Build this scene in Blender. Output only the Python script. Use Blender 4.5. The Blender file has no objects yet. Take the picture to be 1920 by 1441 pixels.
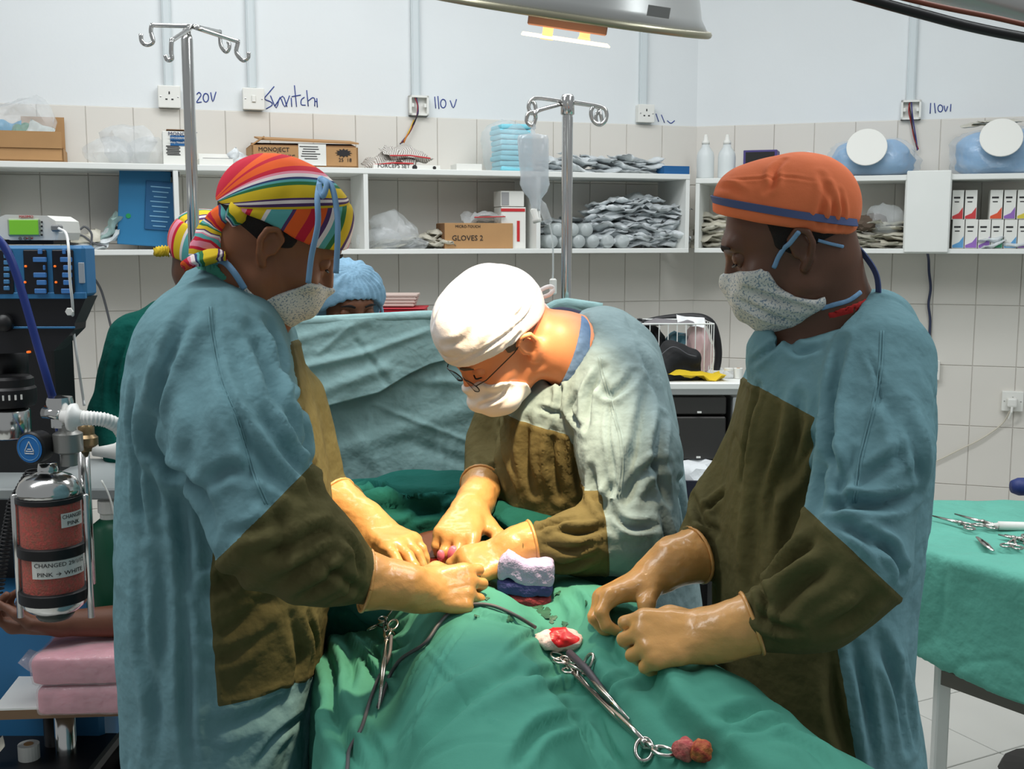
import bpy, bmesh, math, random
import numpy as np
from mathutils import Vector, Matrix
from mathutils.bvhtree import BVHTree
random.seed(4); np.random.seed(4)
SC = bpy.context.scene
COL = SC.collection
# ------------------------------------------------------------------ camera
FPX = 2133.0; PITCH = math.radians(7.3); CZ = 1.58
cd = bpy.data.cameras.new('camera'); cam = bpy.data.objects.new('camera', cd); COL.objects.link(cam)
cam.location = (0, 0, CZ); cam.rotation_euler = (math.pi/2 - PITCH, 0, 0)
cd.sensor_width = 36; cd.lens = 36*FPX/1920; cd.clip_start = 0.05
SC.camera = cam
# ------------------------------------------------------------------ world, lights, exposure
w = bpy.data.worlds.new('world'); SC.world = w; w.use_nodes = True
w.node_tree.nodes['Background'].inputs[0].default_value = (0.94, 0.98, 1.0, 1)
w.node_tree.nodes['Background'].inputs[1].default_value = 0.30
SC.view_settings.view_transform = 'Standard'; SC.view_settings.look = 'None'
SC.view_settings.gamma = 1.0; SC.view_settings.exposure = 0.0
SC.view_settings.use_curve_mapping = False
def area(name, loc, target, sx, sy, power, col=(1, 1, 1)):
    l = bpy.data.lights.new(name, 'AREA'); l.shape = 'RECTANGLE'; l.size = sx; l.size_y = sy
    l.energy = power; l.color = col
    o = bpy.data.objects.new(name, l); COL.objects.link(o); o.location = loc
    o.rotation_euler = (Vector(target)-Vector(loc)).to_track_quat('-Z', 'Y').to_euler()
    return o
area('ceiling_light_back', (0.0, 3.4, 3.35), (0.0, 3.6, 0), 3.2, 0.5, 46, (0.97, 0.99, 1.0))
area('ceiling_light_left', (-1.6, 1.6, 3.35), (-1.2, 1.8, 0), 0.5, 2.4, 46, (0.97, 0.99, 1.0))
area('ceiling_light_right', (1.7, 1.4, 3.35), (1.5, 1.8, 0), 0.5, 2.4, 46, (0.93, 0.98, 1.0))
# ------------------------------------------------------------------ pixel helpers (1920 x 1441 frame)
def ray(px, py):
    u = (px-960)/FPX; v = (720.5-py)/FPX
    c, s = math.cos(PITCH), math.sin(PITCH)
    return np.array([u, c+v*s, -s+v*c])
def P(px, py, Y):
    d = ray(px, py); return np.array([0, 0, CZ]) + d*(Y/d[1])
def PZ(px, py, z):
    d = ray(px, py); return np.array([0, 0, CZ]) + d*((z-CZ)/d[2])
def ppm(Y): return FPX/Y
WANG = math.atan(0.33)
CORN = np.array([0.83, 5.224])
def wallp(px, py, off=0.0, side='L'):
    """point on the back wall (side L or R of the obtuse corner), off metres in front of it"""
    m = 0.33 if side == 'L' else -0.33
    n = np.array([m, -1.0])/math.hypot(1, m)
    d = ray(px, py)
    t = (np.dot(n, CORN)+off)/(n[0]*d[0]+n[1]*d[1])
    return np.array([0, 0, CZ]) + d*t
def wrot(side): return WANG if side == 'L' else -WANG
# ------------------------------------------------------------------ materials
def lin(c):
    return tuple(((x/255)/12.92 if x/255 <= 0.04045 else ((x/255+0.055)/1.055)**2.4) for x in c)
MATS = {}
def mat(name, rgb, rough=0.6, metal=0.0, bump=None, var=0.0, vscale=8.0, sheen=0, trans=0, alpha=1, sss=0, emit=None, es=1.0, coat=0, ior=1.45, spec=0.5, vrgb=None):
    if name in MATS: return MATS[name]
    m = bpy.data.materials.new(name); m.use_nodes = True; nt = m.node_tree
    b = nt.nodes['Principled BSDF']; c = (*lin(rgb), 1)
    b.inputs['Base Color'].default_value = c; b.inputs['Roughness'].default_value = rough
    b.inputs['Metallic'].default_value = metal; b.inputs['IOR'].default_value = ior
    b.inputs['Specular IOR Level'].default_value = spec
    if sheen: b.inputs['Sheen Weight'].default_value = sheen; b.inputs['Sheen Roughness'].default_value = 0.5
    if trans: b.inputs['Transmission Weight'].default_value = trans
    if alpha < 1: b.inputs['Alpha'].default_value = alpha
    if coat: b.inputs['Coat Weight'].default_value = coat
    if sss:
        b.inputs['Subsurface Weight'].default_value = sss; b.inputs['Subsurface Radius'].default_value = (0.02, 0.008, 0.004); b.inputs['Subsurface Scale'].default_value = 0.5
    if emit is not None:
        b.inputs['Emission Color'].default_value = (*lin(emit), 1); b.inputs['Emission Strength'].default_value = es
    tc = nt.nodes.new('ShaderNodeTexCoord')
    if var:
        n = nt.nodes.new('ShaderNodeTexNoise'); n.inputs['Scale'].default_value = vscale; n.inputs['Detail'].default_value = 5
        nt.links.new(tc.outputs['Object'], n.inputs['Vector'])
        mx = nt.nodes.new('ShaderNodeMix'); mx.data_type = 'RGBA'
        mr = nt.nodes.new('ShaderNodeMapRange'); mr.inputs[1].default_value = 0.3; mr.inputs[2].default_value = 0.7
        nt.links.new(n.outputs['Fac'], mr.inputs[0]); nt.links.new(mr.outputs[0], mx.inputs[0])
        l = lin(rgb)
        if vrgb is None:
            mx.inputs[6].default_value = tuple(min(1, x*(1-var)) for x in l)+(1,); mx.inputs[7].default_value = tuple(min(1, x*(1+var)) for x in l)+(1,)
        else:
            mx.inputs[6].default_value = c; mx.inputs[7].default_value = (*lin(vrgb), 1)
        nt.links.new(mx.outputs[2], b.inputs['Base Color'])
    if bump:
        last = None
        for sc_, st_, ds_ in bump:
            n = nt.nodes.new('ShaderNodeTexNoise'); n.inputs['Scale'].default_value = sc_; n.inputs['Detail'].default_value = 3
            nt.links.new(tc.outputs['Object'], n.inputs['Vector'])
            bp = nt.nodes.new('ShaderNodeBump'); bp.inputs['Strength'].default_value = st_; bp.inputs['Distance'].default_value = ds_
            nt.links.new(n.outputs['Fac'], bp.inputs['Height'])
            if last is not None: nt.links.new(last.outputs[0], bp.inputs['Normal'])
            last = bp
        nt.links.new(last.outputs[0], b.inputs['Normal'])
    MATS[name] = m; return m
def stripes_mat(name, cols, repeat=1.0):
    """hard colour stripes along the float attribute 'stripe'"""
    m = bpy.data.materials.new(name); m.use_nodes = True; nt = m.node_tree; b = nt.nodes['Principled BSDF']
    b.inputs['Roughness'].default_value = 0.85; b.inputs['Specular IOR Level'].default_value = 0.25
    at = nt.nodes.new('ShaderNodeAttribute'); at.attribute_name = 'stripe'
    mu = nt.nodes.new('ShaderNodeMath'); mu.operation = 'MULTIPLY'; mu.inputs[1].default_value = repeat
    fr = nt.nodes.new('ShaderNodeMath'); fr.operation = 'FRACT'
    nt.links.new(at.outputs['Fac'], mu.inputs[0]); nt.links.new(mu.outputs[0], fr.inputs[0])
    tot = sum(w for w, c in cols); acc = 0; prev = None
    # a ramp holds 32 stops
    cr = nt.nodes.new('ShaderNodeValToRGB'); cr.color_ramp.interpolation = 'CONSTANT'
    for i, (w_, c) in enumerate(cols[:32]):
        if i < 2: e = cr.color_ramp.elements[i]; e.position = acc/tot
        else: e = cr.color_ramp.elements.new(acc/tot)
        e.color = (*lin(c), 1); acc += w_
    nt.links.new(fr.outputs[0], cr.inputs[0]); nt.links.new(cr.outputs[0], b.inputs['Base Color'])
    tc = nt.nodes.new('ShaderNodeTexCoord'); n = nt.nodes.new('ShaderNodeTexNoise'); n.inputs['Scale'].default_value = 900
    nt.links.new(tc.outputs['Object'], n.inputs['Vector']); bp = nt.nodes.new('ShaderNodeBump'); bp.inputs['Strength'].default_value = .25; bp.inputs['Distance'].default_value = .001
    nt.links.new(n.outputs['Fac'], bp.inputs['Height']); nt.links.new(bp.outputs[0], b.inputs['Normal'])
    return m
def speckle_mat(name, base, spot, scale, thr, rough=.85):
    m = mat(name, base, rough, bump=[(700, .2, .001)]); nt = m.node_tree; b = nt.nodes['Principled BSDF']
    tc = nt.nodes.new('ShaderNodeTexCoord'); n = nt.nodes.new('ShaderNodeTexNoise'); n.inputs['Scale'].default_value = scale; n.inputs['Detail'].default_value = 2
    nt.links.new(tc.outputs['Object'], n.inputs['Vector'])
    mr = nt.nodes.new('ShaderNodeMapRange'); mr.inputs[1].default_value = thr; mr.inputs[2].default_value = thr+.06
    mx = nt.nodes.new('ShaderNodeMix'); mx.data_type = 'RGBA'; mx.inputs[6].default_value = (*lin(base), 1); mx.inputs[7].default_value = (*lin(spot), 1)
    nt.links.new(n.outputs['Fac'], mr.inputs[0]); nt.links.new(mr.outputs[0], mx.inputs[0]); nt.links.new(mx.outputs[2], b.inputs['Base Color'])
    return m
# ------------------------------------------------------------------ objects
class Thing: pass
def thing(name, label, cat, loc=(0, 0, 0), rotz=0, group=None, kind=None):
    o = bpy.data.objects.new(name, None); COL.objects.link(o); o.empty_display_size = .05
    o.location = tuple(float(v) for v in loc); o.rotation_euler = (0, 0, rotz)
    if label: o['label'] = label; o['category'] = cat
    if group: o['group'] = group
    if kind: o['kind'] = kind
    return o
def smooth_mesh(me, on=True):
    me.polygons.foreach_set('use_smooth', [on]*len(me.polygons))
def obj(name, VF, m, parent=None, world=True, smooth=False, label=None, cat=None, group=None, kind=None, attrs=None, auto=None):
    """VF: (verts, faces). world=True: verts are world coordinates (made local to the parent chain)"""
    V, F = VF
    V = np.asarray(V, float)
    if parent is not None and world:
        M = Matrix.Identity(4); p = parent
        while p is not None:
            M = Matrix.LocRotScale(p.location, p.rotation_euler, p.scale) @ M; p = p.parent
        Mi = np.array(M.inverted()); V = V @ Mi[:3, :3].T + Mi[:3, 3]
        loc = None
    elif parent is None and world:
        loc = np.array([(V[:, 0].min()+V[:, 0].max())/2, (V[:, 1].min()+V[:, 1].max())/2, V[:, 2].min()]); V = V-loc
    else: loc = None
    me = bpy.data.meshes.new(name); me.from_pydata(V.tolist(), [], [list(map(int, f)) for f in F])
    if smooth: smooth_mesh(me)
    if attrs:
        for k, a in attrs.items():
            at = me.attributes.new(k, 'FLOAT', 'POINT'); at.data.foreach_set('value', np.asarray(a, np.float32))
    me.materials.append(m); me.update()
    if auto is not None:
        smooth_mesh(me); me.set_sharp_from_angle(angle=math.radians(auto))
    o = bpy.data.objects.new(name, me); COL.objects.link(o)
    if loc is not None: o.location = tuple(loc)
    if parent is not None: o.parent = parent
    if label: o['label'] = label
    if cat: o['category'] = cat
    if group: o['group'] = group
    if kind: o['kind'] = kind
    return o
# ------------------------------------------------------------------ mesh makers (V, F)
def merge(*ms):
    V = []; F = []; n = 0
    for v, f in ms:
        V.append(np.asarray(v, float)); F += [[i+n for i in q] for q in f]; n += len(v)
    return np.vstack(V), F
def xf(VF, loc=(0, 0, 0), rot=(0, 0, 0), sc=(1, 1, 1)):
    V, F = VF; M = np.array(Matrix.LocRotScale(Vector([float(a) for a in loc]), Matrix.Rotation(0, 3, 'X').to_euler() if rot is None else __import__('mathutils').Euler(rot), Vector(sc)))
    return np.asarray(V) @ M[:3, :3].T + M[:3, 3], F
def bm_out(bm):
    bm.verts.index_update(); V = np.array([v.co[:] for v in bm.verts]); F = [[v.index for v in f.verts] for f in bm.faces]; bm.free(); return V, F
def box(c, s, bev=0, seg=1):
    bm = bmesh.new(); bmesh.ops.create_cube(bm, size=1)
    for v in bm.verts: v.co = Vector((v.co.x*s[0]+c[0], v.co.y*s[1]+c[1], v.co.z*s[2]+c[2]))
    if bev: bmesh.ops.bevel(bm, geom=list(bm.edges), offset=bev, segments=seg, affect='EDGES', profile=.5)
    return bm_out(bm)
def frame_of(d):
    d = np.asarray(d, float); d = d/np.linalg.norm(d); a = np.array([0, 0, 1.]) if abs(d[2]) < .9 else np.array([1., 0, 0])
    x = np.cross(a, d); x /= np.linalg.norm(x); return x, np.cross(d, x), d
def catmull(pts, n=6):
    pts = [np.asarray(p, float) for p in pts]
    if len(pts) < 3: return np.array(pts)
    q = [2*pts[0]-pts[1]]+pts+[2*pts[-1]-pts[-2]]; out = []
    for i in range(1, len(q)-2):
        for k in range(n):
            t = k/n; out.append(.5*((2*q[i])+(-q[i-1]+q[i+1])*t+(2*q[i-1]-5*q[i]+4*q[i+1]-q[i+2])*t*t+(-q[i-1]+3*q[i]-3*q[i+1]+q[i+2])*t**3))
    out.append(pts[-1]); return np.array(out)
def tube(pts, r, n=8, caps=True, flat=None):
    """sweep; r scalar or list; flat=(dirvec, ratio) flattens the section"""
    pts = np.asarray(pts, float); m = len(pts); rs = np.full(m, r) if np.isscalar(r) else np.interp(np.linspace(0, 1, m), np.linspace(0, 1, len(r)), r)
    T = np.gradient(pts, axis=0); T /= np.linalg.norm(T, axis=1)[:, None]+1e-12
    x, y, _ = frame_of(T[0]); V = []; F = []
    for i in range(m):
        x = x-np.dot(x, T[i])*T[i]; x /= np.linalg.norm(x); y = np.cross(T[i], x)
        for k in range(n):
            a = 2*math.pi*k/n; o = (math.cos(a)*x+math.sin(a)*y)*rs[i]
            if flat is not None: fd = np.asarray(flat[0], float); fd = fd/np.linalg.norm(fd); o = o-fd*np.dot(o, fd)*(1-flat[1])
            V.append(pts[i]+o)
    for i in range(m-1):
        for k in range(n):
            F.append([i*n+k, i*n+(k+1) % n, (i+1)*n+(k+1) % n, (i+1)*n+k])
    if caps: F.append(list(range(n))[::-1]); F.append([(m-1)*n+k for k in range(n)])
    return np.array(V), F
def lathe(prof, n=24, c=(0, 0, 0), axis=None):
    """prof list of (r, h) from bottom to top"""
    V = []; F = []; ax = np.array([0, 0, 1.]) if axis is None else np.asarray(axis, float)/np.linalg.norm(axis); x, y, _ = frame_of(ax)
    c = np.asarray(c, float)
    for r, h in prof:
        for k in range(n):
            a = 2*math.pi*k/n; V.append(c+ax*h+(x*math.cos(a)+y*math.sin(a))*max(r, 1e-5))
    for i in range(len(prof)-1):
        for k in range(n):
            F.append([i*n+k, i*n+(k+1) % n, (i+1)*n+(k+1) % n, (i+1)*n+k])
    F.append(list(range(n))[::-1]); F.append([(len(prof)-1)*n+k for k in range(n)])
    return np.array(V), F
def prism(poly, d0, d1, plane='xz'):
    n = len(poly); V = []
    for d in (d0, d1):
        for a, b in poly: V.append((a, d, b) if plane == 'xz' else (a, b, d) if plane == 'xy' else (d, a, b))
    F = [list(range(n)), [n+i for i in range(n)][::-1]]+[[i, n+i, n+(i+1) % n, (i+1) % n][::-1] for i in range(n)]
    return np.array(V, float), F
def ribbon(pts, wdir, width, thick=.0012, n=6):
    return tube(pts, width/2, 8, True, flat=(np.cross(np.asarray(wdir, float), np.asarray(pts[-1])-np.asarray(pts[0])), thick/width*1.5))
def text(s, size, mat_, parent, loc, rot, depth=0.0004, name='lettering', align='LEFT', bold=0.0, sx=1):
    c = bpy.data.curves.new('t', 'FONT'); c.body = s; c.size = size; c.extrude = depth; c.align_x = align; c.offset = bold
    c.resolution_u = 2
    o = bpy.data.objects.new('t', c); COL.objects.link(o)
    me = bpy.data.meshes.new_from_object(o.evaluated_get(bpy.context.evaluated_depsgraph_get()))
    bpy.data.objects.remove(o); me.name = name
    if not me.materials: me.materials.append(mat_)
    else: me.materials[0] = mat_
    q = bpy.data.objects.new(name, me); COL.objects.link(q); q.location = tuple(loc); q.rotation_euler = rot; q.scale = (sx, 1, 1)
    if parent is not None: q.parent = parent
    return q
# ------------------------------------------------------------------ numpy value noise
def _hash(ix, iy, iz):
    h = (ix*374761393+iy*668265263+iz*1274126177) & 0x7fffffff
    h = ((h ^ (h >> 13))*1103515245) & 0x7fffffff
    return ((h ^ (h >> 16)) & 0xffff)/65535.0
def noise3(p):
    i = np.floor(p).astype(np.int64); f = p-i; f = f*f*(3-2*f); r = 0
    for dx in (0, 1):
        for dy in (0, 1):
            for dz in (0, 1):
                w_ = (f[:, 0] if dx else 1-f[:, 0])*(f[:, 1] if dy else 1-f[:, 1])*(f[:, 2] if dz else 1-f[:, 2])
                r = r+w_*_hash(i[:, 0]+dx, i[:, 1]+dy, i[:, 2]+dz)
    return r*2-1
def fbm(p, o=3):
    r = 0; a = 1
    for k in range(o): r = r+a*noise3(p*(2**k)+17.3*k); a *= .5
    return r
# ------------------------------------------------------------------ signed distance modelling
def rc(p, a, b, ra, rb):
    a = np.asarray(a, float); b = np.asarray(b, float); ba = b-a; pa = p-a
    h = np.clip(pa@ba/(ba@ba+1e-12), 0, 1); return np.linalg.norm(pa-h[:, None]*ba, axis=1)-(ra+(rb-ra)*h)
def chain(p, pts, rs, k=0.0):
    d = rc(p, pts[0], pts[1], rs[0], rs[1])
    for i in range(1, len(pts)-1):
        e = rc(p, pts[i], pts[i+1], rs[i], rs[i+1]); d = smin(d, e, k) if k else np.minimum(d, e)
    return d
def ell(p, c, r, R=None):
    q = p-np.asarray(c, float)
    if R is not None: q = q@np.asarray(R).T
    r = np.asarray(r, float); k0 = np.linalg.norm(q/r, axis=1); k1 = np.linalg.norm(q/(r*r), axis=1)+1e-9
    return k0*(k0-1)/k1
def smin(a, b, k): h = np.maximum(k-np.abs(a-b), 0)/k; return np.minimum(a, b)-h*h*k*.25
def smax(a, b, k): return -smin(-a, -b, k)
def mesh_sdf(f, lo, hi, h, relax=1):
    lo = np.asarray(lo, float); hi = np.asarray(hi, float); B = 8
    nb = np.ceil((hi-lo)/(h*B)).astype(int)+1; n = nb*B
    cx = [lo[i]+(np.arange(nb[i])+.5)*B*h for i in range(3)]
    G = np.stack(np.meshgrid(*cx, indexing='ij'), -1).reshape(-1, 3)
    d0 = f(G).reshape(nb); act = np.abs(d0) < B*h*1.5
    D = np.repeat(np.repeat(np.repeat(d0, B, 0), B, 1), B, 2).astype(np.float32)
    A = np.repeat(np.repeat(np.repeat(act, B, 0), B, 1), B, 2)
    idx = np.argwhere(A); vals = np.empty(len(idx), np.float32)
    for s in range(0, len(idx), 150000):
        vals[s:s+150000] = f(lo+idx[s:s+150000]*h)
    D[idx[:, 0], idx[:, 1], idx[:, 2]] = vals
    D[0] = D[-1] = 1; D[:, 0] = D[:, -1] = 1; D[:, :, 0] = D[:, :, -1] = 1
    S = D < 0
    cs = S[:-1, :-1, :-1].astype(np.int8)
    tot = np.zeros(cs.shape, np.int8); C = []
    for dx in (0, 1):
        for dy in (0, 1):
            for dz in (0, 1):
                tot += S[dx:S.shape[0]-1+dx, dy:S.shape[1]-1+dy, dz:S.shape[2]-1+dz]; C.append((dx, dy, dz))
    mixed = (tot > 0) & (tot < 8); ci = np.argwhere(mixed); M = len(ci)
    vals = np.stack([D[ci[:, 0]+c[0], ci[:, 1]+c[1], ci[:, 2]+c[2]] for c in C], 1)
    acc = np.zeros((M, 3)); cnt = np.zeros(M); CA = np.array(C, float)
    for i in range(8):
        for j in range(i+1, 8):
            if abs(CA[i]-CA[j]).sum() == 1:
                a = vals[:, i]; b = vals[:, j]; x = (a < 0) != (b < 0); t = np.where(x, a/(a-b+1e-20), 0)
                acc += np.where(x[:, None], CA[i]+t[:, None]*(CA[j]-CA[i]), 0); cnt += x
    V = lo+(ci+acc/cnt[:, None])*h
    ID = np.full(mixed.shape, -1, np.int64); ID[ci[:, 0], ci[:, 1], ci[:, 2]] = np.arange(M)
    F = []
    for ax in range(3):
        o = [0, 0, 0]; o[ax] = 1; a1, a2 = (ax+1) % 3, (ax+2) % 3
        s0 = S[:-1, :-1, :-1] if False else S[tuple(slice(0, S.shape[i]-o[i]) for i in range(3))]
        s1 = S[tuple(slice(o[i], S.shape[i]) for i in range(3))]
        e = np.argwhere(s0 != s1); e = e[(e[:, a1] > 0) & (e[:, a2] > 0)]
        e = e[(e[:, 0] < ID.shape[0]) & (e[:, 1] < ID.shape[1]) & (e[:, 2] < ID.shape[2])]
        def g(da, db):
            q = e.copy(); q[:, a1] -= da; q[:, a2] -= db; return ID[q[:, 0], q[:, 1], q[:, 2]]
        q = np.stack([g(0, 0), g(1, 0), g(1, 1), g(0, 1)], 1)
        flip = ~s0[e[:, 0], e[:, 1], e[:, 2]]
        q[flip] = q[flip][:, ::-1]; F.append(q)
    F = np.vstack(F); F = F[(F >= 0).all(1)]
    for _ in range(relax): V = relaxv(V, F, .5)
    return V, F
def relaxv(V, F, k):
    F = np.asarray(F); acc = np.zeros_like(V); cnt = np.zeros(len(V)); m = F.shape[1]
    for i in range(m):
        a = F[:, i]; b = F[:, (i+1) % m]
        for c in range(3):
            acc[:, c] += np.bincount(a, V[b, c], len(V))+np.bincount(b, V[a, c], len(V))
        cnt += np.bincount(a, minlength=len(V))+np.bincount(b, minlength=len(V))
    return V*(1-k)+acc/np.maximum(cnt, 1)[:, None]*k
def vnormals(V, F):
    F = np.asarray(F); N = np.zeros_like(V)
    n = np.cross(V[F[:, 2]]-V[F[:, 0]], V[F[:, 3 % F.shape[1]]]-V[F[:, 1]]) if F.shape[1] == 4 else np.cross(V[F[:, 1]]-V[F[:, 0]], V[F[:, 2]]-V[F[:, 0]])
    for i in range(F.shape[1]):
        for c in range(3): N[:, c] += np.bincount(F[:, i], n[:, c], len(V))
    return N/(np.linalg.norm(N, axis=1)[:, None]+1e-12)
def to_tri(F):
    F = np.asarray(F)
    if F.shape[1] == 3: return F
    return np.vstack([F[:, [0, 1, 2]], F[:, [0, 2, 3]]])
def split_field(V, F, s):
    """cut a mesh along s = 0 -> ((V+,F+),(V-,F-)) with clean borders"""
    F = to_tri(F); s = np.where(np.abs(s) < 1e-7, 1e-7, s); pos = s > 0; c = pos[F].sum(1)
    Fp = [F[c == 3]]; Fn = [F[c == 0]]; newV = []; ec = {}; n0 = len(V)
    def cut(a, b):
        k = (a, b) if a < b else (b, a)
        if k not in ec:
            t = s[a]/(s[a]-s[b]); newV.append(V[a]+t*(V[b]-V[a])); ec[k] = n0+len(newV)-1
        return ec[k]
    fp = []; fn = []
    for tri in F[(c == 1) | (c == 2)]:
        lone = [i for i in range(3) if pos[tri[i]] == (pos[tri].sum() == 1)][0]
        a, b, d = int(tri[lone]), int(tri[(lone+1) % 3]), int(tri[(lone+2) % 3])
        ab = cut(a, b); ad = cut(a, d); T1 = [[a, ab, ad]]; T2 = [[ab, b, d], [ab, d, ad]]
        if pos[a]: fp += T1; fn += T2
        else: fn += T1; fp += T2
    VV = np.vstack([V]+([np.array(newV)] if newV else []))
    def comp(Fl, extra):
        Fx = np.vstack(Fl+([np.array(extra)] if extra else [])).astype(int)
        if len(Fx) == 0: return np.zeros((0, 3)), Fx
        u, inv = np.unique(Fx, return_inverse=True); return VV[u], inv.reshape(-1, 3)
    return comp(Fp, fp), comp(Fn, fn)
def seg_dist(V, poly):
    best = np.full(len(V), 9.); t_all = np.zeros(len(V)); L = len(poly)-1
    for i in range(L):
        a, b = poly[i], poly[i+1]; ba = b-a; h = np.clip((V-a)@ba/(ba@ba+1e-12), 0, 1); d = np.linalg.norm(V-a-h[:, None]*ba, axis=1)
        m = d < best; best[m] = d[m]; t_all[m] = (i+h[m])/L
    return best, t_all
FW, FA = .8, 1.45
def folds(V, F, creases, sc=1.0):
    """creases: (pixel polyline, width m, height m[, kind]); the pixels only say where on the cloth's near side the fold runs; it is displaced geometry"""
    bv = BVHTree.FromPolygons(V.tolist(), np.asarray(F).tolist()); N = vnormals(V, F); disp = np.zeros(len(V))
    for cr in creases:
        pts = catmull([np.array([*p, 0.]) for p in cr[0]], 4) if len(cr[0]) > 2 else np.array([np.array([*p, 0.]) for p in cr[0]])
        if len(pts) == 2: pts = np.array([pts[0]+(pts[1]-pts[0])*t for t in np.linspace(0, 1, 6)])
        hit = []
        for p in pts:
            d = Vector(ray(p[0], p[1])).normalized(); h = bv.ray_cast(Vector((0, 0, CZ)), d)
            if h[0] is not None: hit.append(np.array(h[0]))
        if len(hit) < 2: continue
        wd, am = cr[1]*FW, cr[2]*FA; kind = cr[3] if len(cr) > 3 else 'v'
        lo = np.min(hit, 0)-4*wd; hi = np.max(hit, 0)+4*wd; m = ((V > lo) & (V < hi)).all(1)
        if not m.any(): continue
        d, t = seg_dist(V[m], hit); e = np.sin(np.pi*np.clip(t, .04, .96))**.6
        g = np.exp(-(d/wd)**2)
        if kind == 'v': g = -g+.75*np.exp(-((d-1.9*wd)/wd)**2)
        disp[m] += am*sc*g*e
    return V+N*disp[:, None]
# ================================================================== ROOM SHELL
M_plaster = mat('plaster_white', (222, 226, 227), .75, bump=[(60, .15, .002), (9, .12, .006)], var=.015, vscale=3)
M_tile = mat('wall_tile_white', (218, 214, 206), .22, bump=[(7, .06, .003)], var=.03, vscale=2.5, spec=.4)
M_grout = mat('grout_grey', (198, 194, 187), .9)
M_floor = mat('floor_tile_white', (212, 212, 206), .25, bump=[(6, .05, .003)], var=.03, vscale=2)
M_fgrout = mat('floor_grout_dark', (92, 90, 84), .9)
M_white_paint = mat('white_melamine', (226, 228, 224), .45, var=.015)
M_plastic_w = mat('plastic_white', (226, 226, 220), .4)
M_black = mat('plastic_black', (22, 22, 24), .45, bump=[(200, .1, .001)])
M_ink = mat('ink_blue', (48, 68, 140), .8)
TW, TH = .172, .26
def build_wall(name, side, x0, x1):
    r = thing(name, None, None, (CORN[0], CORN[1], 0), wrot(side), kind='structure')
    obj('plaster', box(((x0+x1)/2, .06, 2.7), (x1-x0, .12, 1.24)), M_plaster, r, world=False)
    obj('grout', box(((x0+x1)/2, .057, 1.04), (x1-x0, .12, 2.08)), M_grout, r, world=False)
    first = None; rnd = random.Random(5 if side == 'L' else 6)
    n = int(round((x1-x0)/TW))
    for i in range(n):
        for k in range(8):
            cx = x0+(i+.5)*TW if side == 'R' else x1-(i+.5)*TW
            if first is None:
                first = obj('tile', box((0, 0, 0), (TW-.0026, .012, TH-.0026), .0015), M_tile, r, world=False); o = first
            else:
                o = bpy.data.objects.new('tile', first.data); COL.objects.link(o); o.parent = r
            o.location = (cx, -.001+rnd.uniform(-.0006, .0006), (k+.5)*TH); o.rotation_euler = (rnd.uniform(-.002, .002), 0, rnd.uniform(-.003, .003))
    return r
WLs = build_wall('wall_back', 'L', -24*TW, 0); WRs = build_wall('wall_right', 'R', 0, 22*TW)
fl = thing('floor', None, None, (0, 0, 0), kind='structure')
obj('slab', box((0, 2.9, -.06), (7.2, 6.2, .10)), M_fgrout, fl)
FT = .40; ff = None; fr = math.radians(27)
for i in range(-9, 10):
    for j in range(-9, 10):
        x, y = i*FT, j*FT; X = 1.25+x*math.cos(fr)-y*math.sin(fr); Y = 2.55+x*math.sin(fr)+y*math.cos(fr)
        yw = 4.95+.33*X if X < .83 else 5.224-.33*(X-.83)
        if not (-2.4 < X < 2.7 and .6 < Y < yw+.2): continue
        if ff is None: ff = obj('floor_tile', box((0, 0, 0), (FT-.004, FT-.004, .012), .002), M_floor, fl, world=False); o = ff
        else: o = bpy.data.objects.new('floor_tile', ff.data); COL.objects.link(o); o.parent = fl
        o.location = (X, Y, -.006+random.uniform(-.0004, .0004)); o.rotation_euler = (0, 0, fr)
# handwriting on the plaster (marker strokes)
def ell_st(cx, cy, rx, ry): return [(cx+rx*math.cos(a), cy-ry*math.sin(a)) for a in np.linspace(1.2, 1.2+2*math.pi, 13)]
WR_ = [('L', [[(345, 176), (349, 172), (353, 176), (349, 184), (344, 191), (354, 191)], [(369, 177), (373, 173), (377, 178), (372, 186), (369, 192), (378, 191)], ell_st(386, 183, 5, 8), [(395, 173), (399, 190), (405, 172)]]),
       ('L', [[(514, 162), (504, 174), (496, 185), (508, 191), (510, 197), (499, 204)], [(507, 179), (518, 202), (525, 182), (534, 200), (543, 179)], [(515, 199), (530, 180), (538, 200)], [(546, 183), (547, 200)], [(552, 160), (554, 180), (556, 200)], [(547, 181), (564, 178)], [(571, 182), (565, 187), (565, 196), (573, 197)], [(575, 169), (578, 199)], [(578, 189), (586, 183), (590, 186), (590, 199)], [(594, 184), (595, 201)], [(590, 190), (595, 190)]]),
       ('L', [[(815, 181), (817, 203)], [(821, 180), (823, 204)], ell_st(831, 194, 5, 8), [(844, 188), (850, 202), (856, 186)]]),
       ('L', [[(1230, 213), (1235, 228)], [(1240, 215), (1246, 230)], [(1251, 226), (1258, 231), (1265, 226)]]),
       ('R', [[(1745, 193), (1744, 213)], [(1752, 193), (1754, 212)], ell_st(1763, 203, 4.5, 6.5), [(1770, 198), (1773, 209), (1777, 199)], [(1783, 195), (1782, 209)]])]
for sd, sts in WR_:
    ms = []
    for st in sts:
        pts = [wallp(p[0], p[1], .0012, sd) for p in st]
        if len(pts) > 2: pts = catmull(pts, 3)
        ms.append(tube(pts, .0021, 5))
    obj('handwriting', merge(*ms), M_ink, WLs if sd == 'L' else WRs, smooth=True)
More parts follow.
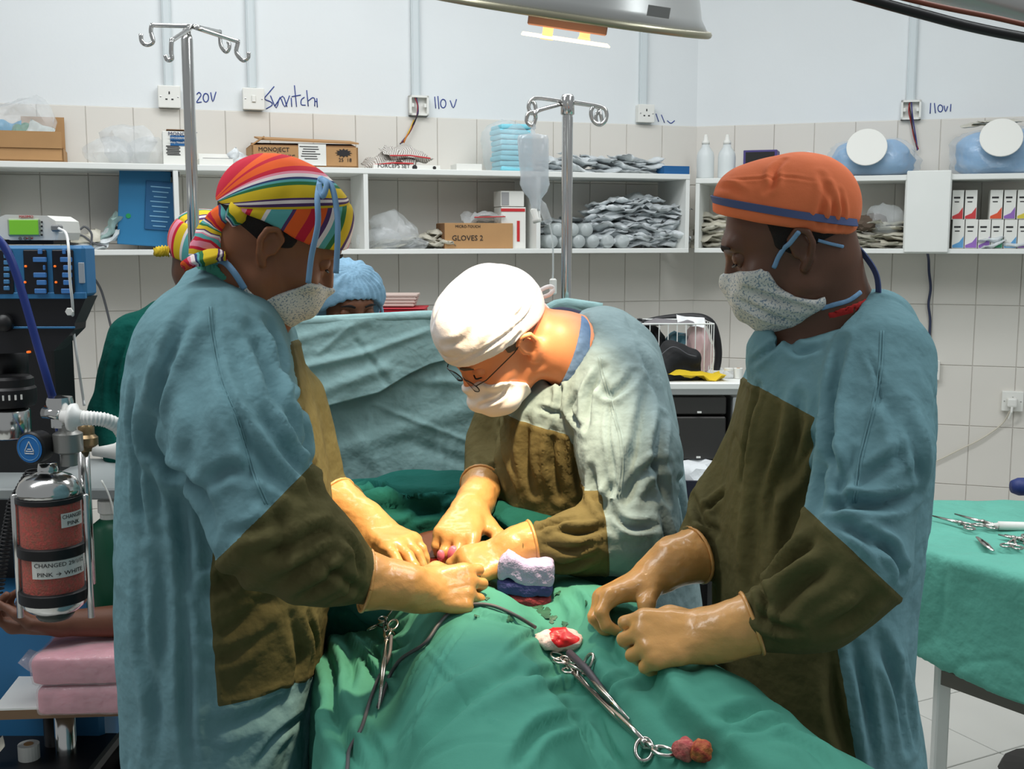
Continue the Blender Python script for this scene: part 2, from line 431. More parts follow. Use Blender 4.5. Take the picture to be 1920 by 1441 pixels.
# ------------------------------------------------------------------ things fixed to the wall
def wthing(name, label, cat, px, py, off, side='L', group=None):
    p = wallp(px, py, off, side); return thing(name, label, cat, p, wrot(side), group)
def wsize(px0, px1, py, off, side='L'):
    a = wallp(px0, py, off, side); b = wallp(px1, py, off, side); return math.hypot(*(b-a)[:2])
M_conduit = mat('conduit_grey', (204, 212, 214), .6)
for px, yb, sd, lab in ((316, 162, 'L', 'leftmost, above the 220V socket'), (472, 166, 'L', 'above the switch plate'), (778, 181, 'L', 'above the open box with wires'), (1203, 198, 'L', 'beside the lamp dome'), (1707, 189, 'R', 'above the right open box')):
    p = wallp(px, yb, 0, sd); t = thing('conduit', 'pale vertical cable conduit on the wall, '+lab, 'conduit', (p[0], p[1], p[2]), wrot(sd))
    h = 3.25-p[2]
    obj('trunking', box((0, -.011, h/2), (.034, .022, h), .002), M_conduit, t, world=False)
    obj('cover_strip', box((0, -.0235, h/2), (.024, .003, h), .001), M_conduit, t, world=False)
def socket(px, py, sd, label, kind='socket', w_=.084):
    p = wallp(px, py, 0, sd); t = thing('wall_socket' if kind != 'switch' else 'wall_switch', label, 'socket' if kind != 'switch' else 'switch', p, wrot(sd))
    if kind == 'open':
        bm = merge(box((0, -.004, 0), (w_, .008, w_)), box((-w_/2+.004, -.016, 0), (.008, .032, w_)), box((w_/2-.004, -.016, 0), (.008, .032, w_)), box((0, -.016, w_/2-.004), (w_, .032, .008)), box((0, -.016, -w_/2+.004), (w_, .032, .008)))
        obj('back_box', bm, M_plastic_w, t, world=False)
        for sx in (-1, 1): obj('screw_lug', box((sx*(w_/2-.014), -.024, 0), (.012, .012, .016), .002), M_plastic_w, t, world=False)
        return t
    obj('back_box', box((0, -.013, 0), (w_*.97, .026, w_*.97), .003), M_plastic_w, t, world=False)
    pl = obj('face_plate', box((0, -.031, 0), (w_, .010, w_), .003, 2), M_plastic_w, t, world=False)
    for sx in (-1, 1): obj('screw', lathe([(.003, 0), (.003, .0015), (.001, .002)], 8, (sx*w_*.38, -.036, .0), (0, -1, 0)), M_chrome_, pl, world=False)
    if kind == 'switch': obj('rocker', box((0, -.038, 0), (.016, .008, .026), .002), M_plastic_w, t, world=False)
    else:
        for (x, z, a, b) in ((0, .014, .005, .010), (-.011, -.010, .008, .005), (.011, -.010, .008, .005)): obj('pin_slot', box((x, -.0355, z), (a, .003, b)), M_black, t, world=False)
    return t
M_chrome_ = mat('screw_steel', (190, 190, 188), .3, 1.0)
socket(317, 183, 'L', 'white wall socket left of the blue 220V writing')
socket(474, 187, 'L', 'white wall plate left of the word Switch', 'switch')
so1 = socket(783, 199, 'L', 'open wall box with coloured wires left of the central 110V', 'open', .08)
socket(1206, 214, 'L', 'small white wall socket below the lamp dome edge', w_=.078)
so2 = socket(1708, 207, 'R', 'open wall box with red and blue wires, far right', 'open', .08)
socket(1742, 692, 'R', 'white double socket at the lower end of the dangling cable', w_=.085)
s7 = socket(1897, 750, 'R', 'grey framed wall socket with a plug at the right edge', w_=.085)
obj('plug', merge(box((-.004, -.055, -.002), (.040, .036, .040), .008, 2), tube([(-.004, -.07, -.02), (-.006, -.075, -.04), (-.012, -.06, -.07)], .005, 8)), M_plastic_w, s7, world=False, smooth=False)
def wires(parent, runs, sd, offs, r=.0028):
    for k, (pts, c) in enumerate(runs):
        pp = [wallp(x, y, o, sd) for (x, y), o in zip(pts, offs)]
        obj('wire', tube(catmull(pp, 6), r, 6), mat('wire_%d_%d_%d' % c, c, .5), parent, smooth=True)
wires(so1, [([(778, 182), (783, 200), (780, 222), (768, 248), (752, 268)], (140, 34, 40)), ([(781, 182), (784, 205), (778, 228), (766, 250), (750, 270)], (60, 50, 100)), ([(784, 200), (783, 215), (772, 238), (760, 260), (753, 268)], (30, 30, 32)), ([(776, 225), (768, 244), (758, 262), (751, 268)], (214, 168, 40)), ([(774, 236), (764, 252), (757, 268)], (210, 120, 40))], 'L', [.02, .035, .03, .03, .03])
wires(so2, [([(1706, 190), (1704, 208), (1709, 232), (1714, 258), (1722, 280)], (150, 40, 40)), ([(1709, 190), (1710, 208), (1713, 232), (1718, 262), (1720, 282)], (60, 60, 120)), ([(1704, 195), (1708, 215), (1711, 240), (1716, 262), (1719, 276)], (40, 30, 34))], 'R', [.02, .035, .03, .03, .03])
c = obj('dangling_cable', tube(catmull([wallp(x, y, o, 'R') for x, y, o in ((1737, 466, .25), (1741, 485, .06), (1742, 510, .03), (1745, 540, .02), (1741, 570, .03), (1744, 600, .02), (1742, 640, .02), (1740, 672, .02))], 6), .0055, 8), mat('cable_navy', (48, 56, 84), .6), smooth=True, label='dark twisted cable hanging from the right shelf to the socket', cat='cable')
c = obj('flex_cord', tube(catmull([wallp(x, y, o, 'R') for x, y, o in ((1894, 770, .05), (1878, 795, .02), (1840, 822, .02), (1800, 842, .02), (1750, 866, .02), (1700, 880, .03))], 6), .003, 8), mat('cord_cream', (206, 200, 184), .6), smooth=True, label='thin cream flex drooping across the tiles from the plug', cat='cord')
# ------------------------------------------------------------------ wall shelves
ZT, ZB = 1.85, 1.54; SD = .30
def lx(px, side='L', off=SD, py=400):
    """local x along the wall of the pixel column on the plane off metres in front of the wall"""
    p = wallp(px, py, off, side); d = np.array([math.cos(wrot(side)), math.sin(wrot(side))]); return float((p[:2]-CORN)@d)
def shelf(side, label, xs, zt, zb, door=None):
    t = thing('wall_shelf', label, 'shelf', (CORN[0], CORN[1], zb-.02), wrot(side)); b = zb-.02
    x0, x1 = xs[0], xs[-1]
    obj('top_board', box(((x0+x1)/2, -SD/2-.008, zt-.011-b), (x1-x0, SD-.016, .022), .002), M_white_paint, t, world=False)
    obj('bottom_board', box(((x0+x1)/2, -SD/2-.008, zb-.010-b), (x1-x0, SD-.016, .020), .002), M_white_paint, t, world=False)
    for x in xs: obj('divider', box((min(max(x, x0+.009), x1-.009), -SD/2-.008, (zt+zb)/2-.011-b), (.018, SD-.02, zt-zb-.022), .001), M_white_paint, t, world=False)
    return t
XL = [lx(p) for p in (-330, 0-20, 332, 687, 1010, 1293)]
shelf('L', 'long white open wall shelf left of the corner with five compartments', XL, ZT, ZB)
XR = [lx(p, 'R') for p in (1303, 1700, 1778, 2120)]
ZTR = 1.835
sR = shelf('R', 'white wall shelf right of the corner with a closed panel', XR, ZTR, ZB)
obj('closed_panel', box(((XR[1]+XR[2])/2, -SD-.006, (ZTR+ZB)/2-(ZB-.02)), (XR[2]-XR[1]+.01, .018, ZTR-ZB+.03), .003), M_white_paint, sR, world=False)
# ------------------------------------------------------------------ goods on the shelves
M_card = mat('cardboard_brown', (176, 136, 92), .85, bump=[(300, .15, .001)], var=.06)
M_card_in = mat('cardboard_inside', (120, 86, 56), .9)
M_paperw = mat('carton_white', (222, 222, 216), .6)
M_clear = mat('clear_plastic', (225, 230, 232), .18, alpha=.30, bump=[(35, .6, .01)], spec=.7)
M_pack = mat('packet_film_grey', (206, 212, 214), .3, alpha=.97, bump=[(50, .6, .006)], var=.15, vscale=25, spec=.7)
M_pack2 = mat('packet_film_cream', (204, 200, 184), .35, alpha=.9, bump=[(50, .6, .006)], var=.15, vscale=25)
M_bluebox = mat('carton_blue', (30, 92, 146), .5); M_red = mat('print_red', (190, 40, 44), .5); M_navyp = mat('print_navy', (40, 48, 88), .5); M_inkb = mat('print_black', (34, 32, 34), .6)
def sitem(name, label, cat, px0, px1, off, z, side='L', group=None, depth=.16, py=320):
    """root at the front-bottom centre of an item standing on a shelf; returns (thing, width)"""
    a = wallp(px0, py, off, side); b = wallp(px1, py, off, side); m = (a+b)/2
    return thing(name, label, cat, (m[0], m[1], z), wrot(side), group), math.hypot(*(b-a)[:2])
def hgt(px, py, off, side, z): return wallp(px, py, off, side)[2]-z
def carton(px0, px1, ytop, off, z, m, label, side='L', depth=.14, name='carton', group=None, cat='box', lid=True, h=None):
    t, w_ = sitem(name, label, cat, px0, px1, off, z, side, group)
    h = h or hgt((px0+px1)/2, ytop, off, side, z)
    obj('body', box((0, depth/2, h/2), (w_, depth, h), .0015), m, t, world=False)
    return t, w_, h
def crumple(c, s, m, seed, name, parent=None, n=3, amp=.28, world=True, flat=True, **k):
    bm = bmesh.new(); bmesh.ops.create_icosphere(bm, subdivisions=n, radius=.5)
    V, F = bm_out(bm); q = V*2.4+seed*7.1; d = 1+amp*fbm(q, 3)-amp*.5*np.abs(fbm(q*2.3, 2)); V = V*d[:, None]
    if flat: V[:, 2] = np.maximum(V[:, 2], -.36); V[:, 2] += .36; V[:, 2] /= .86
    V = V*np.array(s)+np.array(c)
    return obj(name, (V, F), m, parent, world=world, auto=28, **k)
def stack_packets(t, n, w_, d_, h, m, seed, name='packet', th=.010, labels=None):
    """countable flat packets, each its own thing, piled in a compartment; t = (origin, rotz)"""
    pass
_pk = {}
def packet_mesh(w_, d_, th, seed):
    k = (round(w_, 3), round(d_, 3), round(th, 3), seed)
    if k in _pk: return _pk[k]
    nx, ny = 12, 8; V = []; F = []
    for s in (1, -1):
        for j in range(ny+1):
            for i in range(nx+1):
                x = i/nx*2-1; y = j/ny*2-1; e = (1-x**6)*(1-y**6); V.append((x*w_/2, y*d_/2, s*th*.5*e))
    V = np.array(V); V[:, 2] += fbm(V*26+seed*3.3, 2)*th*.9+.25*th*np.sin(V[:, 0]*30+seed); o = (nx+1)*(ny+1)
    for j in range(ny):
        for i in range(nx):
            a = j*(nx+1)+i; F.append([a, a+1, a+nx+2, a+nx+1]); F.append([o+a, o+a+nx+1, o+a+nx+2, o+a+1])
    bd = [i for i in range(nx+1)]+[(j+1)*(nx+1)+nx for j in range(ny)]+[ny*(nx+1)+i for i in range(nx-1, -1, -1)]+[j*(nx+1) for j in range(ny-1, 0, -1)]
    for i in range(len(bd)): a, b = bd[i], bd[(i+1) % len(bd)]; F.append([b, a, o+a, o+b])
    _pk[k] = (V, F); return _pk[k]
def packet_pile(px0, px1, ytop, side, z, off, n, m, group, label, w_=.16, d_=.11, th=.012, seed=1, yb=None, upright=0, name='sterile_packet', dome=True):
    """individual sterile packets heaped between two pixel columns"""
    rnd = random.Random(seed); a = wallp(px0, 400, off, side); b = wallp(px1, 400, off, side); H = wallp((px0+px1)/2, ytop, off, side)[2]-z; W_ = math.hypot(*(b-a)[:2])
    src = {}; cells = max(1, int(W_/(w_*.62))); lay = [0]*cells; out = []
    for i in range(n):
        c_ = i % cells; lv = i//cells; f = (c_+.5)/cells+rnd.uniform(-.25, .25)/cells; top = H*((1-(2*f-1)**4*.55) if dome else 1); nl = max(1, math.ceil(n/cells))
        zz = z+.008+(lv+.4)*top/nl*.98
        p = a+(b-a)*f; k = rnd.randrange(3)
        nd = np.array([math.sin(wrot(side)), -math.cos(wrot(side))])*-1; dy = rnd.uniform(.0, .05)
        if k not in src: src[k] = obj(name, packet_mesh(w_, d_, th, k+seed), m, None, world=False); o = src[k]; smooth_mesh(o.data)
        else: o = src[k].copy(); COL.objects.link(o)
        o.location = (p[0]+nd[0]*(d_/2+dy), p[1]+nd[1]*(d_/2+dy), zz); o.rotation_euler = (rnd.uniform(-.25, .12)+upright, rnd.uniform(-.22, .22), wrot(side)+rnd.uniform(-.5, .5))
        o['label'] = label; o['category'] = 'packet'; o['group'] = group; out.append(o)
    return out
# 1 open cardboard box far left, with bags
t, w_ = sitem('cardboard_box', 'open brown cardboard box full of clear bags at the far left of the top shelf', 'box', -120, 121, .27, ZT)
h = hgt(60, 276, .27, 'L', ZT); D = .24
obj('body', merge(box((0, .003, h/2), (w_, .006, h)), box((0, D, h/2), (w_, .006, h)), box((-w_/2+.003, D/2, h/2), (.006, D, h)), box((w_/2-.003, D/2, h/2), (.006, D, h)), box((0, D/2, .004), (w_, D, .008))), M_card, t, world=False)
obj('front_flap', merge(xf(box((0, 0, .029), (w_-.01, .005, .058)), (0, -.003, h-.002), (.10, 0, 0))), M_card, t, world=False)
obj('side_flap', (np.array([(w_/2-.002, .02, h), (w_/2-.002, D, h), (w_/2-.085, D-.02, h+.075), (w_/2-.08, D-.10, h+.055), (w_/2-.005, .02, h), (w_/2-.005, D, h), (w_/2-.088, D-.02, h+.075), (w_/2-.083, D-.10, h+.055)]), [[0, 1, 2, 3], [7, 6, 5, 4], [0, 3, 7, 4], [3, 2, 6, 7], [2, 1, 5, 6], [1, 0, 4, 5]]), M_card_in, t, world=False)
obj('back_flap', box((w_/2-.08, D+.002, h+.065), (.15, .005, .13)), M_card, t, world=False)
r = crumple((0, 0, 0), (.26, .16, .16), M_clear, 3, 'plastic_bag', label='crumpled clear bag bulging out of the far left cardboard box', cat='bag'); r.location = tuple(wallp(35, 262, .16, 'L'))
for k, (px, py, c_) in enumerate(((15, 238, (60, 150, 190)), (48, 246, (60, 130, 100)), (75, 246, (206, 214, 210)))):
    r = obj('packet_in_box', packet_mesh(.09, .06, .02, 9+k), mat('pk%d' % k, c_, .4), None, world=False, label=['blue', 'green', 'whitish'][k]+' packet on top of the far left cardboard box', cat='packet', auto=40)
    r.location = tuple(wallp(px, py, .14, 'L')); r.rotation_euler = (1.0, .2*k, .3)
# 2 bag pile
for k, (px, s, lab) in enumerate(((205, .16, 'left'), (243, .21, 'middle, larger'), (282, .15, 'right'))):
    p = wallp(px, 318, .16, 'L'); crumple((p[0], p[1], ZT), (s, .16, [.10, .155, .11][k]), M_clear, 11+k, 'plastic_bag', label='crumpled clear plastic bag beside the white needle carton, '+lab+' one', cat='bag')
# 3 needle carton, white with blue bars
t, w_, h = carton(307, 356, 246, .24, ZT, M_paperw, 'tall white needle carton with blue bars behind the left pole', depth=.12)
for zf, hh in ((.78, .030), (.66, .026)): obj('blue_bar', box((.012, -.001, h*zf), (w_-.03, .002, hh*.8)), M_bluebox, t, world=False)
text('MONOJECT', .020, M_navyp, t, (-w_/2+.02, -.003, h*.87), (math.pi/2, 0, 0)); text('HYPODERMIC NEEDLE', .0105, M_paperw, t, (-w_/2+.02, -.003, h*.77), (math.pi/2, 0, 0)); text('Safety Needles, 1"', .011, M_paperw, t, (-w_/2+.02, -.003, h*.645), (math.pi/2, 0, 0))
for k in range(6): obj('print_line', box((-.012+.004*(k % 2), -.001, h*(.56-.05*k)), (w_*.5, .0015, .0035)), M_inkb, t, world=False)
obj('flap', box((.01, .05, h+.006), (w_-.01, .09, .003)), M_card_in, t, world=False)
# 4 small open white carton
t, w_, h = carton(374, 438, 297, .25, ZT, M_paperw, 'small open white carton between the left pole and the cardboard box', depth=.10)
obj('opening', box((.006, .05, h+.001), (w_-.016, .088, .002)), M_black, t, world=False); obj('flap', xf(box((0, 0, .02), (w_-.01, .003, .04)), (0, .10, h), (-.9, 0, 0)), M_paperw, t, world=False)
for k, px in enumerate((446, 458, 468)):
    p = wallp(px, 318, .20, 'L'); q = obj('syringe_packet', packet_mesh(.07, .045, .014, 5+k), M_pack if k < 2 else mat('pkblue', (90, 140, 170), .4), None, world=False, auto=40, label='small packet leaning by the open white carton', cat='packet', group='small packets beside the open white carton'); q.location = (p[0], p[1], ZT+.035-.008*k); q.rotation_euler = (1.2, .9-.5*k, .2)
# 6 big cardboard box with a label
t, w_ = sitem('cardboard_box', 'brown cardboard box with raised lid flaps and a white label above the rainbow cap', 'box', 473, 672, .27, ZT); h = hgt(570, 274, .27, 'L', ZT); D = .22
obj('body', merge(box((0, .003, h/2), (w_, .006, h)), box((0, D, h/2), (w_, .006, h)), box((-w_/2+.003, D/2, h/2), (.006, D, h)), box((w_/2-.003, D/2, h/2), (.006, D, h)), box((0, D/2, .004), (w_, D, .008))), M_card, t, world=False)
obj('lid_flap', xf(box((0, 0, 0), (w_*.94, .20, .006)), (.02, .12, h+.032), (.12, .02, .0)), M_card, t, world=False)
obj('front_flap', xf(box((0, 0, 0), (w_*.96, .10, .005)), (.0, .055, h+.008), (.16, -.01, 0)), M_card_in, t, world=False)
obj('side_flap', xf(box((.03, 0, 0), (.06, D*.9, .005)), (-w_/2, D/2, h), (0, -.6, 0)), M_card, t, world=False)
obj('label_sticker', box((.025, -.001, h*.60), (.105, .0015, .080)), M_paperw, t, world=False)
for k in range(6): obj('print_line', box((.012+.008*(k % 2), -.0022, h*.60+.030-.009*k), (.07-.01*(k % 3), .0012, .003)), M_inkb, t, world=False)
for k, s_ in enumerate(('MONOJECT', 'HYPODERMIC', 'Syringe with', 'Safety Needle')): text(s_, .022 if k < 2 else .018, M_inkb, t, (-w_*.44, -.0015, h*.72-.026*k), (math.pi/2, 0, 0))
bs = [((.016 if i % 2 else .024)*math.cos(i*math.pi/12)*1.35, (.016 if i % 2 else .024)*math.sin(i*math.pi/12)*.7) for i in range(24)]
obj('starburst_print', xf(prism(bs, -.002, 0), (w_*.36, 0, h*.72)), M_inkb, t, world=False)
text('25  18', .02, M_inkb, t, (w_*.31, -.0015, h*.30), (math.pi/2, 0, 0))
# 7 flat white carton with striped bags on it
t, w_, h = carton(700, 826, 309, .26, ZT, M_paperw, 'flat white carton under striped bags, on the top shelf', depth=.18)
text('FORCEPS SET', .022, M_inkb, t, (-w_*.44, -.0015, h*.3), (math.pi/2, 0, 0)); obj('emblem', lathe([(.010, 0), (.010, .001)], 16, (.03, -.0005, h*.45), (0, -1, 0)), M_inkb, t, world=False); obj('emblem', lathe([(.007, 0), (.007, .001)], 12, (.11, -.0005, h*.45), (0, -1, 0)), M_inkb, t, world=False)
m_strb = stripes_mat('zebra_print', [(3, (206, 204, 198)), (2, (132, 122, 114)), (3, (206, 204, 198)), (2, (150, 138, 128))], 1)
for k, (px, dz, s) in enumerate(((727, .0, .20), (760, .03, .20))):
    V, F = packet_mesh(s, .14, .030, 14+k); st = V[:, 0]*60+V[:, 1]*20+np.sin(V[:, 1]*60)
    p = wallp(px, 305, .20, 'L'); q = obj('zip_bag', (V, F), m_strb, None, world=False, attrs={'stripe': st}, label=['lower', 'upper'][k]+' striped zip bag on the flat white carton', cat='bag', auto=60); q.location = (p[0], p[1]+.03, ZT+h+.02+dz); q.rotation_euler = (.3, -.06+.1*k, wrot('L'))
    obj('red_zip', tube([(-s*.40, -.072, .004), (0, -.074, .010), (s*.42, -.07, .003)], .003, 6), M_red, q, world=False)
# 8 small white carton
carton(856, 904, 307, .26, ZT, M_paperw, 'small plain white carton between the flat carton and the blue pads', depth=.09)
# 9 blue pads in a bag
t0, w_ = sitem('tmp', None, None, 916, 976, .25, ZT); bpy.data.objects.remove(t0)
hh = hgt(945, 232, .25, 'L', ZT); nP = 9; p = wallp(945, 320, .25, 'L'); M_pad = mat('pad_cyan', (128, 204, 220), .7, bump=[(60, .3, .004)], var=.05)
pm = None
for k in range(nP):
    V, F = box((0, 0, 0), (w_*1.02, .13, hh/nP*.96), .007, 3)
    if pm is None: q = obj('absorbent_pad', (V, F), M_pad, None, world=False, auto=60); pm = q
    else: q = pm.copy(); COL.objects.link(q)
    q.location = (p[0]+.03+random.uniform(-.004, .004), p[1]+.06, ZT+hh/nP*(k+.5)); q.rotation_euler = (0, random.uniform(-.03, .03), WANG+random.uniform(-.05, .05)); q['label'] = 'folded pale blue pad, '+['lowest', 'second lowest', 'third from the bottom', 'fourth from the bottom', 'middle one', 'fourth from the top', 'third from the top', 'second from the top', 'topmost'][k]+' of the bagged stack'; q['category'] = 'pad'; q['group'] = 'stack of pale blue pads'
crumple((p[0]+.015, p[1]+.06, ZT), (.24, .20, hh+.03), M_clear, 21, 'plastic_bag', amp=.14, label='clear bag wrapped round the stack of pale blue pads', cat='bag')
# 10 pile of packets on top
packet_pile(1020, 1245, 292, 'L', ZT, .26, 20, M_pack, 'clear packets heaped on the top shelf', 'flat clear packet in the heap right of the drip bag on the top shelf', seed=3)
carton(1246, 1293, 311, .28, ZT, M_bluebox, 'small bright blue carton at the right end of the left shelf', depth=.10)
# 12 bottles
M_frost = mat('bottle_frosted', (226, 232, 232), .3, alpha=.75)
for px, lab in ((1322, 'frosted white spray bottle just left of the orange cap'), (1362, 'frosted white spray bottle behind the orange cap top')):
    p = wallp(px, 330, .20, 'R'); t = thing('spray_bottle', lab, 'bottle', (p[0], p[1], ZTR))
    H = wallp(px, 252, .20, 'R')[2]-ZTR
    obj('bottle_body', lathe([(.036, 0), (.038, .01), (.038, H*.5), (.034, H*.6), (.018, H*.72), (.016, H*.78)], 20), M_frost, t, world=False, smooth=True)
    obj('cap', lathe([(.017, H*.78), (.017, H*.84), (.010, H*.88), (.006, H)], 14), M_plastic_w, t, world=False, smooth=True)
# 13 purple carton
t, w_, h = carton(1393, 1456, 281, .24, ZTR, mat('carton_purple', (70, 60, 120), .5), 'dark purple open carton behind the top of the orange cap', 'R', depth=.12)
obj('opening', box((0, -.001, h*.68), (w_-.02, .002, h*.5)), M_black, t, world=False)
for k, px in enumerate((1512, 1530)):
    p = wallp(px, 318, .2, 'R'); q = obj('paper_packet', packet_mesh(.10, .07, .01, 7+k), M_pack, None, world=False, auto=40, label='grey paper packet between the orange cap and the blue bundle', cat='packet', group='grey packets beside the blue bundle'); q.location = (p[0], p[1], ZTR+.05+.02*k); q.rotation_euler = (.9, .35, 0)
# 14 blue bundles in plastic with round labels
M_bundle = mat('bundle_blue', (84, 156, 206), .45, bump=[(22, .5, .012)], var=.10, vscale=14, coat=.4)
for k, (x0, x1, yt, yb, cx, lab) in enumerate(((1545, 1722, 262, 338, 1624, 'pale blue wrapped bundle with round white label right of the orange cap'), (1776, 1965, 240, 326, 1868, 'pale blue wrapped bundle with round label at the right edge'))):
    p = wallp((x0+x1)/2, yb, .16, 'R'); a = wallp(x0, yb, .2, 'R'); b = wallp(x1, yb, .2, 'R'); W_ = math.hypot(*(b-a)[:2]); H = wallp(x0, yt, .2, 'R')[2]-ZTR
    t = thing('wrapped_bundle', lab, 'bundle', (p[0], p[1], ZTR+.001), wrot('R'))
    bm = bmesh.new(); bmesh.ops.create_icosphere(bm, subdivisions=4, radius=.5); V, F = bm_out(bm)
    V = np.sign(V)*(np.abs(V)*2)**.72/2*1.0; V = V*(1+.10*fbm(V*4+k*9, 3))[:, None]; V[:, 2] = np.maximum(V[:, 2], -.42)+.42; V = V*np.array([W_*.86, .24, H*1.02])
    obj('fabric_bundle', (V, F), M_bundle, t, world=False, smooth=True)
    V2 = V.copy(); V2[:, 2] -= H*.5; V2 = V2*np.array([1.13, 1.06, 1.06]); V2 = V2*(1+.05*np.abs(fbm(V2*30, 2)))[:, None]; V2[:, 2] = np.maximum(V2[:, 2]+H*.5, .0)
    obj('plastic_wrap', (V2, F), M_clear, t, world=False, auto=30)
    dx = lx(cx, 'R', .3)-lx((x0+x1)/2, 'R', .3)
    obj('round_label', xf(lathe([(.078, 0), (.080, .002), (.078, .004)], 32, (0, 0, 0), (0, -1, .35)), (dx, -.142, H*.72)), M_paperw, t, world=False)
for k in range(3):
    p = wallp(1840+18*k, 245, .14, 'R'); q = obj('paper_packet', packet_mesh(.16, .10, .008, 3+k), M_pack2, None, world=False, auto=40, label='flat paper packet lying on the rightmost blue bundle', cat='packet', group='packets on the rightmost blue bundle'); q.location = (p[0], p[1], ZTR+.20+.008*k); q.rotation_euler = (.15, -.05, wrot('R')+.2*k)
# ---- compartments
# 16 blue folder / manual box leaning
t = wthing('ring_binder', 'blue boxed folder leaning in the left shelf compartment with the printed panel', 'binder', 268, 467, .22); t.location.z = ZB
h = .30; wq = wsize(222, 322, 420, .2)
rb = obj('cover', xf(box((0, .05, h/2-.004), (wq*.96, .10, h-.02), .004, 2), (0, 0, .008), (0, .07, 0)), mat('folder_blue', (38, 112, 156), .5, bump=[(60, .1, .002)]), t, world=False)
obj('spine_panel', xf(box((.055, -.003, h*.55), (.105, .004, h*.60), .002), (0, 0, 0), (0, .07, 0)), mat('folder_panel', (30, 88, 132), .5), t, world=False)
for k in range(9): obj('print_line', xf(box((.055, -.006, h*.78-.018*k), (.07-.012*(k % 3), .001, .004)), (0, 0, 0), (0, .07, 0)), mat('print_pale', (120, 170, 200), .6), t, world=False)
obj('clip', xf(box((.06, .02, h-.012), (.12, .03, .022), .004), (0, 0, 0), (0, .07, 0)), M_black, t, world=False)
obj('green_dot', xf(lathe([(.009, 0), (.009, .001)], 14, (-.055, -.001, h*.40), (0, -1, 0)), (0, 0, 0), (0, .07, 0)), mat('dot_green', (30, 140, 80), .5), t, world=False)
# 17 misc cables and a taped tube packet at left
crm = mat('packet_teal_print', (150, 176, 172), .4, var=.25, vscale=40)
for k, (px, py, rz, ry, c_) in enumerate(((205, 440, 0, -1.0, crm), (190, 455, .3, -.7, M_pack), (150, 455, 0, -.3, M_pack2), (130, 452, .4, .1, M_black), (165, 460, .1, .1, M_pack))):
    p = wallp(px, py, .20, 'L'); q = obj('tubing_packet', packet_mesh(.15, .07, .022, 20+k), c_, None, world=False, auto=40, label=['teal printed tubing packet leaning on the blue folder', 'grey film packet under the blue folder edge', 'cream packet heaped right of the oximeter', 'black strap bundle right of the oximeter', 'grey film packet lowest right of the oximeter'][k], cat='packet'); q.location = tuple(p+np.array([0, 0, .012])); q.rotation_euler = (.5, ry, rz)
for k, pts in enumerate(([(120, 450), (150, 440), (175, 455), (200, 462)], [(168, 470), (172, 440), (160, 425), (150, 430)])):
    obj('cable', tube(catmull([wallp(x, y, .24, 'L') for x, y in pts], 6), .004, 6), mat('cable_grey', (86, 88, 92), .5), smooth=True, label=['grey cable lying across the packets beside the oximeter', 'thin grey cable loop left of the blue folder'][k], cat='cable')
obj('cable', tube(catmull([wallp(170, 462, .31, 'L'), wallp(166, 478, .32, 'L'), wallp(172, 512, .2, 'L'), wallp(190, 545, .15, 'L'), wallp(205, 600, .15, 'L'), wallp(213, 640, .15, 'L'), wallp(214, 700, .12, 'L')], 6), .0045, 8), mat('cable_grey', (86, 88, 92), .5), smooth=True, label='grey cable hanging down the tiles left of the green gown', cat='cable')
# compartment 3 goods
for k, (px, py, s) in enumerate(((715, 458, (.17, .12, .09)), (740, 458, (.20, .14, .14)), (772, 460, (.14, .12, .06)))):
    p = wallp(px, py, .20, 'L'); crumple((p[0], p[1], ZB), s, M_clear, 31+k, 'plastic_bag', label='crumpled clear bag in the middle compartment, '+['left low one', 'tall middle one', 'right small one'][k], cat='bag')
packet_pile(700, 790, 452, 'L', ZB, .24, 4, M_pack2, 'flat packets under the clear bags', 'flat cream packet under the clear bags in the middle compartment', seed=8)
packet_pile(795, 868, 434, 'L', ZB, .26, 6, M_pack2, 'cream packets beside the small brown carton', 'cream packet stacked left of the small brown carton', w_=.13, seed=9, th=.014)
t, w_, h = carton(833, 962, 418, .25, ZB, M_card, 'small brown carton with scribbles in the middle compartment', depth=.13, name='cardboard_box')
text('MICRO-TOUCH', .015, M_inkb, t, (-w_*.35, -.0015, h*.82), (math.pi/2, 0, 0)); text('GLOVES 2', .030, M_inkb, t, (-w_*.40, -.0015, h*.32), (math.pi/2, 0, 0))
obj('side_face', box((-w_/2-.001, .065, h/2), (.002, .128, h-.004)), M_card_in, t, world=False)
p = wallp(905, 410, .2, 'L'); q = obj('zip_bag', packet_mesh(.17, .10, .03, 40), M_clear, None, world=False, auto=40, label='clear zip bag with red seal lying on the small brown carton', cat='bag'); q.location = (p[0], p[1], ZB+h+.018); q.rotation_euler = (.1, 0, WANG)
obj('red_zip', tube([(-.05, -.05, .01), (.08, -.052, .014)], .0025, 6), M_red, q, world=False)
t, w_, h = carton(940, 986, 388, .24, ZB, M_paperw, 'tall white glove carton with red band against the middle divider', depth=.10)
obj('red_band', box((-.003, -.001, h-.012), (w_-.002, .002, .012)), M_red, t, world=False); obj('red_print', box((.02, -.001, h*.42), (.012, .002, h*.5)), M_red, t, world=False)
hx = hgt(968, 358, .24, 'L', ZB); t2, w2 = sitem('carton', 'small grey white carton atop the tall glove carton', 'box', 938, 984, .24, ZB+h+.001)
obj('body', box((0, .05, (hx-h)/2), (w2*.95, .10, hx-h-.002), .002), M_paperw, t2, world=False); obj('side_print', box((-w2*.3, -.001, (hx-h)/2), (w2*.3, .002, (hx-h)*.8)), mat('print_grey', (150, 150, 150), .6), t2, world=False)
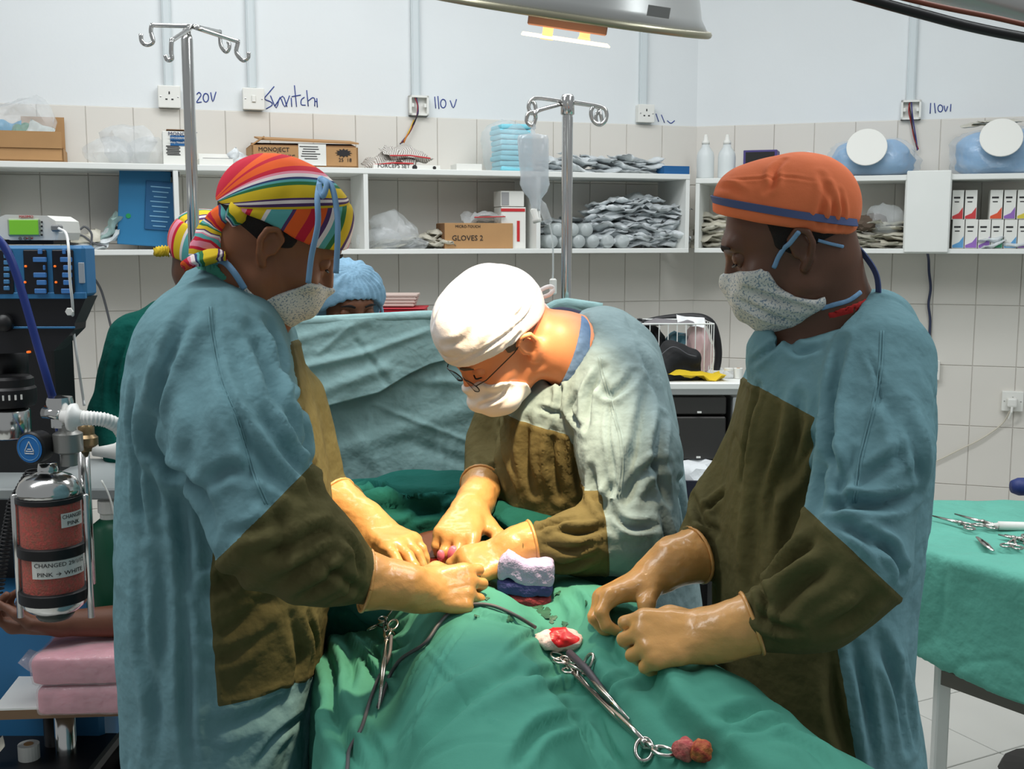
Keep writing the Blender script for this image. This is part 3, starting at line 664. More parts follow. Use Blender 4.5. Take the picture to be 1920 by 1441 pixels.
# compartment 4: instrument packs and bottles lying
packet_pile(1125, 1285, 368, 'L', ZB, .27, 45, M_pack, 'sterile packs heaped in the compartment behind the drip pole', 'flat clear sterile pack with blue edge in the heap right of the drip pole', w_=.19, d_=.13, th=.016, seed=12)
packet_pile(1020, 1120, 405, 'L', ZB, .16, 8, M_pack, 'packs behind the lying bottles', 'flat grey pack behind the clear bottles left of the drip pole', seed=13)
bt = None
for k, (px, rw) in enumerate(((1025, 0), (1050, 0), (1076, 0), (1102, 0), (1130, 0), (1158, 0), (1038, 1), (1064, 1), (1090, 1))):
    rr = .028
    if bt is None: bt = obj('lying_bottle', lathe([(0, -.07), (.024, -.068), (.028, -.06), (.028, .05), (.012, .07), (.010, .085), (0, .086)], 18, (0, 0, 0), (0, 1, 0)), mat('bottle_clear', (214, 222, 222), .12, alpha=.55), None, world=False, smooth=True); q = bt
    else: q = bt.copy(); COL.objects.link(q)
    p = wallp(px, 450, .22, 'L'); q.location = (p[0], p[1], ZB+.029+rw*.048); q.rotation_euler = (0, 0, WANG)
    q['label'] = 'small clear lying bottle, '+['first', 'second', 'third', 'fourth', 'fifth', 'sixth'][k if k < 6 else k-6]+' from left in the '+('lower' if k < 6 else 'upper')+' row behind the drip line'; q['category'] = 'bottle'; q['group'] = 'clear bottles lying in the compartment behind the drip chamber'
# right unit goods
packet_pile(1306, 1350, 402, 'R', ZB, .24, 8, M_pack2, 'packets left of the orange cap', 'grey cream packet in the compartment just left of the orange cap', w_=.14, seed=14, th=.016)
packet_pile(1590, 1692, 415, 'R', ZB, .27, 16, M_pack2, 'cream packets right of the orange cap', 'flat cream packet in the heap right of the orange cap', w_=.17, seed=15, th=.010)
p = wallp(1660, 420, .2, 'R'); crumple((p[0], p[1], ZB+.06), (.16, .12, .13), M_clear, 51, 'plastic_bag', label='crumpled clear bag on the cream packets right of the orange cap', cat='bag')
p = wallp(1620, 400, .22, 'R'); crumple((p[0], p[1], ZB+.07), (.13, .09, .07), mat('strap_brown', (86, 72, 60), .8), 52, 'strap_bundle', label='brown strap bundle on the packets right of the orange cap', cat='strap', amp=.5)
# suture cartons
cols = {'r': (196, 60, 62), 'v': (140, 100, 176), 'b': (90, 150, 196), 'g': (70, 160, 120), 'y': (206, 190, 70), 'o': (214, 84, 50)}
def suture(x0, x1, y0, y1, z, c_, lab, off=.24):
    a = wallp(x0, y1, off, 'R'); b = wallp(x1, y1, off, 'R'); W_ = math.hypot(*(b-a)[:2])-.003; H = wallp(x0, y0, off, 'R')[2]-wallp(x0, y1, off, 'R')[2]; m = (a+b)/2
    t = thing('suture_carton', lab, 'box', (m[0], m[1], z), wrot('R'))
    obj('body', box((0, .06, H/2), (W_, .12, H-.002), .001), M_paperw, t, world=False)
    obj('colour_wedge', prism([(-W_*.45, .004), (W_*.45, .004), (W_*.45, H*.42), (W_*.1, H*.22), (-W_*.45, H*.12)], -.0015, 0), mat('carton_'+c_, cols[c_], .5), t, world=False)
    obj('print_line', box((-W_*.1, -.0005, H*.74), (W_*.55, .001, .007)), M_inkb, t, world=False); obj('print_line', box((-W_*.1, -.0005, H*.60), (W_*.4, .001, .004)), M_inkb, t, world=False)
    return z+H
low = [(1784, 1808, 'b'), (1808, 1833, 'v'), (1833, 1857, 'v'), (1857, 1881, 'g'), (1881, 1907, 'b'), (1907, 1933, 'v')]
nm = {'r': 'red', 'v': 'violet', 'b': 'blue', 'g': 'green', 'y': 'yellow', 'o': 'orange red'}
ordl = ['first', 'second', 'third', 'fourth', 'fifth', 'sixth']
for k, (a_, b_, c_) in enumerate(low): zt_ = suture(a_, b_, 398, 453, ZB, c_, 'white %s suture carton, %s from left, lower row at the right edge' % (nm[c_], ordl[k]))
for k, (a_, b_, c_) in enumerate([(1784, 1807, 'r'), (1808, 1832, 'r'), (1855, 1880, 'o'), (1881, 1905, 'v'), (1906, 1932, 'y')]): suture(a_, b_, 340, 396, zt_, c_, 'white %s suture carton, %s from left, upper row at the right edge' % (nm[c_], ordl[k]))
packet_pile(1850, 1925, 446, 'R', ZB, .29, 3, M_pack, 'foil packets before the suture cartons', 'grey foil packet lying in front of the suture cartons', w_=.10, d_=.04, seed=16)
# ================================================================== PEOPLE
CLOTH_B = [(900, .25, .0008), (55, .3, .005), (20, .5, .014), (9, .5, .03)]
M_gown = mat('gown_blue_cotton', (108, 146, 154), .9, bump=CLOTH_B, var=.10, vscale=5, spec=.15)
M_gownB = mat('gown_pale_cotton', (134, 154, 156), .9, bump=CLOTH_B, var=.10, vscale=5, spec=.15)
M_olive = mat('gown_olive_panel', (88, 84, 54), .9, bump=CLOTH_B, var=.16, vscale=5, spec=.15)
M_oliveB = mat('gown_khaki_panel', (98, 90, 58), .9, bump=CLOTH_B, var=.14, vscale=5, spec=.15)
M_skinA = mat('skin_brown', (128, 80, 52), .5, bump=[(500, .15, .0008)], sss=.08, var=.06, vscale=20)
M_skinB = mat('skin_light', (226, 146, 100), .45, bump=[(500, .15, .0008)], sss=.15, var=.05, vscale=20)
M_skinC = mat('skin_dark_brown', (94, 62, 45), .45, bump=[(500, .15, .0008)], sss=.05, var=.08, vscale=20)
M_skinP = mat('skin_patient', (104, 66, 48), .55, bump=[(300, .2, .001)], sss=.05, var=.10, vscale=30)
M_hair = mat('hair_black', (24, 19, 17), .8, bump=[(900, .8, .002)])
M_hairB = mat('hair_grey', (98, 84, 72), .8, bump=[(900, .8, .002)])
M_glove = mat('glove_latex', (206, 154, 92), .32, bump=[(90, .3, .003), (400, .12, .0008)], sss=.12, var=.07, vscale=18, coat=.2)
M_floral = speckle_mat('mask_floral_cotton', (206, 208, 202), (128, 146, 160), 340, .545)
M_white = mat('mask_paper_white', (238, 234, 230), .8, bump=[(500, .2, .001)])
M_capW = mat('cap_white_cotton', (236, 230, 228), .85, bump=[(700, .3, .001), (40, .3, .005)])
M_tie = mat('tie_blue_cotton', (120, 160, 196), .85, bump=[(900, .3, .001)])
M_tiedark = mat('tie_slate_cotton', (78, 92, 134), .85, bump=[(900, .3, .001)])
M_orange = mat('cap_orange_cotton', (232, 122, 76), .88, bump=[(800, .25, .001), (25, .25, .006)], var=.06)
M_eyew = mat('eye_white', (120, 104, 92), .3); M_dark = mat('eye_dark', (18, 12, 10), .35)
M_chrome = mat('chrome_steel', (214, 214, 212), .16, 1.0)
M_steel = mat('instrument_steel', (190, 186, 180), .25, 1.0)
RD, OR, YL, PK, WH, TQ, PU, GN, NV = (196, 34, 58), (232, 96, 40), (214, 184, 40), (224, 140, 160), (232, 222, 220), (92, 168, 168), (84, 56, 100), (44, 112, 68), (52, 64, 110)
M_stripeU = stripes_mat('cap_stripes_crown', [(3, YL), (3, PU), (3, WH), (2, PU), (11, YL), (3, GN), (2, TQ), (2, NV), (3, WH), (2, PK), (4, RD), (7, OR), (3, RD), (6, OR), (5, RD)])
M_stripeB = stripes_mat('cap_stripes_band', [(4, RD), (6, PK), (3, RD), (7, YL), (2, WH), (11, TQ), (2, PU), (8, OR), (6, RD), (4, OR), (3, PU), (3, WH), (4, TQ), (3, GN), (6, YL), (2, PU), (3, WH), (2, PK), (5, TQ)])

class Head:
    def __init__(s, ear, side, f, u, scale=1.0):
        """ear: world point of the ear seen; side +1 = the left ear"""
        f = np.array(f, float); f /= np.linalg.norm(f); u = np.array(u, float); u -= f*(u@f); u /= np.linalg.norm(u)
        l = np.cross(u, f); s.f, s.l, s.u = f, l, u; s.R = np.stack([f, l, u]); s.O = np.array(ear)-l*side*.076*scale; s.sc = scale
    def L(s, p): return ((p-s.O)@s.R.T)/s.sc
    def W(s, q): return s.O+(np.asarray(q, float)*s.sc)@s.R
    def skull(s, q):
        a = np.abs(q[:, 1]); m = np.stack([q[:, 0], a, q[:, 2]], 1)
        d = ell(q, (-.008, 0, .045), (.097, .076, .079))
        d = smin(d, ell(q, (.033, 0, -.018), (.060, .059, .080)), .03)
        d = smin(d, rc(m, (.005, .052, -.055), (.068, .014, -.092), .020, .017), .028)
        d = smin(d, rc(m, (.082, .03, .034), (.086, .0, .036), .014, .016), .016)
        d = smin(d, ell(m, (.062, .044, -.018), (.026, .022, .020)), .02)
        d = smax(d, -ell(m, (.106, .032, .013), (.020, .018, .012)), .014)
        n = smin(rc(m, (.088, 0, .026), (.107, 0, -.018), .008, .0115), rc(m, (.097, 0, -.022), (.096, .012, -.024), .010, .0075), .008)
        d = smin(d, n, .012)
        d = smin(d, ell(m, (.094, 0, -.058), (.012, .024, .007)), .008); d = smin(d, ell(m, (.090, 0, -.070), (.012, .020, .007)), .008)
        return d
    def ears(s, q):
        m = np.stack([q[:, 0], np.abs(q[:, 1]), q[:, 2]], 1)
        pts = [(.004, .072, -.004), (.006, .077, .018), (-.008, .083, .030), (-.022, .086, .022), (-.024, .085, .004), (-.014, .080, -.016), (-.002, .074, -.028)]
        rim = chain(m, pts, [.004, .0042, .0048, .005, .005, .0055, .006])
        bowl = ell(m, (-.008, .074, .004), (.014, .006, .024)); d = smin(rim, bowl, .006)
        d = smin(d, rc(m, (.004, .072, -.006), (.003, .075, .0), .004, .003), .003)
        d = smax(d, -ell(m, (-.006, .083, .0), (.008, .007, .013)), .004)
        return d
    def sdf(s, p):
        q = s.L(p); return smin(s.skull(q), s.ears(q), .005)*s.sc

def person_head(root, H, skin, neck, nr, chest, body_lo=None, hairm=M_hair, hair=None, h=.003, extra=None, lower=None):
    """one continuous body mesh: head, neck, upper chest, plus the hidden trunk, arms and legs on a coarser grid"""
    def f(p):
        q = H.L(p); d = smin(H.skull(q), H.ears(q), .005)*H.sc
        d = smin(d, chain(p, neck, nr, .02), .03)
        d = smin(d, chain(p, chest, [.075]*len(chest)), .05)
        return d
    allp = np.array([H.W((.12, .1, .14)), H.W((-.12, -.1, -.14)), H.W((.12, -.1, -.14)), H.W((-.12, .1, .14)), H.W((.12, .1, -.14)), H.W((-.12, -.1, .14)), H.W((.12, -.1, .14)), H.W((-.12, .1, -.14))]+[np.array(n) for n in neck])
    V, F = mesh_sdf(f, allp.min(0)-.05, allp.max(0)+.05, h, relax=1)
    parts = [(V, F.tolist())]
    if lower is not None:
        V2, F2 = mesh_sdf(lower[0], lower[1], lower[2], .014); parts.append((V2, F2.tolist()))
    b = obj('body', merge(*parts), skin, root, smooth=True)
    # eyes with lowered lids and brows
    for sd in (1, -1):
        obj('eye', lathe([(0, -.0125), (.006, -.011), (.0105, -.006), (.0122, 0), (.0105, .006), (.006, .011), (0, .0125)], 16, H.W((.079, sd*.032, .012)), H.f), M_eyew, root, smooth=True)
        lid = lathe([(.0125, -.005), (.0139, .001), (.0128, .006), (.009, .0108), (.004, .0136), (0, .0140)], 16, H.W((.0788, sd*.032, .0128)), H.f*.86+H.u*.42+H.l*sd*.3)
        obj('eyelid', lid, skin, root, smooth=True)
        pts = catmull([H.W((.0925, sd*.022, .0065)), H.W((.0955, sd*.032, .0045)), H.W((.089, sd*.045, .0065))], 5)
        obj('eyelash', tube(pts, .0012*1.3, 6), M_dark, root, smooth=True)
        pts = catmull([H.W((.102, sd*.014, .032)), H.W((.101, sd*.030, .037)), H.W((.090, sd*.048, .033))], 5)
        obj('eyebrow', tube(pts, [.0028, .004, .0016], 6, flat=(H.f, .5)), hairm, root, smooth=True)
    if hair is not None:
        def g(p):
            q = H.L(p); return np.maximum((H.skull(q)-.0035), hair(q))*H.sc
        V, F = mesh_sdf(g, H.O-.16, H.O+.16, .004); obj('hair', (V, F), hairm, root, smooth=True)

def cap_parts(root, H, dome, brim, mats, seam=None, stripefn=None, off=.006, wr=.0025, h=.0035, names=('crown', 'band'), labels=(None, None), freq=14, seamgroove=True, creases=None):
    def g(p):
        q = H.L(p); d = smin(H.skull(q)-off, dome(q), .02)
        return smax(d, brim(q), .004)*H.sc
    lo = H.O-.2*H.sc; hi = H.O+.2*H.sc
    V, F = mesh_sdf(g, lo, hi, h); q = H.L(V); N = vnormals(V, F)
    r = np.stack([q[:, 0]*freq, q[:, 1]*freq, q[:, 2]*freq*.45], 1)
    V = V+N*(fbm(r+3.1, 3)*wr)[:, None]
    if creases: V = folds(V, F, creases, .6)
    q = H.L(V)
    if seam is None:
        o = obj(names[0], (V, F), mats[0], root, smooth=True, attrs=None if stripefn is None else {'stripe': stripefn[0](q)}); return
    s = seam(q)
    if seamgroove: V = V-N*(.0022*np.exp(-(s/.003)**2))[:, None]
    (V1, F1), (V2, F2) = split_field(V, F, s)
    for k, (v, f_) in enumerate(((V1, F1), (V2, F2))):
        obj(names[k], (v, f_), mats[k], root, smooth=True, label=labels[k], attrs=None if stripefn is None else {'stripe': stripefn[k](H.L(v))})

def mask_part(root, H, pouch, edge, m, h=.003, wr=.0011, label=None, creases=None, fmin=-.018):
    def g(p):
        q = H.L(p); m = np.stack([q[:, 0], np.abs(q[:, 1]), q[:, 2]], 1); d = smin(H.skull(q)-.005, pouch(q), .012)
        if fmin < 0: d = smin(d, rc(m, (-.002, .050, -.078), (.055, .020, -.088), .020, .020), .015)
        d = smax(d, q[:, 2]-edge(q[:, 0]), .003)
        return smax(d, -(q[:, 0]-fmin), .003)*H.sc
    V, F = mesh_sdf(g, H.O-.2, H.O+.2, h); q = H.L(V); N = vnormals(V, F)
    # soft pleats fanning from the gathered ends
    V = V+N*(wr*np.sin(q[:, 0]*110+q[:, 2]*70+3*noise3(q*14)))[:, None]
    if creases: V = folds(V, F, creases)
    return obj('mask', (V, F), m, root, smooth=True, label=label)

# ---------------- hands
def rotv(v, ax, a):
    ax = ax/np.linalg.norm(ax); return v*math.cos(a)+np.cross(ax, v)*math.sin(a)+ax*np.dot(ax, v)*(1-math.cos(a))
def hand_fn(wrist, toward, dorsal, right, curls, spread=(8, 2, -4, -10), thumb=None, sc=1.0, arm=None, fat=1.0):
    x = np.array(toward, float)-np.array(wrist, float); x /= np.linalg.norm(x)
    z = np.array(dorsal, float); z -= x*(z@x); z /= np.linalg.norm(z)
    y = np.cross(z, x)*(1 if right else -1); R = np.stack([x, y, z]); O = np.array(wrist, float)
    ys = [.030, .010, -.011, -.030]; bx = [.090, .093, .088, .080]; ln = [.070, .078, .072, .056]; rr = [.0098, .0100, .0095, .0085]
    chains = []
    for i in range(4):
        p = np.array([bx[i], ys[i], 0.]); sp = math.radians(spread[i]); d = np.array([math.cos(sp), math.sin(sp), 0]); ax = np.array([-math.sin(sp), math.cos(sp), 0])
        pts = [p]; a = 0
        for k, fr in enumerate((.44, .31, .25)):
            a += math.radians(curls[i][k]); dd = rotv(d, ax, a); p = p+dd*ln[i]*fr; pts.append(p)
        chains.append((pts, [rr[i]*fat, rr[i]*.97*fat, rr[i]*.88*fat, rr[i]*.78*fat]))
    if thumb is None: thumb = [(.020, .026, -.010), (.050, .048, -.018), (.078, .056, -.022), (.102, .054, -.026)]
    th = [np.array(t, float) for t in thumb]
    def f(p):
        q = (p-O)@R.T/sc
        d = None
        for i in range(4):
            e = rc(q, (.004, ys[i]*.55, -.002), (bx[i], ys[i], -.001), .0165, .0128*fat); d = e if d is None else smin(d, e, .018)
        d = smin(d, rc(q, (.015, .016, -.010), (.050, .026, -.010), .014, .012), .015)
        fg = None
        for pts, rs in chains:
            e = chain(q, pts, rs, .003); fg = e if fg is None else smin(fg, e, .0018)
        d = smin(d, fg, .009)
        d = smin(d, chain(q, th, [.015*fat, .0125*fat, .0108*fat, .0085*fat], .004), .010)
        return d*sc
    pts = [th[-1]]+[c[0][k] for c in chains for k in (1, 2, 3)]+[np.array([0, .03, 0]), np.array([0, -.03, 0.])]
    W = np.array([O+(p_*sc)@R for p_ in pts])
    return f, W, R
def glove(root, hf, armpts, armr, h=.0024, label=None, m=None, name='glove', rim=True, wr=.0012):
    f, W, R = hf
    def g(p):
        d = smin(f(p), chain(p, armpts, armr, .02), .02); 
        e = np.array(armpts[-1])-np.array(armpts[-2]); e = e/np.linalg.norm(e)
        return smax(d, (p-np.array(armpts[-1]))@e, .003)
    A = np.vstack([W, np.array(armpts)]); V, F = mesh_sdf(g, A.min(0)-.05, A.max(0)+.05, h)
    N = vnormals(V, F); V = V+N*((fbm(V*45, 2)*wr)+(wr*.8*np.maximum(0, fbm(np.stack([V[:, 0]*25, V[:, 1]*25, V[:, 2]*90], 1), 2))))[:, None]
    o = obj(name, (V, F), m or M_glove, root, smooth=True, label=label)
    if rim:
        c = np.array(armpts[-1]); e = c-np.array(armpts[-2]); x, y, _ = frame_of(e); r = armr[-1]
        ring = [c+(x*math.cos(a)+y*math.sin(a))*r*1.01 for a in np.linspace(0, 2*math.pi, 25)]
        obj('cuff_rim', tube(ring, .0028, 6, False), m or M_glove, o, smooth=True)
    return o

# ---------------- gowns
def torso_fn(levels, Yc, n=2.3):
    zs = []; cx = []; rx = []; ry = []; cy = []
    for lv in levels:
        y, xl, xr, r = lv[:4]; Yl = lv[4] if len(lv) > 4 else Yc
        a = P(xl, y, Yl); b = P(xr, y, Yl); zs.append(a[2]); cx.append((a[0]+b[0])/2); rx.append((b[0]-a[0])/2); ry.append(r); cy.append(Yl)
    zs, cx, rx, ry, cy = map(np.array, (zs, cx, rx, ry, cy)); o = np.argsort(zs); zs, cx, rx, ry, cy = zs[o], cx[o], rx[o], ry[o], cy[o]
    zz = np.linspace(zs[0], zs[-1], 200)
    def sm(a):
        v = np.interp(zz, zs, a); k = np.ones(9)/9; return np.convolve(np.pad(v, 4, 'edge'), k, 'valid')
    CX, RX, RY, CY = sm(cx), sm(rx), sm(ry), sm(cy)
    def f(p):
        z = np.clip(p[:, 2], zz[0], zz[-1]); X = np.interp(z, zz, CX); A = np.interp(z, zz, RX); B = np.interp(z, zz, RY); Yy = np.interp(z, zz, CY)
        u = np.abs(p[:, 0]-X)/A; v = np.abs(p[:, 1]-Yy)/B
        k = (u**n+v**n)**(1/n); g = np.sqrt((u/A)**2+(v/B)**2)/np.maximum(np.sqrt(u*u+v*v), 1e-6)
        d = (k-1)/np.maximum(g, 1e-6)
        e = np.maximum(p[:, 2]-zz[-1], zz[0]-p[:, 2])
        return smax(d, e, .05)
    return f, zz[0], zz[-1]
def gown(root, fn, lo, hi, h, creases, olive, mats, wr=.004, post=None, names=('gown', 'olive_panel'), fsc=1.0, seams=()):
    V, F = mesh_sdf(fn, lo, hi, h, relax=2)
    N = vnormals(V, F)
    V = V+N*(wr*fbm(np.stack([V[:, 0]*9, V[:, 1]*9, V[:, 2]*3.2], 1), 3)+wr*.22*fbm(V*34, 2))[:, None]
    # sharp little crumples: ridged noise
    V = V-N*(wr*.55*(np.maximum(0, 1-6*np.abs(fbm(np.stack([V[:, 0]*7+2, V[:, 1]*7, V[:, 2]*4], 1), 2)))))[:, None]
    V = folds(V, F, creases, fsc)
    cm = np.clip(noise3(V*4.5+5)*1.6+.35, 0, 1); V = V-N*(wr*.9*cm*np.maximum(0, 1-7*np.abs(fbm(V*np.array([11, 11, 8])+fbm(V*5, 2)[:, None]*.6, 2))))[:, None]
    V = relaxv(V, F, .2)
    s = olive(V); N = vnormals(V, F)
    V = V+N*(np.where(s > 0, .0016, 0)+.0016*np.exp(-((s-.006)/.003)**2)-.0012*np.exp(-(s/.0025)**2))[:, None]   # seam
    (V1, F1), (V2, F2) = split_field(V, F, s)
    g = obj(names[0], (V2, F2), mats[0], root, smooth=True)
    bvs = BVHTree.FromPolygons(V.tolist(), np.asarray(F).tolist())
    for sm_ in seams:
        for off_ in (-2.6, 2.6):
            pts = [h[0] for h in (bvs.ray_cast(Vector((0, 0, CZ)), Vector(ray(x+off_, y)).normalized()) for x, y in catmull(sm_, 8)[:, :2]) if h[0] is not None]
            if len(pts) > 3: obj('seam', tube(np.array([list(p_) for p_ in pts]), .0014, 6), mats[0], g, smooth=True)
    o = obj(names[1], (V1, F1), mats[1], g, smooth=True, label='olive green reinforcing panel and lower sleeves')
    return g
def cuffgather(root, c, e, r, m):
    """gathered knit wrist of the gown"""
    x, y, d = frame_of(e); pts = []; V = []; F = []; n = 48; rings = 7
    for k in range(rings):
        t = k/(rings-1)
        for i in range(n):
            a = 2*math.pi*i/n; rr = r*(1+.14*math.sin(t*math.pi))+.003*math.sin(i*2.6+k*.6)*(1-.3*t); V.append(np.array(c)+d*(t*.035)+(x*math.cos(a)+y*math.sin(a))*rr)
    for k in range(rings-1):
        for i in range(n): F.append([k*n+i, k*n+(i+1) % n, (k+1)*n+(i+1) % n, (k+1)*n+i])
    F.append(list(range(n))[::-1]); F.append([(rings-1)*n+i for i in range(n)])
    return obj('sleeve_cuff', (np.array(V), F), m, root, smooth=True)
def collar_band(root, neckf, plane_p, plane_n, lo_, hi_, m, label, th=.006, bb=None):
    n_ = np.array(plane_n)
    V, F = mesh_sdf(lambda p: smax(smax(neckf(p)-th, -(neckf(p)-th+.004), .002), smax((p-plane_p)@n_-hi_, lo_-(p-plane_p)@n_, .003), .003), bb[0], bb[1], .0032)
    return obj('shirt_collar', (V, F), m, root, smooth=True, label=label)
def lower_body(hip, Y, xs, facing, arms=(), shoulders=()):
    """hidden trunk, arms, legs and feet so that the figure stands on the floor"""
    hx, hz = hip; fx = facing
    def f(p):
        d = rc(p, (hx, Y, hz), (hx, Y, hz+.30), .115, .12)
        for (x, y) in xs:
            d = smin(d, chain(p, [(hx, (Y+y)/2, hz-.05), (x, y, .50), (x, y, .09)], [.085, .056, .036], .03), .05)
            d = smin(d, rc(p, (x, y, .055), (x+fx*.15, y, .045), .038, .032), .02)
        for a in arms: d = smin(d, chain(p, a[0], a[1], .02), .03)
        return d
    return f
def shoes(root, xs, fx, m):
    for (x, y) in xs:
        V, F = mesh_sdf(lambda p: np.maximum(smin(rc(p, (x-.01*fx, y, .06), (x+fx*.17, y, .045), .05, .042), rc(p, (x, y, .06), (x, y, .10), .05, .046), .02), -(p[:, 2]-.002)), (x-.3, y-.1, -.02), (x+.3, y+.1, .18), .008)
        obj('shoe', (V, F), m, root, smooth=True)
M_shoe = mat('clog_white', (200, 200, 196), .5); M_trouser = mat('trousers_green', (44, 92, 84), .9)

# ================================================================== LEFT SURGEON
root = thing('person', 'surgeon in blue gown and rainbow striped cap standing at left, seen from the side', 'person', (P(420, 1000, 1.87)[0], 1.87, 0))
A = root
HA = Head(P(512, 466, 1.762), -1, (.84, .26, -.50), (.5, 0, .86), 1.02)
nbA = P(440, 585, 1.85); hxA = P(425, 1000, 1.87)[0]
xsA = [(hxA, 1.76), (hxA, 1.98)]
person_head(A, HA, M_skinA, [HA.W((-.035, 0, -.03)), nbA], [.060, .066], [nbA, P(430, 680, 1.82)],
            hair=lambda q: np.maximum(np.maximum(q[:, 0]-(.020+.008*noise3(q*40)-np.clip(.012-q[:, 2], 0, .03)*1.4), -q[:, 2]-.048), np.abs(q[:, 1])*0+(-(q[:, 2]+.035-.0*q[:, 0]))),
            lower=(lower_body((hxA, .92), 1.87, xsA, 1), (hxA-.35, 1.5, -.02), (hxA+.45, 2.2, 1.36)))
shoes(A, xsA, 1, M_shoe)
# cap
domeA = lambda q: smin(ell(q, (-.002, 0, .060), (.100, .088, .070)), ell(q, (.048, 0, .074), (.040, .064, .040)), .03)
brimA = lambda q: (.030+.13*q[:, 0])-q[:, 2]-.004*np.sin(q[:, 0]*40)
seamA = lambda q: q[:, 2]-(.070+.60*q[:, 0])
cap_parts(A, HA, domeA, brimA, (M_stripeU, M_stripeB), seam=seamA,
          stripefn=(lambda q: .02+.93*np.clip((q[:, 2]-(.070+.60*q[:, 0]))*.857/(.090*np.clip(1-((q[:, 0]*.857+(q[:, 2]-.070)*.515)/.125)**2, .12, 1)), 0, 1), lambda q: (q[:, 0]+.085+.12*(q[:, 2]-.05)+.003*np.sin(q[:, 2]*60))/.205), off=.008,
          names=('cap', 'cap_band'), labels=('striped cap crown', 'cap band with upright stripes'))
# knot and tails of the cap behind the head
def striped_tube(parent, pts, r, m, rep=6, flat=None, name='cap_tie'):
    p = catmull(pts, 8); V, F = tube(p, r, 12, flat=flat); st = np.repeat(np.linspace(0, 1, len(p)), 12)*rep+np.tile(np.sin(np.linspace(0, 6.28, 12))*.03, len(p))
    V = V+(fbm(V*60, 2)*.003)[:, None]+vnormals(V, np.array(F[:-2]))*(.0025*np.sin(np.tile(np.linspace(0, 6.283*4, 12, endpoint=False), len(p))+st*5))[:, None]
    return obj(name, (V, F), m, parent, smooth=True, attrs={'stripe': st})
YA = 1.80
striped_tube(A, [P(470, 385, YA-.02), P(452, 398, YA-.03), P(440, 412, YA-.02)], [.010, .020, .012], M_stripeU, .6, name='cap_knot')
striped_tube(A, [P(455, 398, YA), P(425, 405, YA-.01), P(400, 430, YA-.01), P(388, 462, YA-.02), P(385, 492, YA-.02)], [.012, .018, .022, .026, .022], M_stripeB, 1.4)
striped_tube(A, [P(452, 405, YA), P(440, 440, YA), P(425, 470, YA-.01), P(432, 494, YA-.02)], [.010, .018, .020, .012], M_stripeB, 1.1)
striped_tube(A, [P(425, 478, YA-.04), P(395, 482, YA-.05), P(360, 492, YA-.06), P(343, 502, YA-.06)], [.010, .018, .016, .006], M_stripeU, .8, flat=((0, 0, 1), .5))
# mask
edA = lambda f: np.interp(f, [-.02, 0, .028, .05, .073, .11], [-.066, -.074, -.076, -.052, -.020, -.018])
mask_part(A, HA, lambda q: smin(ell(q, (.048, 0, -.072), (.056, .060, .038)), ell(q, (.080, 0, -.042), (.038, .046, .034)), .03), edA, M_floral, label='white cotton mask with tiny blue flowers')
lA = -1
def strap(rootp, pts, r, m, name='mask_tie', fl=(0, 1, 0), surf=None):
    c = catmull(pts, 8)
    if surf is not None:
        for _ in range(60):
            d = surf(c); c[:, 1] -= np.where(d < .0015, .002, 0)
        c[1:-1] = .25*c[:-2]+.5*c[1:-1]+.25*c[2:]
    return obj(name, tube(c, r, 8, flat=(fl, .35)), m, rootp, smooth=True)
strap(A, [P(578, 530, 1.755), P(584, 480, 1.748), P(596, 420, 1.735), P(595, 370, 1.745), P(600, 335, 1.80)], .0045, M_tie)
strap(A, [P(600, 335, 1.78), P(612, 345, 1.755), P(605, 368, 1.745), P(598, 345, 1.76)], .0045, M_tie)
strap(A, [P(602, 334, 1.775), P(622, 350, 1.755), P(632, 400, 1.745), P(633, 450, 1.738), P(630, 512, 1.742)], .0045, M_tie)
gs_ = lambda p: smin(smin(HA.sdf(p), chain(p, [HA.W((-.035, 0, -.03)), nbA], [.060, .066]), .03), domeA(HA.L(p))-.006, .01)
for pts in ([P(458, 540, 1.76), P(440, 512, 1.75), P(422, 492, 1.765), P(405, 486, 1.78)],): strap(A, pts, .0052, M_tie, surf=gs_)
# gown
tA, zlo, zhi = torso_fn([(490, 388, 432, .06), (510, 366, 452, .09), (530, 345, 480, .13), (570, 305, 520, .18), (620, 275, 545, .21), (700, 253, 562, .215), (800, 240, 590, .20), (900, 235, 612, .19), (1000, 231, 618, .19), (1130, 233, 612, .195), (1250, 242, 600, .20), (1441, 250, 586, .21), (1900, 250, 590, .22), (2150, 245, 595, .22)], 1.87)
ShA = P(410, 668, 1.75); UmA = P(446, 820, 1.645); ElA = P(505, 985, 1.60); FmA = P(595, 1045, 1.60); CuA = P(682, 1084, 1.635)
slA = lambda p: smin(chain(p, [ShA, UmA, ElA], [.092, .092, .080], .03), chain(p, [ElA, FmA, CuA], [.074, .062, .040], .03), .05)
elF = P(585, 925, 2.02); cuF = P(640, 948, 2.0)
farA = lambda p: chain(p, [P(520, 760, 2.03), elF, cuF], [.09, .065, .045])
nkA = lambda p: rc(p, HA.W((-.035, 0, -.03)), nbA, .066, .072)
ca_ = P(392, 484, 1.80); cb_ = P(528, 625, 1.80); NCA = np.array([-(cb_-ca_)[2], 0, (cb_-ca_)[0]]); NCA /= np.linalg.norm(NCA)
def gA(p):
    d = smin(tA(p), slA(p), np.interp(p[:, 2], [P(0, 860, 1.7)[2], P(0, 720, 1.7)[2]], [.03, .075])); d = smin(d, farA(p), .03)
    d = smin(d, rc(p, P(392, 520, 1.84), P(470, 590, 1.80), .03, .03), .04)
    return smax(d, -np.maximum(nkA(p), -((p-P(392, 484, 1.80))@NCA)), .010)
dirF = ElA-np.array(CuA); dirF = -dirF/np.linalg.norm(dirF)
pA1 = P(437, 1018, 1.55); pA2 = P(534, 922, 1.55)
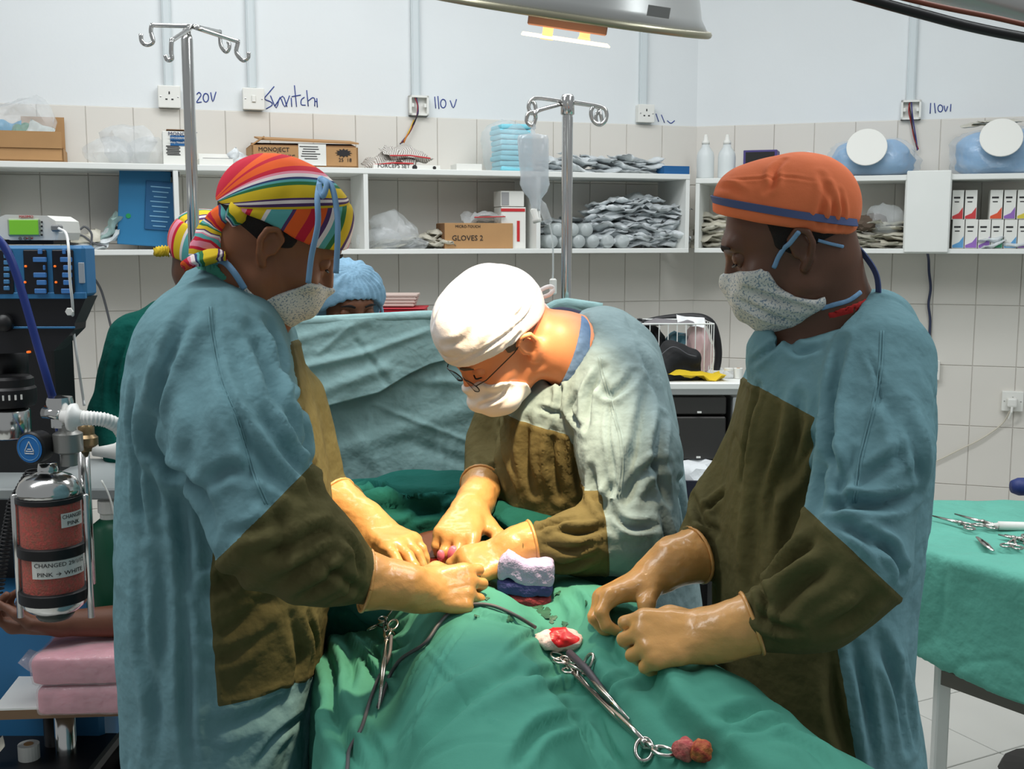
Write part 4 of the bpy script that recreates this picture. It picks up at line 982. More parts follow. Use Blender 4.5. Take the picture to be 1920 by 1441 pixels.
def oliveA(V):
    sl = slA(V); to = tA(V)
    # sleeve boundary plane through pixels (437,1018) and (534,922)
    nrm = np.cross(pA2-pA1, np.array([0., 1, 0])); nrm /= np.linalg.norm(nrm)
    if nrm[0] < 0: nrm = -nrm
    s1 = np.minimum((V-pA1)@nrm, to-sl+.012)
    zz = V[:, 2]; xb = np.interp(zz, [P(0, 1325, 1.7)[2], P(0, 1100, 1.7)[2], P(0, 905, 1.7)[2], P(0, 700, 1.75)[2], P(0, 640, 1.8)[2]], [P(366, 0, 1.68)[0], P(354, 0, 1.68)[0], P(377, 0, 1.68)[0], P(470, 0, 1.75)[0], P(522, 0, 1.8)[0]])
    zb = np.interp(V[:, 0], [P(366, 0, 1.68)[0], P(480, 0, 1.68)[0], P(592, 0, 1.85)[0]], [P(0, 1325, 1.67)[2], P(0, 1315, 1.67)[2], P(0, 1262, 1.85)[2]])
    s2 = np.minimum(np.minimum(np.minimum(V[:, 0]-xb, zz-zb), P(0, 640, 1.85)[2]-zz), sl-to+.0)
    s2 = np.minimum(s2, sl-.0)
    s3 = np.minimum(farA(V)*-1+.02, V[:, 1]-1.9)
    return np.maximum(np.maximum(s1, s2), s3)
crA = [([(372, 560), (330, 640), (300, 740), (305, 800)], .014, .011), ([(400, 548), (410, 700), (455, 800), (470, 900), (476, 940)], .006, .004),
       ([(300, 720), (285, 820), (330, 880), (380, 930), (400, 990)], .016, .014), ([(470, 620), (500, 700), (515, 790)], .016, .012), ([(505, 610), (530, 720)], .014, .013),
       ([(490, 650), (530, 760), (570, 850), (590, 880)], .012, .010), ([(440, 640), (480, 760), (545, 860), (600, 935)], .013, .009), ([(560, 930), (500, 880), (450, 800)], .014, .009),
       ([(380, 920), (430, 880), (500, 900)], .012, .006), ([(260, 860), (262, 940), (272, 1000)], .010, .008), ([(285, 880), (300, 960)], .010, .006), ([(335, 920), (345, 1010), (352, 1100)], .012, .010),
       ([(300, 1000), (305, 1150), (300, 1300), (310, 1441)], .016, .007), ([(265, 1050), (268, 1200), (290, 1320), (285, 1441)], .014, .008), ([(340, 1060), (350, 1200), (352, 1330), (360, 1441)], .010, .006),
       ([(430, 1000), (480, 990), (540, 960)], .010, .006), ([(470, 1040), (540, 1030), (600, 1000), (630, 1000)], .012, .011), ([(520, 1090), (570, 1060), (640, 1020)], .012, .010), ([(560, 1120), (610, 1090), (650, 1050)], .010, .009),
       ([(620, 1130), (650, 1110), (670, 1090)], .008, .007), ([(600, 1060), (640, 1080), (676, 1110)], .008, .007), ([(640, 1000), (665, 1035), (670, 1080)], .008, .008), ([(500, 930), (530, 1000), (520, 1060)], .012, .007),
       ([(380, 1110), (420, 1090), (470, 1060)], .014, .008), ([(400, 1190), (450, 1170), (520, 1110)], .016, .008), ([(545, 1160), (560, 1220), (550, 1300)], .014, .008), ([(370, 1230), (430, 1225), (500, 1180)], .014, .006),
       ([(575, 1150), (590, 1210), (588, 1260)], .008, .008), ([(480, 1441), (520, 1380), (575, 1340)], .010, .007), ([(400, 1360), (460, 1350), (560, 1300)], .016, .006), ([(555, 700), (560, 780), (580, 860)], .014, .008), ([(540, 690), (545, 800)], .010, .007),
       ([(345, 700), (360, 800), (350, 900)], .018, .006), ([(560, 760), (575, 860), (590, 960)], .012, .008), ([(250, 720), (248, 800), (262, 880)], .01, .007), ([(390, 640), (375, 720), (385, 800), (420, 880)], .018, .006)]
lo = np.array([P(220, 900, 1.87)[0]-.05, 1.45, .25]); hi = np.array([P(700, 900, 1.8)[0]+.02, 2.15, P(0, 480, 1.85)[2]+.02])
GA = gown(A, gA, lo, hi, .0055, crA, oliveA, (M_gown, M_olive), fsc=.75, seams=([(393, 575), (398, 625), (416, 711), (445, 787), (460, 834), (478, 892), (500, 945)],))
cuffgather(GA, CuA, -dirF, .037, M_olive)
# hands of the left surgeon
e1 = P(690, 1087, 1.64)
fist = [(62, 78, 45), (66, 80, 45), (68, 80, 45), (66, 76, 40)]
hA1 = hand_fn(P(776, 1106, 1.665), P(892, 1102, 1.70), (-.1, -.80, .55), True, [(20, 80, 55), (26, 84, 55), (30, 84, 55), (34, 80, 50)], spread=(10, 3, -5, -13), thumb=[(.020, .026, -.012), (.050, .044, -.024), (.074, .040, -.034), (.092, .030, -.040)], sc=.94)
glove(A, hA1, [P(792, 1106, 1.665), P(755, 1098, 1.65), P(686, 1088, 1.635)], [.026, .032, .045], label='yellow latex glove on the lower hand')
hA2 = hand_fn(P(700, 992, 1.92), P(792, 1040, 1.80), (.25, -.35, .9), False, [(8, 16, 10), (12, 20, 12), (20, 26, 16), (28, 32, 20)], thumb=[(.020, .026, -.012), (.055, .040, -.022), (.090, .044, -.032), (.122, .038, -.040)], sc=1.0)
glove(A, hA2, [P(704, 995, 1.915), P(684, 980, 1.935), P(628, 940, 1.98)], [.030, .034, .045], label='latex glove on the far hand reaching into the wound')

collar_band(A, lambda p: chain(p, [HA.W((-.035, 0, -.03)), nbA], [.060, .066]), P(392, 484, 1.80), NCA, -.03, .008, mat('shirt_green', (70, 150, 128), .9, bump=CLOTH_B), 'green undershirt collar', bb=(P(380, 640, 1.95)-np.array([.03, .3, .03]), P(560, 470, 1.95)+np.array([.03, .05, .03])))
# ================================================================== RIGHT SURGEON
C = thing('person', 'surgeon with orange cap, floral mask and blue olive gown, standing at the right', 'person', (P(1545, 1000, 1.75)[0], 1.75, 0))
HC = Head(P(1495, 470, 1.625), 1, (-.90, .20, -.33), (-.33, 0, .93), .98)
nbC = P(1560, 640, 1.73); hxC = C.location.x; xsC = [(hxC, 1.66), (hxC, 1.86)]
person_head(C, HC, M_skinC, [HC.W((-.030, 0, -.035)), nbC], [.058, .066], [nbC, P(1510, 700, 1.72)],
            hair=lambda q: np.maximum(np.maximum(q[:, 0]-(.030+.01*noise3(q*40)-np.clip(.012-q[:, 2], 0, .04)*1.6), -q[:, 2]-.030), q[:, 2]-.06),
            lower=(lower_body((hxC, .92), 1.75, xsC, -1), (hxC-.45, 1.35, -.02), (hxC+.35, 2.1, 1.36)))
shoes(C, xsC, -1, M_shoe)
domeC = lambda q: smin(ell(q, (-.006, 0, .064), (.100, .088, .072)), ell(q, (.050, 0, .100), (.032, .056, .034)), .05)
brimC = lambda q: (.036+.56*q[:, 0])-q[:, 2]
crC = [([(1470, 300), (1452, 320), (1450, 345), (1435, 358)], .006, .005), ([(1540, 330), (1548, 360), (1538, 400), (1540, 425)], .007, .006), ([(1555, 350), (1562, 390), (1555, 425)], .006, .005), ([(1345, 350), (1370, 352), (1395, 365)], .006, .004),
       ([(1360, 338), (1420, 335), (1480, 332), (1530, 340)], .0025, .0018), ([(1575, 360), (1580, 400), (1572, 430)], .005, .004)]
def seamC(q): return q[:, 2]-(.058+.56*q[:, 0])
cap_parts(C, HC, domeC, brimC, (M_orange, M_orange), seam=seamC, off=.008, names=('cap', 'cap_brim'), creases=crC, wr=.0018)
# slate band of the cap running around the brim, then hanging as ties
tp = []
for a in np.linspace(-2.75, 2.75, 60):
    # march outward from the head centre along the band plane to the cap surface
    dl = np.array([math.cos(a), math.sin(a), .56*math.cos(a)]); o = np.array([-.005, 0, .056])
    lo_, hi_ = .03, .16
    for _ in range(18):
        m_ = (lo_+hi_)/2; q = (o+dl*m_)[None]; dd = smin(HC.skull(q)-.008, domeC(q), .02)[0]
        lo_, hi_ = (m_, hi_) if dd < 0 else (lo_, m_)
    tp.append(HC.W(o+dl*(lo_+.0012)))
def band(parent, pts, up, w_, th, m, name, **k):
    pts = np.array(pts); V = []; F = []; up = np.asarray(up, float); n = len(pts)
    T = np.gradient(pts, axis=0); T /= np.linalg.norm(T, axis=1)[:, None]
    for i in range(n):
        s_ = np.cross(T[i], up); s_ /= np.linalg.norm(s_)+1e-9; u_ = np.cross(s_, T[i])
        for a_, b_ in ((-.5, -.5), (.5, -.5), (.5, .5), (-.5, .5)): V.append(pts[i]+u_*w_*a_+s_*th*b_)
    for i in range(n-1):
        for k_ in range(4): F.append([i*4+k_, i*4+(k_+1) % 4, (i+1)*4+(k_+1) % 4, (i+1)*4+k_])
    F += [[0, 1, 2, 3], [n*4-4, n*4-1, n*4-2, n*4-3]]
    return obj(name, (np.array(V), F), m, parent, auto=40, **k)
band(C, tp, HC.u, .0105, .003, M_tiedark, 'cap_trim', label='slate blue cap trim')
band(C, catmull([P(1578, 438, 1.70), P(1596, 452, 1.69), P(1622, 480, 1.68), P(1642, 512, 1.67), P(1647, 545, 1.67), P(1642, 572, 1.68)], 8), (.4, -.9, .2), .010, .002, M_tiedark, 'cap_tie', label='slate blue cap tie')
band(C, catmull([P(1576, 440, 1.69), P(1590, 460, 1.68), P(1600, 466, 1.68), P(1592, 448, 1.69)], 8), (.4, -.9, .2), .008, .002, M_tiedark, 'cap_tie', label='slate blue cap tie')
band(C, catmull([P(1574, 480, 1.70), P(1586, 505, 1.69), P(1592, 528, 1.69), P(1584, 532, 1.70), P(1568, 495, 1.71)], 8), (.4, -.9, .2), .006, .002, M_tie, 'mask_tie')
edC = lambda f: np.interp(f, [-.02, -.003, .026, .043, .050, .11], [-.078, -.080, -.064, -.040, -.008, -.004])
mask_part(C, HC, lambda q: smin(ell(q, (.055, 0, -.068), (.056, .060, .044)), ell(q, (.084, 0, -.036), (.036, .046, .036)), .03), edC, M_floral, label='white cotton mask with tiny grey flowers', creases=[([(1400, 540), (1450, 560), (1520, 580)], .006, .004), ([(1380, 560), (1440, 590), (1490, 605)], .006, .004)])
gs_ = lambda p: smin(smin(HC.sdf(p), chain(p, [HC.W((-.030, 0, -.035)), nbC], [.058, .066]), .03), smax(domeC(HC.L(p))-.004, brimC(HC.L(p)), .004), .004)
strap(C, [P(1440, 500, 1.68), P(1450, 475, 1.68), P(1466, 450, 1.68), P(1475, 436, 1.68)], .0036, M_tie, surf=gs_)
strap(C, [P(1522, 450, 1.66), P(1540, 455, 1.66), P(1568, 462, 1.67)], .0024, M_tie, surf=gs_)
strap(C, [P(1526, 574, 1.69), P(1550, 567, 1.69), P(1575, 560, 1.69), P(1596, 545, 1.70)], .0036, M_tie, surf=gs_)
strap(C, [P(1592, 548, 1.68), P(1600, 535, 1.69), P(1612, 560, 1.69)], .006, M_tie)
tC, _, _ = torso_fn([(578, 1548, 1640, .07), (600, 1500, 1672, .11), (640, 1440, 1706, .17), (700, 1405, 1728, .195), (780, 1382, 1738, .18), (900, 1364, 1735, .17), (1000, 1350, 1722, .17), (1130, 1340, 1700, .175), (1250, 1348, 1694, .18), (1441, 1352, 1722, .20), (1900, 1345, 1730, .21), (2100, 1345, 1730, .21)], 1.75)
ShC = P(1648, 680, 1.62); UmC = P(1644, 850, 1.535); ElC = P(1596, 1050, 1.49); FmC = P(1530, 1130, 1.49); CuC = P(1398, 1176, 1.50)
slC = lambda p: smin(chain(p, [ShC, UmC, ElC], [.080, .070, .068], .03), chain(p, [ElC, FmC, CuC], [.068, .060, .036], .03), .05)
eC2 = P(1362, 945, 1.84); uC2 = P(1455, 770, 1.86); cC2 = P(1300, 1045, 1.76)
farC = lambda p: chain(p, [uC2, eC2, cC2], [.05, .054, .040], .02)
nkC = lambda p: rc(p, HC.W((-.030, 0, -.035)), P(1525, 660, 1.66), .060, .055)
ca_ = P(1642, 572, 1.73); cb_ = P(1478, 655, 1.6); NCC = np.array([(cb_-ca_)[2], .0, -(cb_-ca_)[0]]); NCC /= np.linalg.norm(NCC)
def gC(p):
    d = smin(tC(p), slC(p), .03); d = smin(d, farC(p), .03)
    d = smin(d, rc(p, P(1460, 660, 1.70), P(1640, 620, 1.70), .05, .06), .05)
    return smax(d, -np.maximum(nkC(p), -((p-P(1642, 572, 1.73))@NCC)), .010)
pC1 = P(1545, 983, 1.45); pC2 = P(1662, 1092, 1.45)
def oliveC(V):
    sl = slC(V); to = tC(V)
    nrm = np.cross(pC2-pC1, np.array([0., 1, 0])); nrm /= np.linalg.norm(nrm)
    if nrm[0] > 0: nrm = -nrm
    s1 = np.minimum((V-pC1)@nrm, to-sl+.012)
    zt = np.interp(V[:, 0], [P(1395, 0, 1.6)[0], P(1470, 0, 1.58)[0], P(1562, 0, 1.57)[0]], [P(0, 715, 1.65)[2], P(0, 740, 1.58)[2], P(0, 786, 1.57)[2]])
    xr = np.interp(V[:, 2], [P(0, 1441, 1.6)[2], P(0, 1180, 1.6)[2], P(0, 1000, 1.57)[2], P(0, 780, 1.57)[2]], [P(1655, 0, 1.6)[0], P(1600, 0, 1.6)[0], P(1590, 0, 1.58)[0], P(1570, 0, 1.57)[0]])
    s2 = np.minimum(np.minimum(zt-V[:, 2], xr-V[:, 0]), sl-to)
    s2 = np.minimum(s2, np.minimum(1.88-V[:, 1], V[:, 2]-.5))
    s3 = np.minimum(.02-farC(V), P(0, 860, 1.8)[2]-V[:, 2])
    return np.maximum(np.maximum(s1, s2), s3)
crCg = [([(1500, 745), (1490, 850), (1450, 930), (1440, 1040)], .012, .010), ([(1530, 820), (1500, 880), (1470, 920)], .009, .008), ([(1465, 740), (1440, 850), (1420, 1000), (1410, 1100)], .018, .008), ([(1425, 725), (1410, 800), (1395, 900)], .008, .007),
        ([(1560, 800), (1545, 900), (1530, 980)], .014, .009), ([(1580, 640), (1568, 700), (1562, 760), (1560, 830), (1572, 900), (1562, 950)], .010, .011), ([(1625, 660), (1650, 720), (1640, 800)], .004, .003), ([(1600, 850), (1585, 910), (1572, 960)], .008, .006),
        ([(1552, 955), (1600, 945), (1660, 945), (1715, 925)], .010, .012), ([(1560, 975), (1620, 1010), (1665, 1060)], .008, .008), ([(1640, 1000), (1680, 1050), (1690, 1080)], .008, .009), ([(1600, 985), (1650, 1020), (1690, 1040)], .009, .008),
        ([(1530, 1010), (1500, 1040), (1450, 1080), (1410, 1110)], .012, .011), ([(1560, 1060), (1500, 1100), (1460, 1150)], .012, .009), ([(1425, 1090), (1440, 1130), (1430, 1165)], .007, .007), ([(1410, 1140), (1450, 1170), (1500, 1180)], .008, .007), ([(1640, 1110), (1600, 1150), (1540, 1180)], .012, .007),
        ([(1700, 760), (1720, 850), (1725, 920)], .010, .008), ([(1660, 740), (1690, 800), (1700, 880)], .014, .007), ([(1620, 900), (1680, 860), (1700, 840)], .010, .006), ([(1650, 1200), (1680, 1280), (1700, 1400)], .012, .010), ([(1600, 1210), (1620, 1300), (1640, 1441)], .010, .008),
        ([(1560, 1230), (1570, 1330), (1600, 1441)], .014, .010), ([(1480, 640), (1500, 660), (1540, 650)], .008, .005), ([(1410, 680), (1450, 650), (1470, 640)], .006, .005), ([(1690, 1240), (1702, 1330), (1715, 1400)], .008, .007), ([(1300, 930), (1320, 980), (1350, 1000)], .008, .008), ([(1320, 960), (1345, 940), (1360, 925)], .007, .007), ([(1290, 1000), (1330, 1010), (1345, 1050)], .007, .007)]
lo = np.array([P(1270, 1000, 1.7)[0], 1.37, .25]); hi = np.array([P(1790, 900, 1.6)[0]+.05, 2.05, P(0, 560, 1.7)[2]+.02])
collar_band(C, lambda p: chain(p, [HC.W((-.030, 0, -.035)), nbC], [.058, .066]), P(1642, 572, 1.73), NCC, -.03, .026, mat('shirt_red', (176, 40, 38), .9, bump=CLOTH_B), 'red shirt collar showing above the gown', bb=(P(1530, 720, 1.8)-np.array([.03, .3, .03]), P(1680, 540, 1.85)+np.array([.03, .05, .03])))
GC = gown(C, gC, lo, hi, .0055, crCg, oliveC, (M_gown, M_olive), wr=.0035, seams=([(1654, 620), (1650, 692), (1635, 775), (1614, 858), (1602, 942)],))
dC = CuC-FmC; dC /= np.linalg.norm(dC); cuffgather(GC, CuC, -dC, .033, M_olive)
hC1 = hand_fn(P(1338, 1190, 1.505), P(1225, 1196, 1.50), (-.15, -.72, .68), False, [(38, 70, 40), (44, 74, 40), (46, 76, 40), (48, 74, 40)], thumb=[(.020, .026, -.012), (.050, .044, -.022), (.078, .042, -.036), (.100, .034, -.044)], sc=1.02, fat=1.05)
glove(C, hC1, [P(1332, 1190, 1.505), P(1360, 1185, 1.50), P(1410, 1168, 1.50)], [.031, .034, .043], label='tan latex glove resting on the drape')
hC2 = hand_fn(P(1225, 1078, 1.735), P(1135, 1118, 1.70), (-.35, .25, .9), True, [(30, 62, 45), (38, 72, 45), (42, 72, 45), (44, 70, 45)], thumb=[(.020, .026, -.012), (.048, .046, -.030), (.062, .050, -.058), (.070, .048, -.082)], sc=1.02, fat=1.05)
glove(C, hC2, [P(1228, 1076, 1.735), P(1260, 1055, 1.74), P(1304, 1040, 1.76)], [.030, .035, .045], label='tan latex glove with bent forefinger')

# ================================================================== CENTRE SURGEON
Bp = thing('person', 'bending surgeon with white cap, eyeglasses and white mask under the lamp', 'person', (P(1120, 1000, 2.25)[0], 2.25, 0))
fB = np.array([-.66, -.24, -.68]); lB = np.array([.5, -.83, -.2]); uB = np.cross(fB, lB)
HB = Head(P(985, 655, 2.04), 1, fB, uB, 1.0)
nbB = P(1110, 680, 2.14); hxB = P(1130, 1000, 2.3)[0]; xsB = [(hxB, 2.2), (hxB+.05, 2.42)]
person_head(Bp, HB, M_skinB, [HB.W((-.035, 0, -.03)), P(1050, 645, 2.11), nbB], [.056, .058, .062], [nbB, P(1130, 760, 2.22)], hairm=M_hairB,
            hair=lambda q: np.maximum(np.maximum(q[:, 0]-(.030+.01*noise3(q*40)-np.clip(.016-q[:, 2], 0, .04)*2.5), -q[:, 2]-.012), q[:, 2]-.06),
            lower=(lower_body((hxB, .92), 2.3, xsB, -1), (hxB-.45, 1.9, -.02), (hxB+.35, 2.65, 1.36)))
shoes(Bp, xsB, -1, M_shoe)
domeB = lambda q: smin(ell(q, (.006, 0, .066), (.102, .088, .084)), ell(q, (-.03, 0, .08), (.05, .06, .05)), .03)
brimB = lambda q: (.034+.12*q[:, 0]-.018*np.clip(-q[:, 0]/.08, 0, 1))-q[:, 2]
crB = [([(800, 650), (860, 640), (900, 600)], .008, .004), ([(830, 690), (900, 660), (960, 620)], .004, .003), ([(810, 610), (830, 560), (880, 530)], .007, .004), ([(900, 690), (940, 660), (975, 625)], .005, .005), ([(850, 660), (890, 630), (905, 580)], .009, .004), ([(960, 600), (980, 580), (990, 550)], .006, .004)]
cap_parts(Bp, HB, domeB, brimB, (M_capW, M_capW), seam=lambda q: q[:, 2]-(.060+.12*q[:, 0]), off=.008, wr=.003, names=('cap', 'cap_band'), creases=crB)
for pts in ([P(985, 560, 2.15), P(1000, 552, 2.14), P(1025, 538, 2.12), P(1037, 540, 2.12), P(1030, 552, 2.12), P(1000, 562, 2.14)], [P(992, 565, 2.14), P(1012, 566, 2.12), P(1027, 580, 2.11), P(1025, 592, 2.11), P(1008, 585, 2.12), P(998, 575, 2.13)], [P(990, 562, 2.14), P(986, 552, 2.13), P(988, 545, 2.13)], [P(1005, 566, 2.12), P(1012, 580, 2.11), P(1024, 590, 2.10)]):
    strap(Bp, pts, .004, M_capW, 'cap_tie')
# paper mask hanging open below the nose
edB = lambda f: np.interp(f, [-.02, .0, .03, .05, .07, .12], [-.08, -.075, -.068, -.045, -.016, -.010])
mask_part(Bp, HB, lambda q: smin(ell(q, (.078, 0, -.066), (.050, .072, .040)), rc(q, (.085, .0, -.04), (.118, 0, -.052), .030, .016), .02), edB, M_white, wr=.0008, fmin=.034, label='white paper mask gaping at the cheek', creases=[([(900, 760), (935, 745), (955, 720)], .005, .004)])
M_wire = mat('spectacle_wire', (70, 62, 58), .3, 1.0); M_lens = mat('lens_glass', (235, 238, 240), .03, trans=1, ior=1.05)
gl = thing('eyeglasses', None, None, HB.W((.10, 0, 0))); gl.parent = Bp; gl.location = gl.location-Bp.location
for sd in (1, -1):
    c = np.array([.112, sd*.032, .004]); ring = [HB.W(c+np.array([-.004*abs(math.cos(a)), sd*.024*math.cos(a), .016*math.sin(a)])) for a in np.linspace(0, 2*math.pi, 33)]
    obj('rim', tube(ring, .0012, 6, False), M_wire, gl, smooth=True)
    obj('lens', (np.array([HB.W(c)]+ring[:-1]), [[0, i+1, (i+1) % 32+1] for i in range(32)]), M_lens, gl)
    obj('temple', tube([HB.W((.108, sd*.056, .010)), HB.W((.09, sd*.070, .012)), HB.W((.02, sd*.078, .014)), HB.W((-.015, sd*.080, .022)), HB.W((-.026, sd*.084, .002))], .0011, 6), M_wire, gl, smooth=True)
obj('bridge', tube([HB.W((.112, .009, .008)), HB.W((.117, 0, .012)), HB.W((.112, -.009, .008))], .0011, 6), M_wire, gl, smooth=True)
tB, _, _ = torso_fn([(590, 1082, 1150, .06, 2.22), (606, 1062, 1185, .10, 2.22), (630, 1035, 1215, .14, 2.22), (680, 1000, 1245, .17, 2.22), (760, 950, 1262, .18, 2.22), (860, 925, 1278, .19, 2.26), (940, 930, 1290, .19, 2.28), (1000, 940, 1298, .19, 2.30), (1100, 955, 1312, .19, 2.32), (1300, 960, 1325, .2, 2.34), (1560, 960, 1330, .2, 2.34), (1800, 960, 1335, .2, 2.34)], 2.25)
ShB = P(1150, 715, 2.10); UmB = P(1182, 860, 2.00); ElB = P(1190, 1000, 1.95); FmB = P(1090, 1015, 1.91); CuB = P(985, 1030, 1.885)
slB = lambda p: smin(chain(p, [ShB, UmB, ElB], [.095, .088, .070], .03), chain(p, [ElB, FmB, CuB], [.066, .052, .038], .03), .05)
uB2 = P(960, 770, 2.34); eB2 = P(915, 850, 2.32); cB2 = P(905, 905, 2.20)
farB = lambda p: chain(p, [uB2, eB2, cB2], [.07, .052, .040], .02)
nkB = lambda p: np.minimum(rc(p, HB.W((-.035, 0, -.03)), P(1050, 645, 2.11), .062, .066), rc(p, P(1050, 645, 2.11), P(1085, 680, 2.12), .066, .068))
def gB(p):
    d = smin(tB(p), slB(p), .035); d = smin(d, farB(p), .03)
    d = smin(d, rc(p, P(1130, 640, 2.2), P(1010, 720, 2.22), .06, .07), .05); d = smin(d, rc(p, P(1112, 628, 2.12), P(1180, 655, 2.20), .040, .05), .04)
    return smax(d, -nkB(p), .012)
pB1 = P(1130, 930, 1.9); pB2 = P(1142, 1072, 1.9)
def oliveB(V):
    sl = slB(V); to = tB(V)
    nrm = np.cross(pB2-pB1, np.array([0., 1, 0])); nrm /= np.linalg.norm(nrm)
    if nrm[0] > 0: nrm = -nrm
    s1 = np.minimum(np.minimum((V-pB1)@nrm, to-sl+.015), P(0, 915, 1.95)[2]-V[:, 2])
    zt = np.interp(V[:, 0], [P(905, 0, 2.1)[0], P(985, 0, 2.1)[0], P(1110, 0, 2.1)[0]], [P(0, 775, 2.15)[2], P(0, 790, 2.1)[2], P(0, 818, 2.08)[2]])
    s2 = np.minimum(np.minimum(zt-V[:, 2], P(1180, 0, 2.1)[0]-V[:, 0]), sl-to)
    s2 = np.minimum(s2, V[:, 2]-.4)
    s3 = np.minimum(.02-farB(V), P(0, 850, 2.3)[2]-V[:, 2])
    return np.maximum(np.maximum(s1, s2), s3)
crBg = [([(1130, 690), (1105, 740), (1100, 800)], .010, .010), ([(1160, 700), (1140, 800), (1155, 900), (1160, 960)], .005, .004), ([(1125, 720), (1150, 740), (1190, 700)], .009, .007), ([(1215, 720), (1200, 800), (1185, 880), (1170, 960)], .012, .009),
        ([(1180, 930), (1210, 880), (1250, 870)], .010, .010), ([(1245, 780), (1230, 860), (1250, 940)], .010, .009), ([(1110, 880), (1120, 930), (1150, 990)], .010, .010), ([(1140, 945), (1175, 985), (1230, 985)], .008, .010), ([(1150, 910), (1130, 960)], .008, .009),
        ([(1000, 1000), (1030, 985), (1075, 975)], .006, .007), ([(1010, 1050), (1060, 1060), (1120, 1040)], .008, .007), ([(1000, 980), (990, 1010), (1000, 1050)], .006, .007), ([(1040, 990), (1085, 1000), (1130, 990)], .008, .009), ([(1020, 1020), (1070, 1030), (1110, 1015)], .006, .006),
        ([(990, 790), (985, 850), (1000, 920)], .012, .009), ([(940, 800), (945, 860), (965, 930)], .012, .010), ([(1040, 805), (1035, 860), (1050, 930)], .010, .009), ([(1075, 812), (1080, 870), (1085, 920)], .008, .007), ([(1010, 765), (1030, 770), (1060, 780)], .006, .005), ([(1060, 700), (1050, 740), (1045, 790)], .007, .006),
        ([(1080, 740), (1070, 770), (1090, 800)], .007, .007), ([(1270, 900), (1280, 980), (1290, 1080)], .010, .010), ([(1240, 960), (1255, 1030), (1250, 1090)], .010, .009), ([(1200, 650), (1220, 700), (1240, 760)], .010, .006), ([(900, 860), (915, 880), (935, 870)], .008, .008), ([(885, 890), (905, 895), (930, 900)], .006, .006)]
lo = np.array([P(870, 1000, 2.3)[0], 1.80, .25]); hi = np.array([P(1345, 900, 2.35)[0]+.03, 2.60, P(0, 580, 2.25)[2]+.02])
GB = gown(Bp, gB, lo, hi, .0055, crBg, oliveB, (M_gownB, M_oliveB), wr=.004, seams=([(1125, 670), (1130, 699), (1142, 740), (1153, 782), (1165, 824), (1166, 879), (1160, 930)],))
V, F = mesh_sdf(lambda p: smax(smax(rc(p, P(1060, 650, 2.11), P(1085, 680, 2.12), .0665, .069), -rc(p, HB.W((-.035, 0, -.03)), P(1075, 660, 2.12), .058, .0635), .002), (p-P(1068, 665, 2.08))@np.array([-.80, -.1, .25])-.0, .004), P(1000, 780, 2.0)-.02, P(1200, 580, 2.3)+.02, .0035)
obj('shirt_collar', (V, F), mat('scrubs_blue', (96, 126, 164), .9, bump=CLOTH_B), Bp, smooth=True, label='blue scrubs collar')
dB = CuB-FmB; dB /= np.linalg.norm(dB); cuffgather(GB, CuB, -dB, .034, M_oliveB)
hB1 = hand_fn(P(974, 1032, 1.875), P(904, 1052, 1.85), (-.15, -.55, .8), False, [(40, 66, 45), (48, 74, 45), (52, 76, 45), (54, 74, 45)], thumb=[(.020, .026, -.012), (.050, .044, -.020), (.076, .040, -.034), (.094, .030, -.044)], sc=.98)
glove(Bp, hB1, [P(962, 1030, 1.875), P(972, 1027, 1.88), P(998, 1022, 1.885)], [.030, .034, .042], label='latex glove on the near hand')
hB2 = hand_fn(P(880, 952, 2.07), P(838, 1040, 1.93), (-.15, -.75, .55), True, [(16, 24, 16), (22, 34, 22), (34, 50, 34), (44, 60, 40)], spread=(6, 2, -4, -10), thumb=[(.018, .030, -.012), (.055, .066, -.014), (.098, .068, -.022), (.132, .048, -.034)], sc=1.06)
glove(Bp, hB2, [P(884, 955, 2.075), P(892, 940, 2.11), P(903, 908, 2.18)], [.029, .033, .041], label='wet latex glove pinching the wound edge')

obj('undershirt', tube(catmull([P(1018, 592, 2.20), P(1050, 590, 2.20), P(1085, 600, 2.20), P(1110, 618, 2.20)], 6), [.014, .026, .028, .012], 12, flat=((0, 0, 1), .6)), mat('shirt_navy', (44, 46, 70), .9, bump=CLOTH_B), Bp, smooth=True, label='dark navy undershirt at the nape')
# ================================================================== BACKGROUND FIGURES, SCREEN
M_dgreen = mat('scrubs_dark_green', (14, 78, 70), .9, bump=CLOTH_B, var=.12, vscale=5, spec=.1)
D = thing('person', 'person in dark green top and striped cap with yellow knot, standing behind the left surgeon', 'person', (P(300, 900, 2.95)[0], 2.95, 0))
HD = Head(P(392, 508, 2.89), -1, (.80, .45, -.40), (.4, 0, .9), 1.0)
nbD = P(400, 600, 2.95); hxD = P(290, 1000, 2.95)[0]
person_head(D, HD, M_skinC, [HD.W((-.02, 0, -.03)), nbD], [.050, .052], [nbD, P(340, 640, 2.95)], h=.004,
            lower=(lower_body((hxD, .92), 2.95, [(hxD, 2.86), (hxD, 3.06)], 1), (hxD-.35, 2.6, -.02), (hxD+.45, 3.3, 1.36)))
shoes(D, [(hxD, 2.86), (hxD, 3.06)], 1, M_shoe)
cap_parts(D, HD, lambda q: ell(q, (.0, 0, .068), (.108, .090, .075)), lambda q: (.005+.22*q[:, 0])-q[:, 2], (M_stripeU, M_stripeB), seam=lambda q: q[:, 2]-(.095+.1*q[:, 0]),
          stripefn=(lambda q: q[:, 1]/.13+.5+q[:, 0]*.5, lambda q: (np.arctan2(q[:, 1], q[:, 0])+3.2)/2.6), off=.008, h=.004, names=('cap', 'cap_band'))
striped_tube(D, [HD.W((-.095, -.01, .0)), HD.W((-.112, -.01, -.008)), HD.W((-.128, -.015, -.014))], [.012, .014, .010], mat('tie_yellow', (206, 176, 44), .9), name='cap_knot')
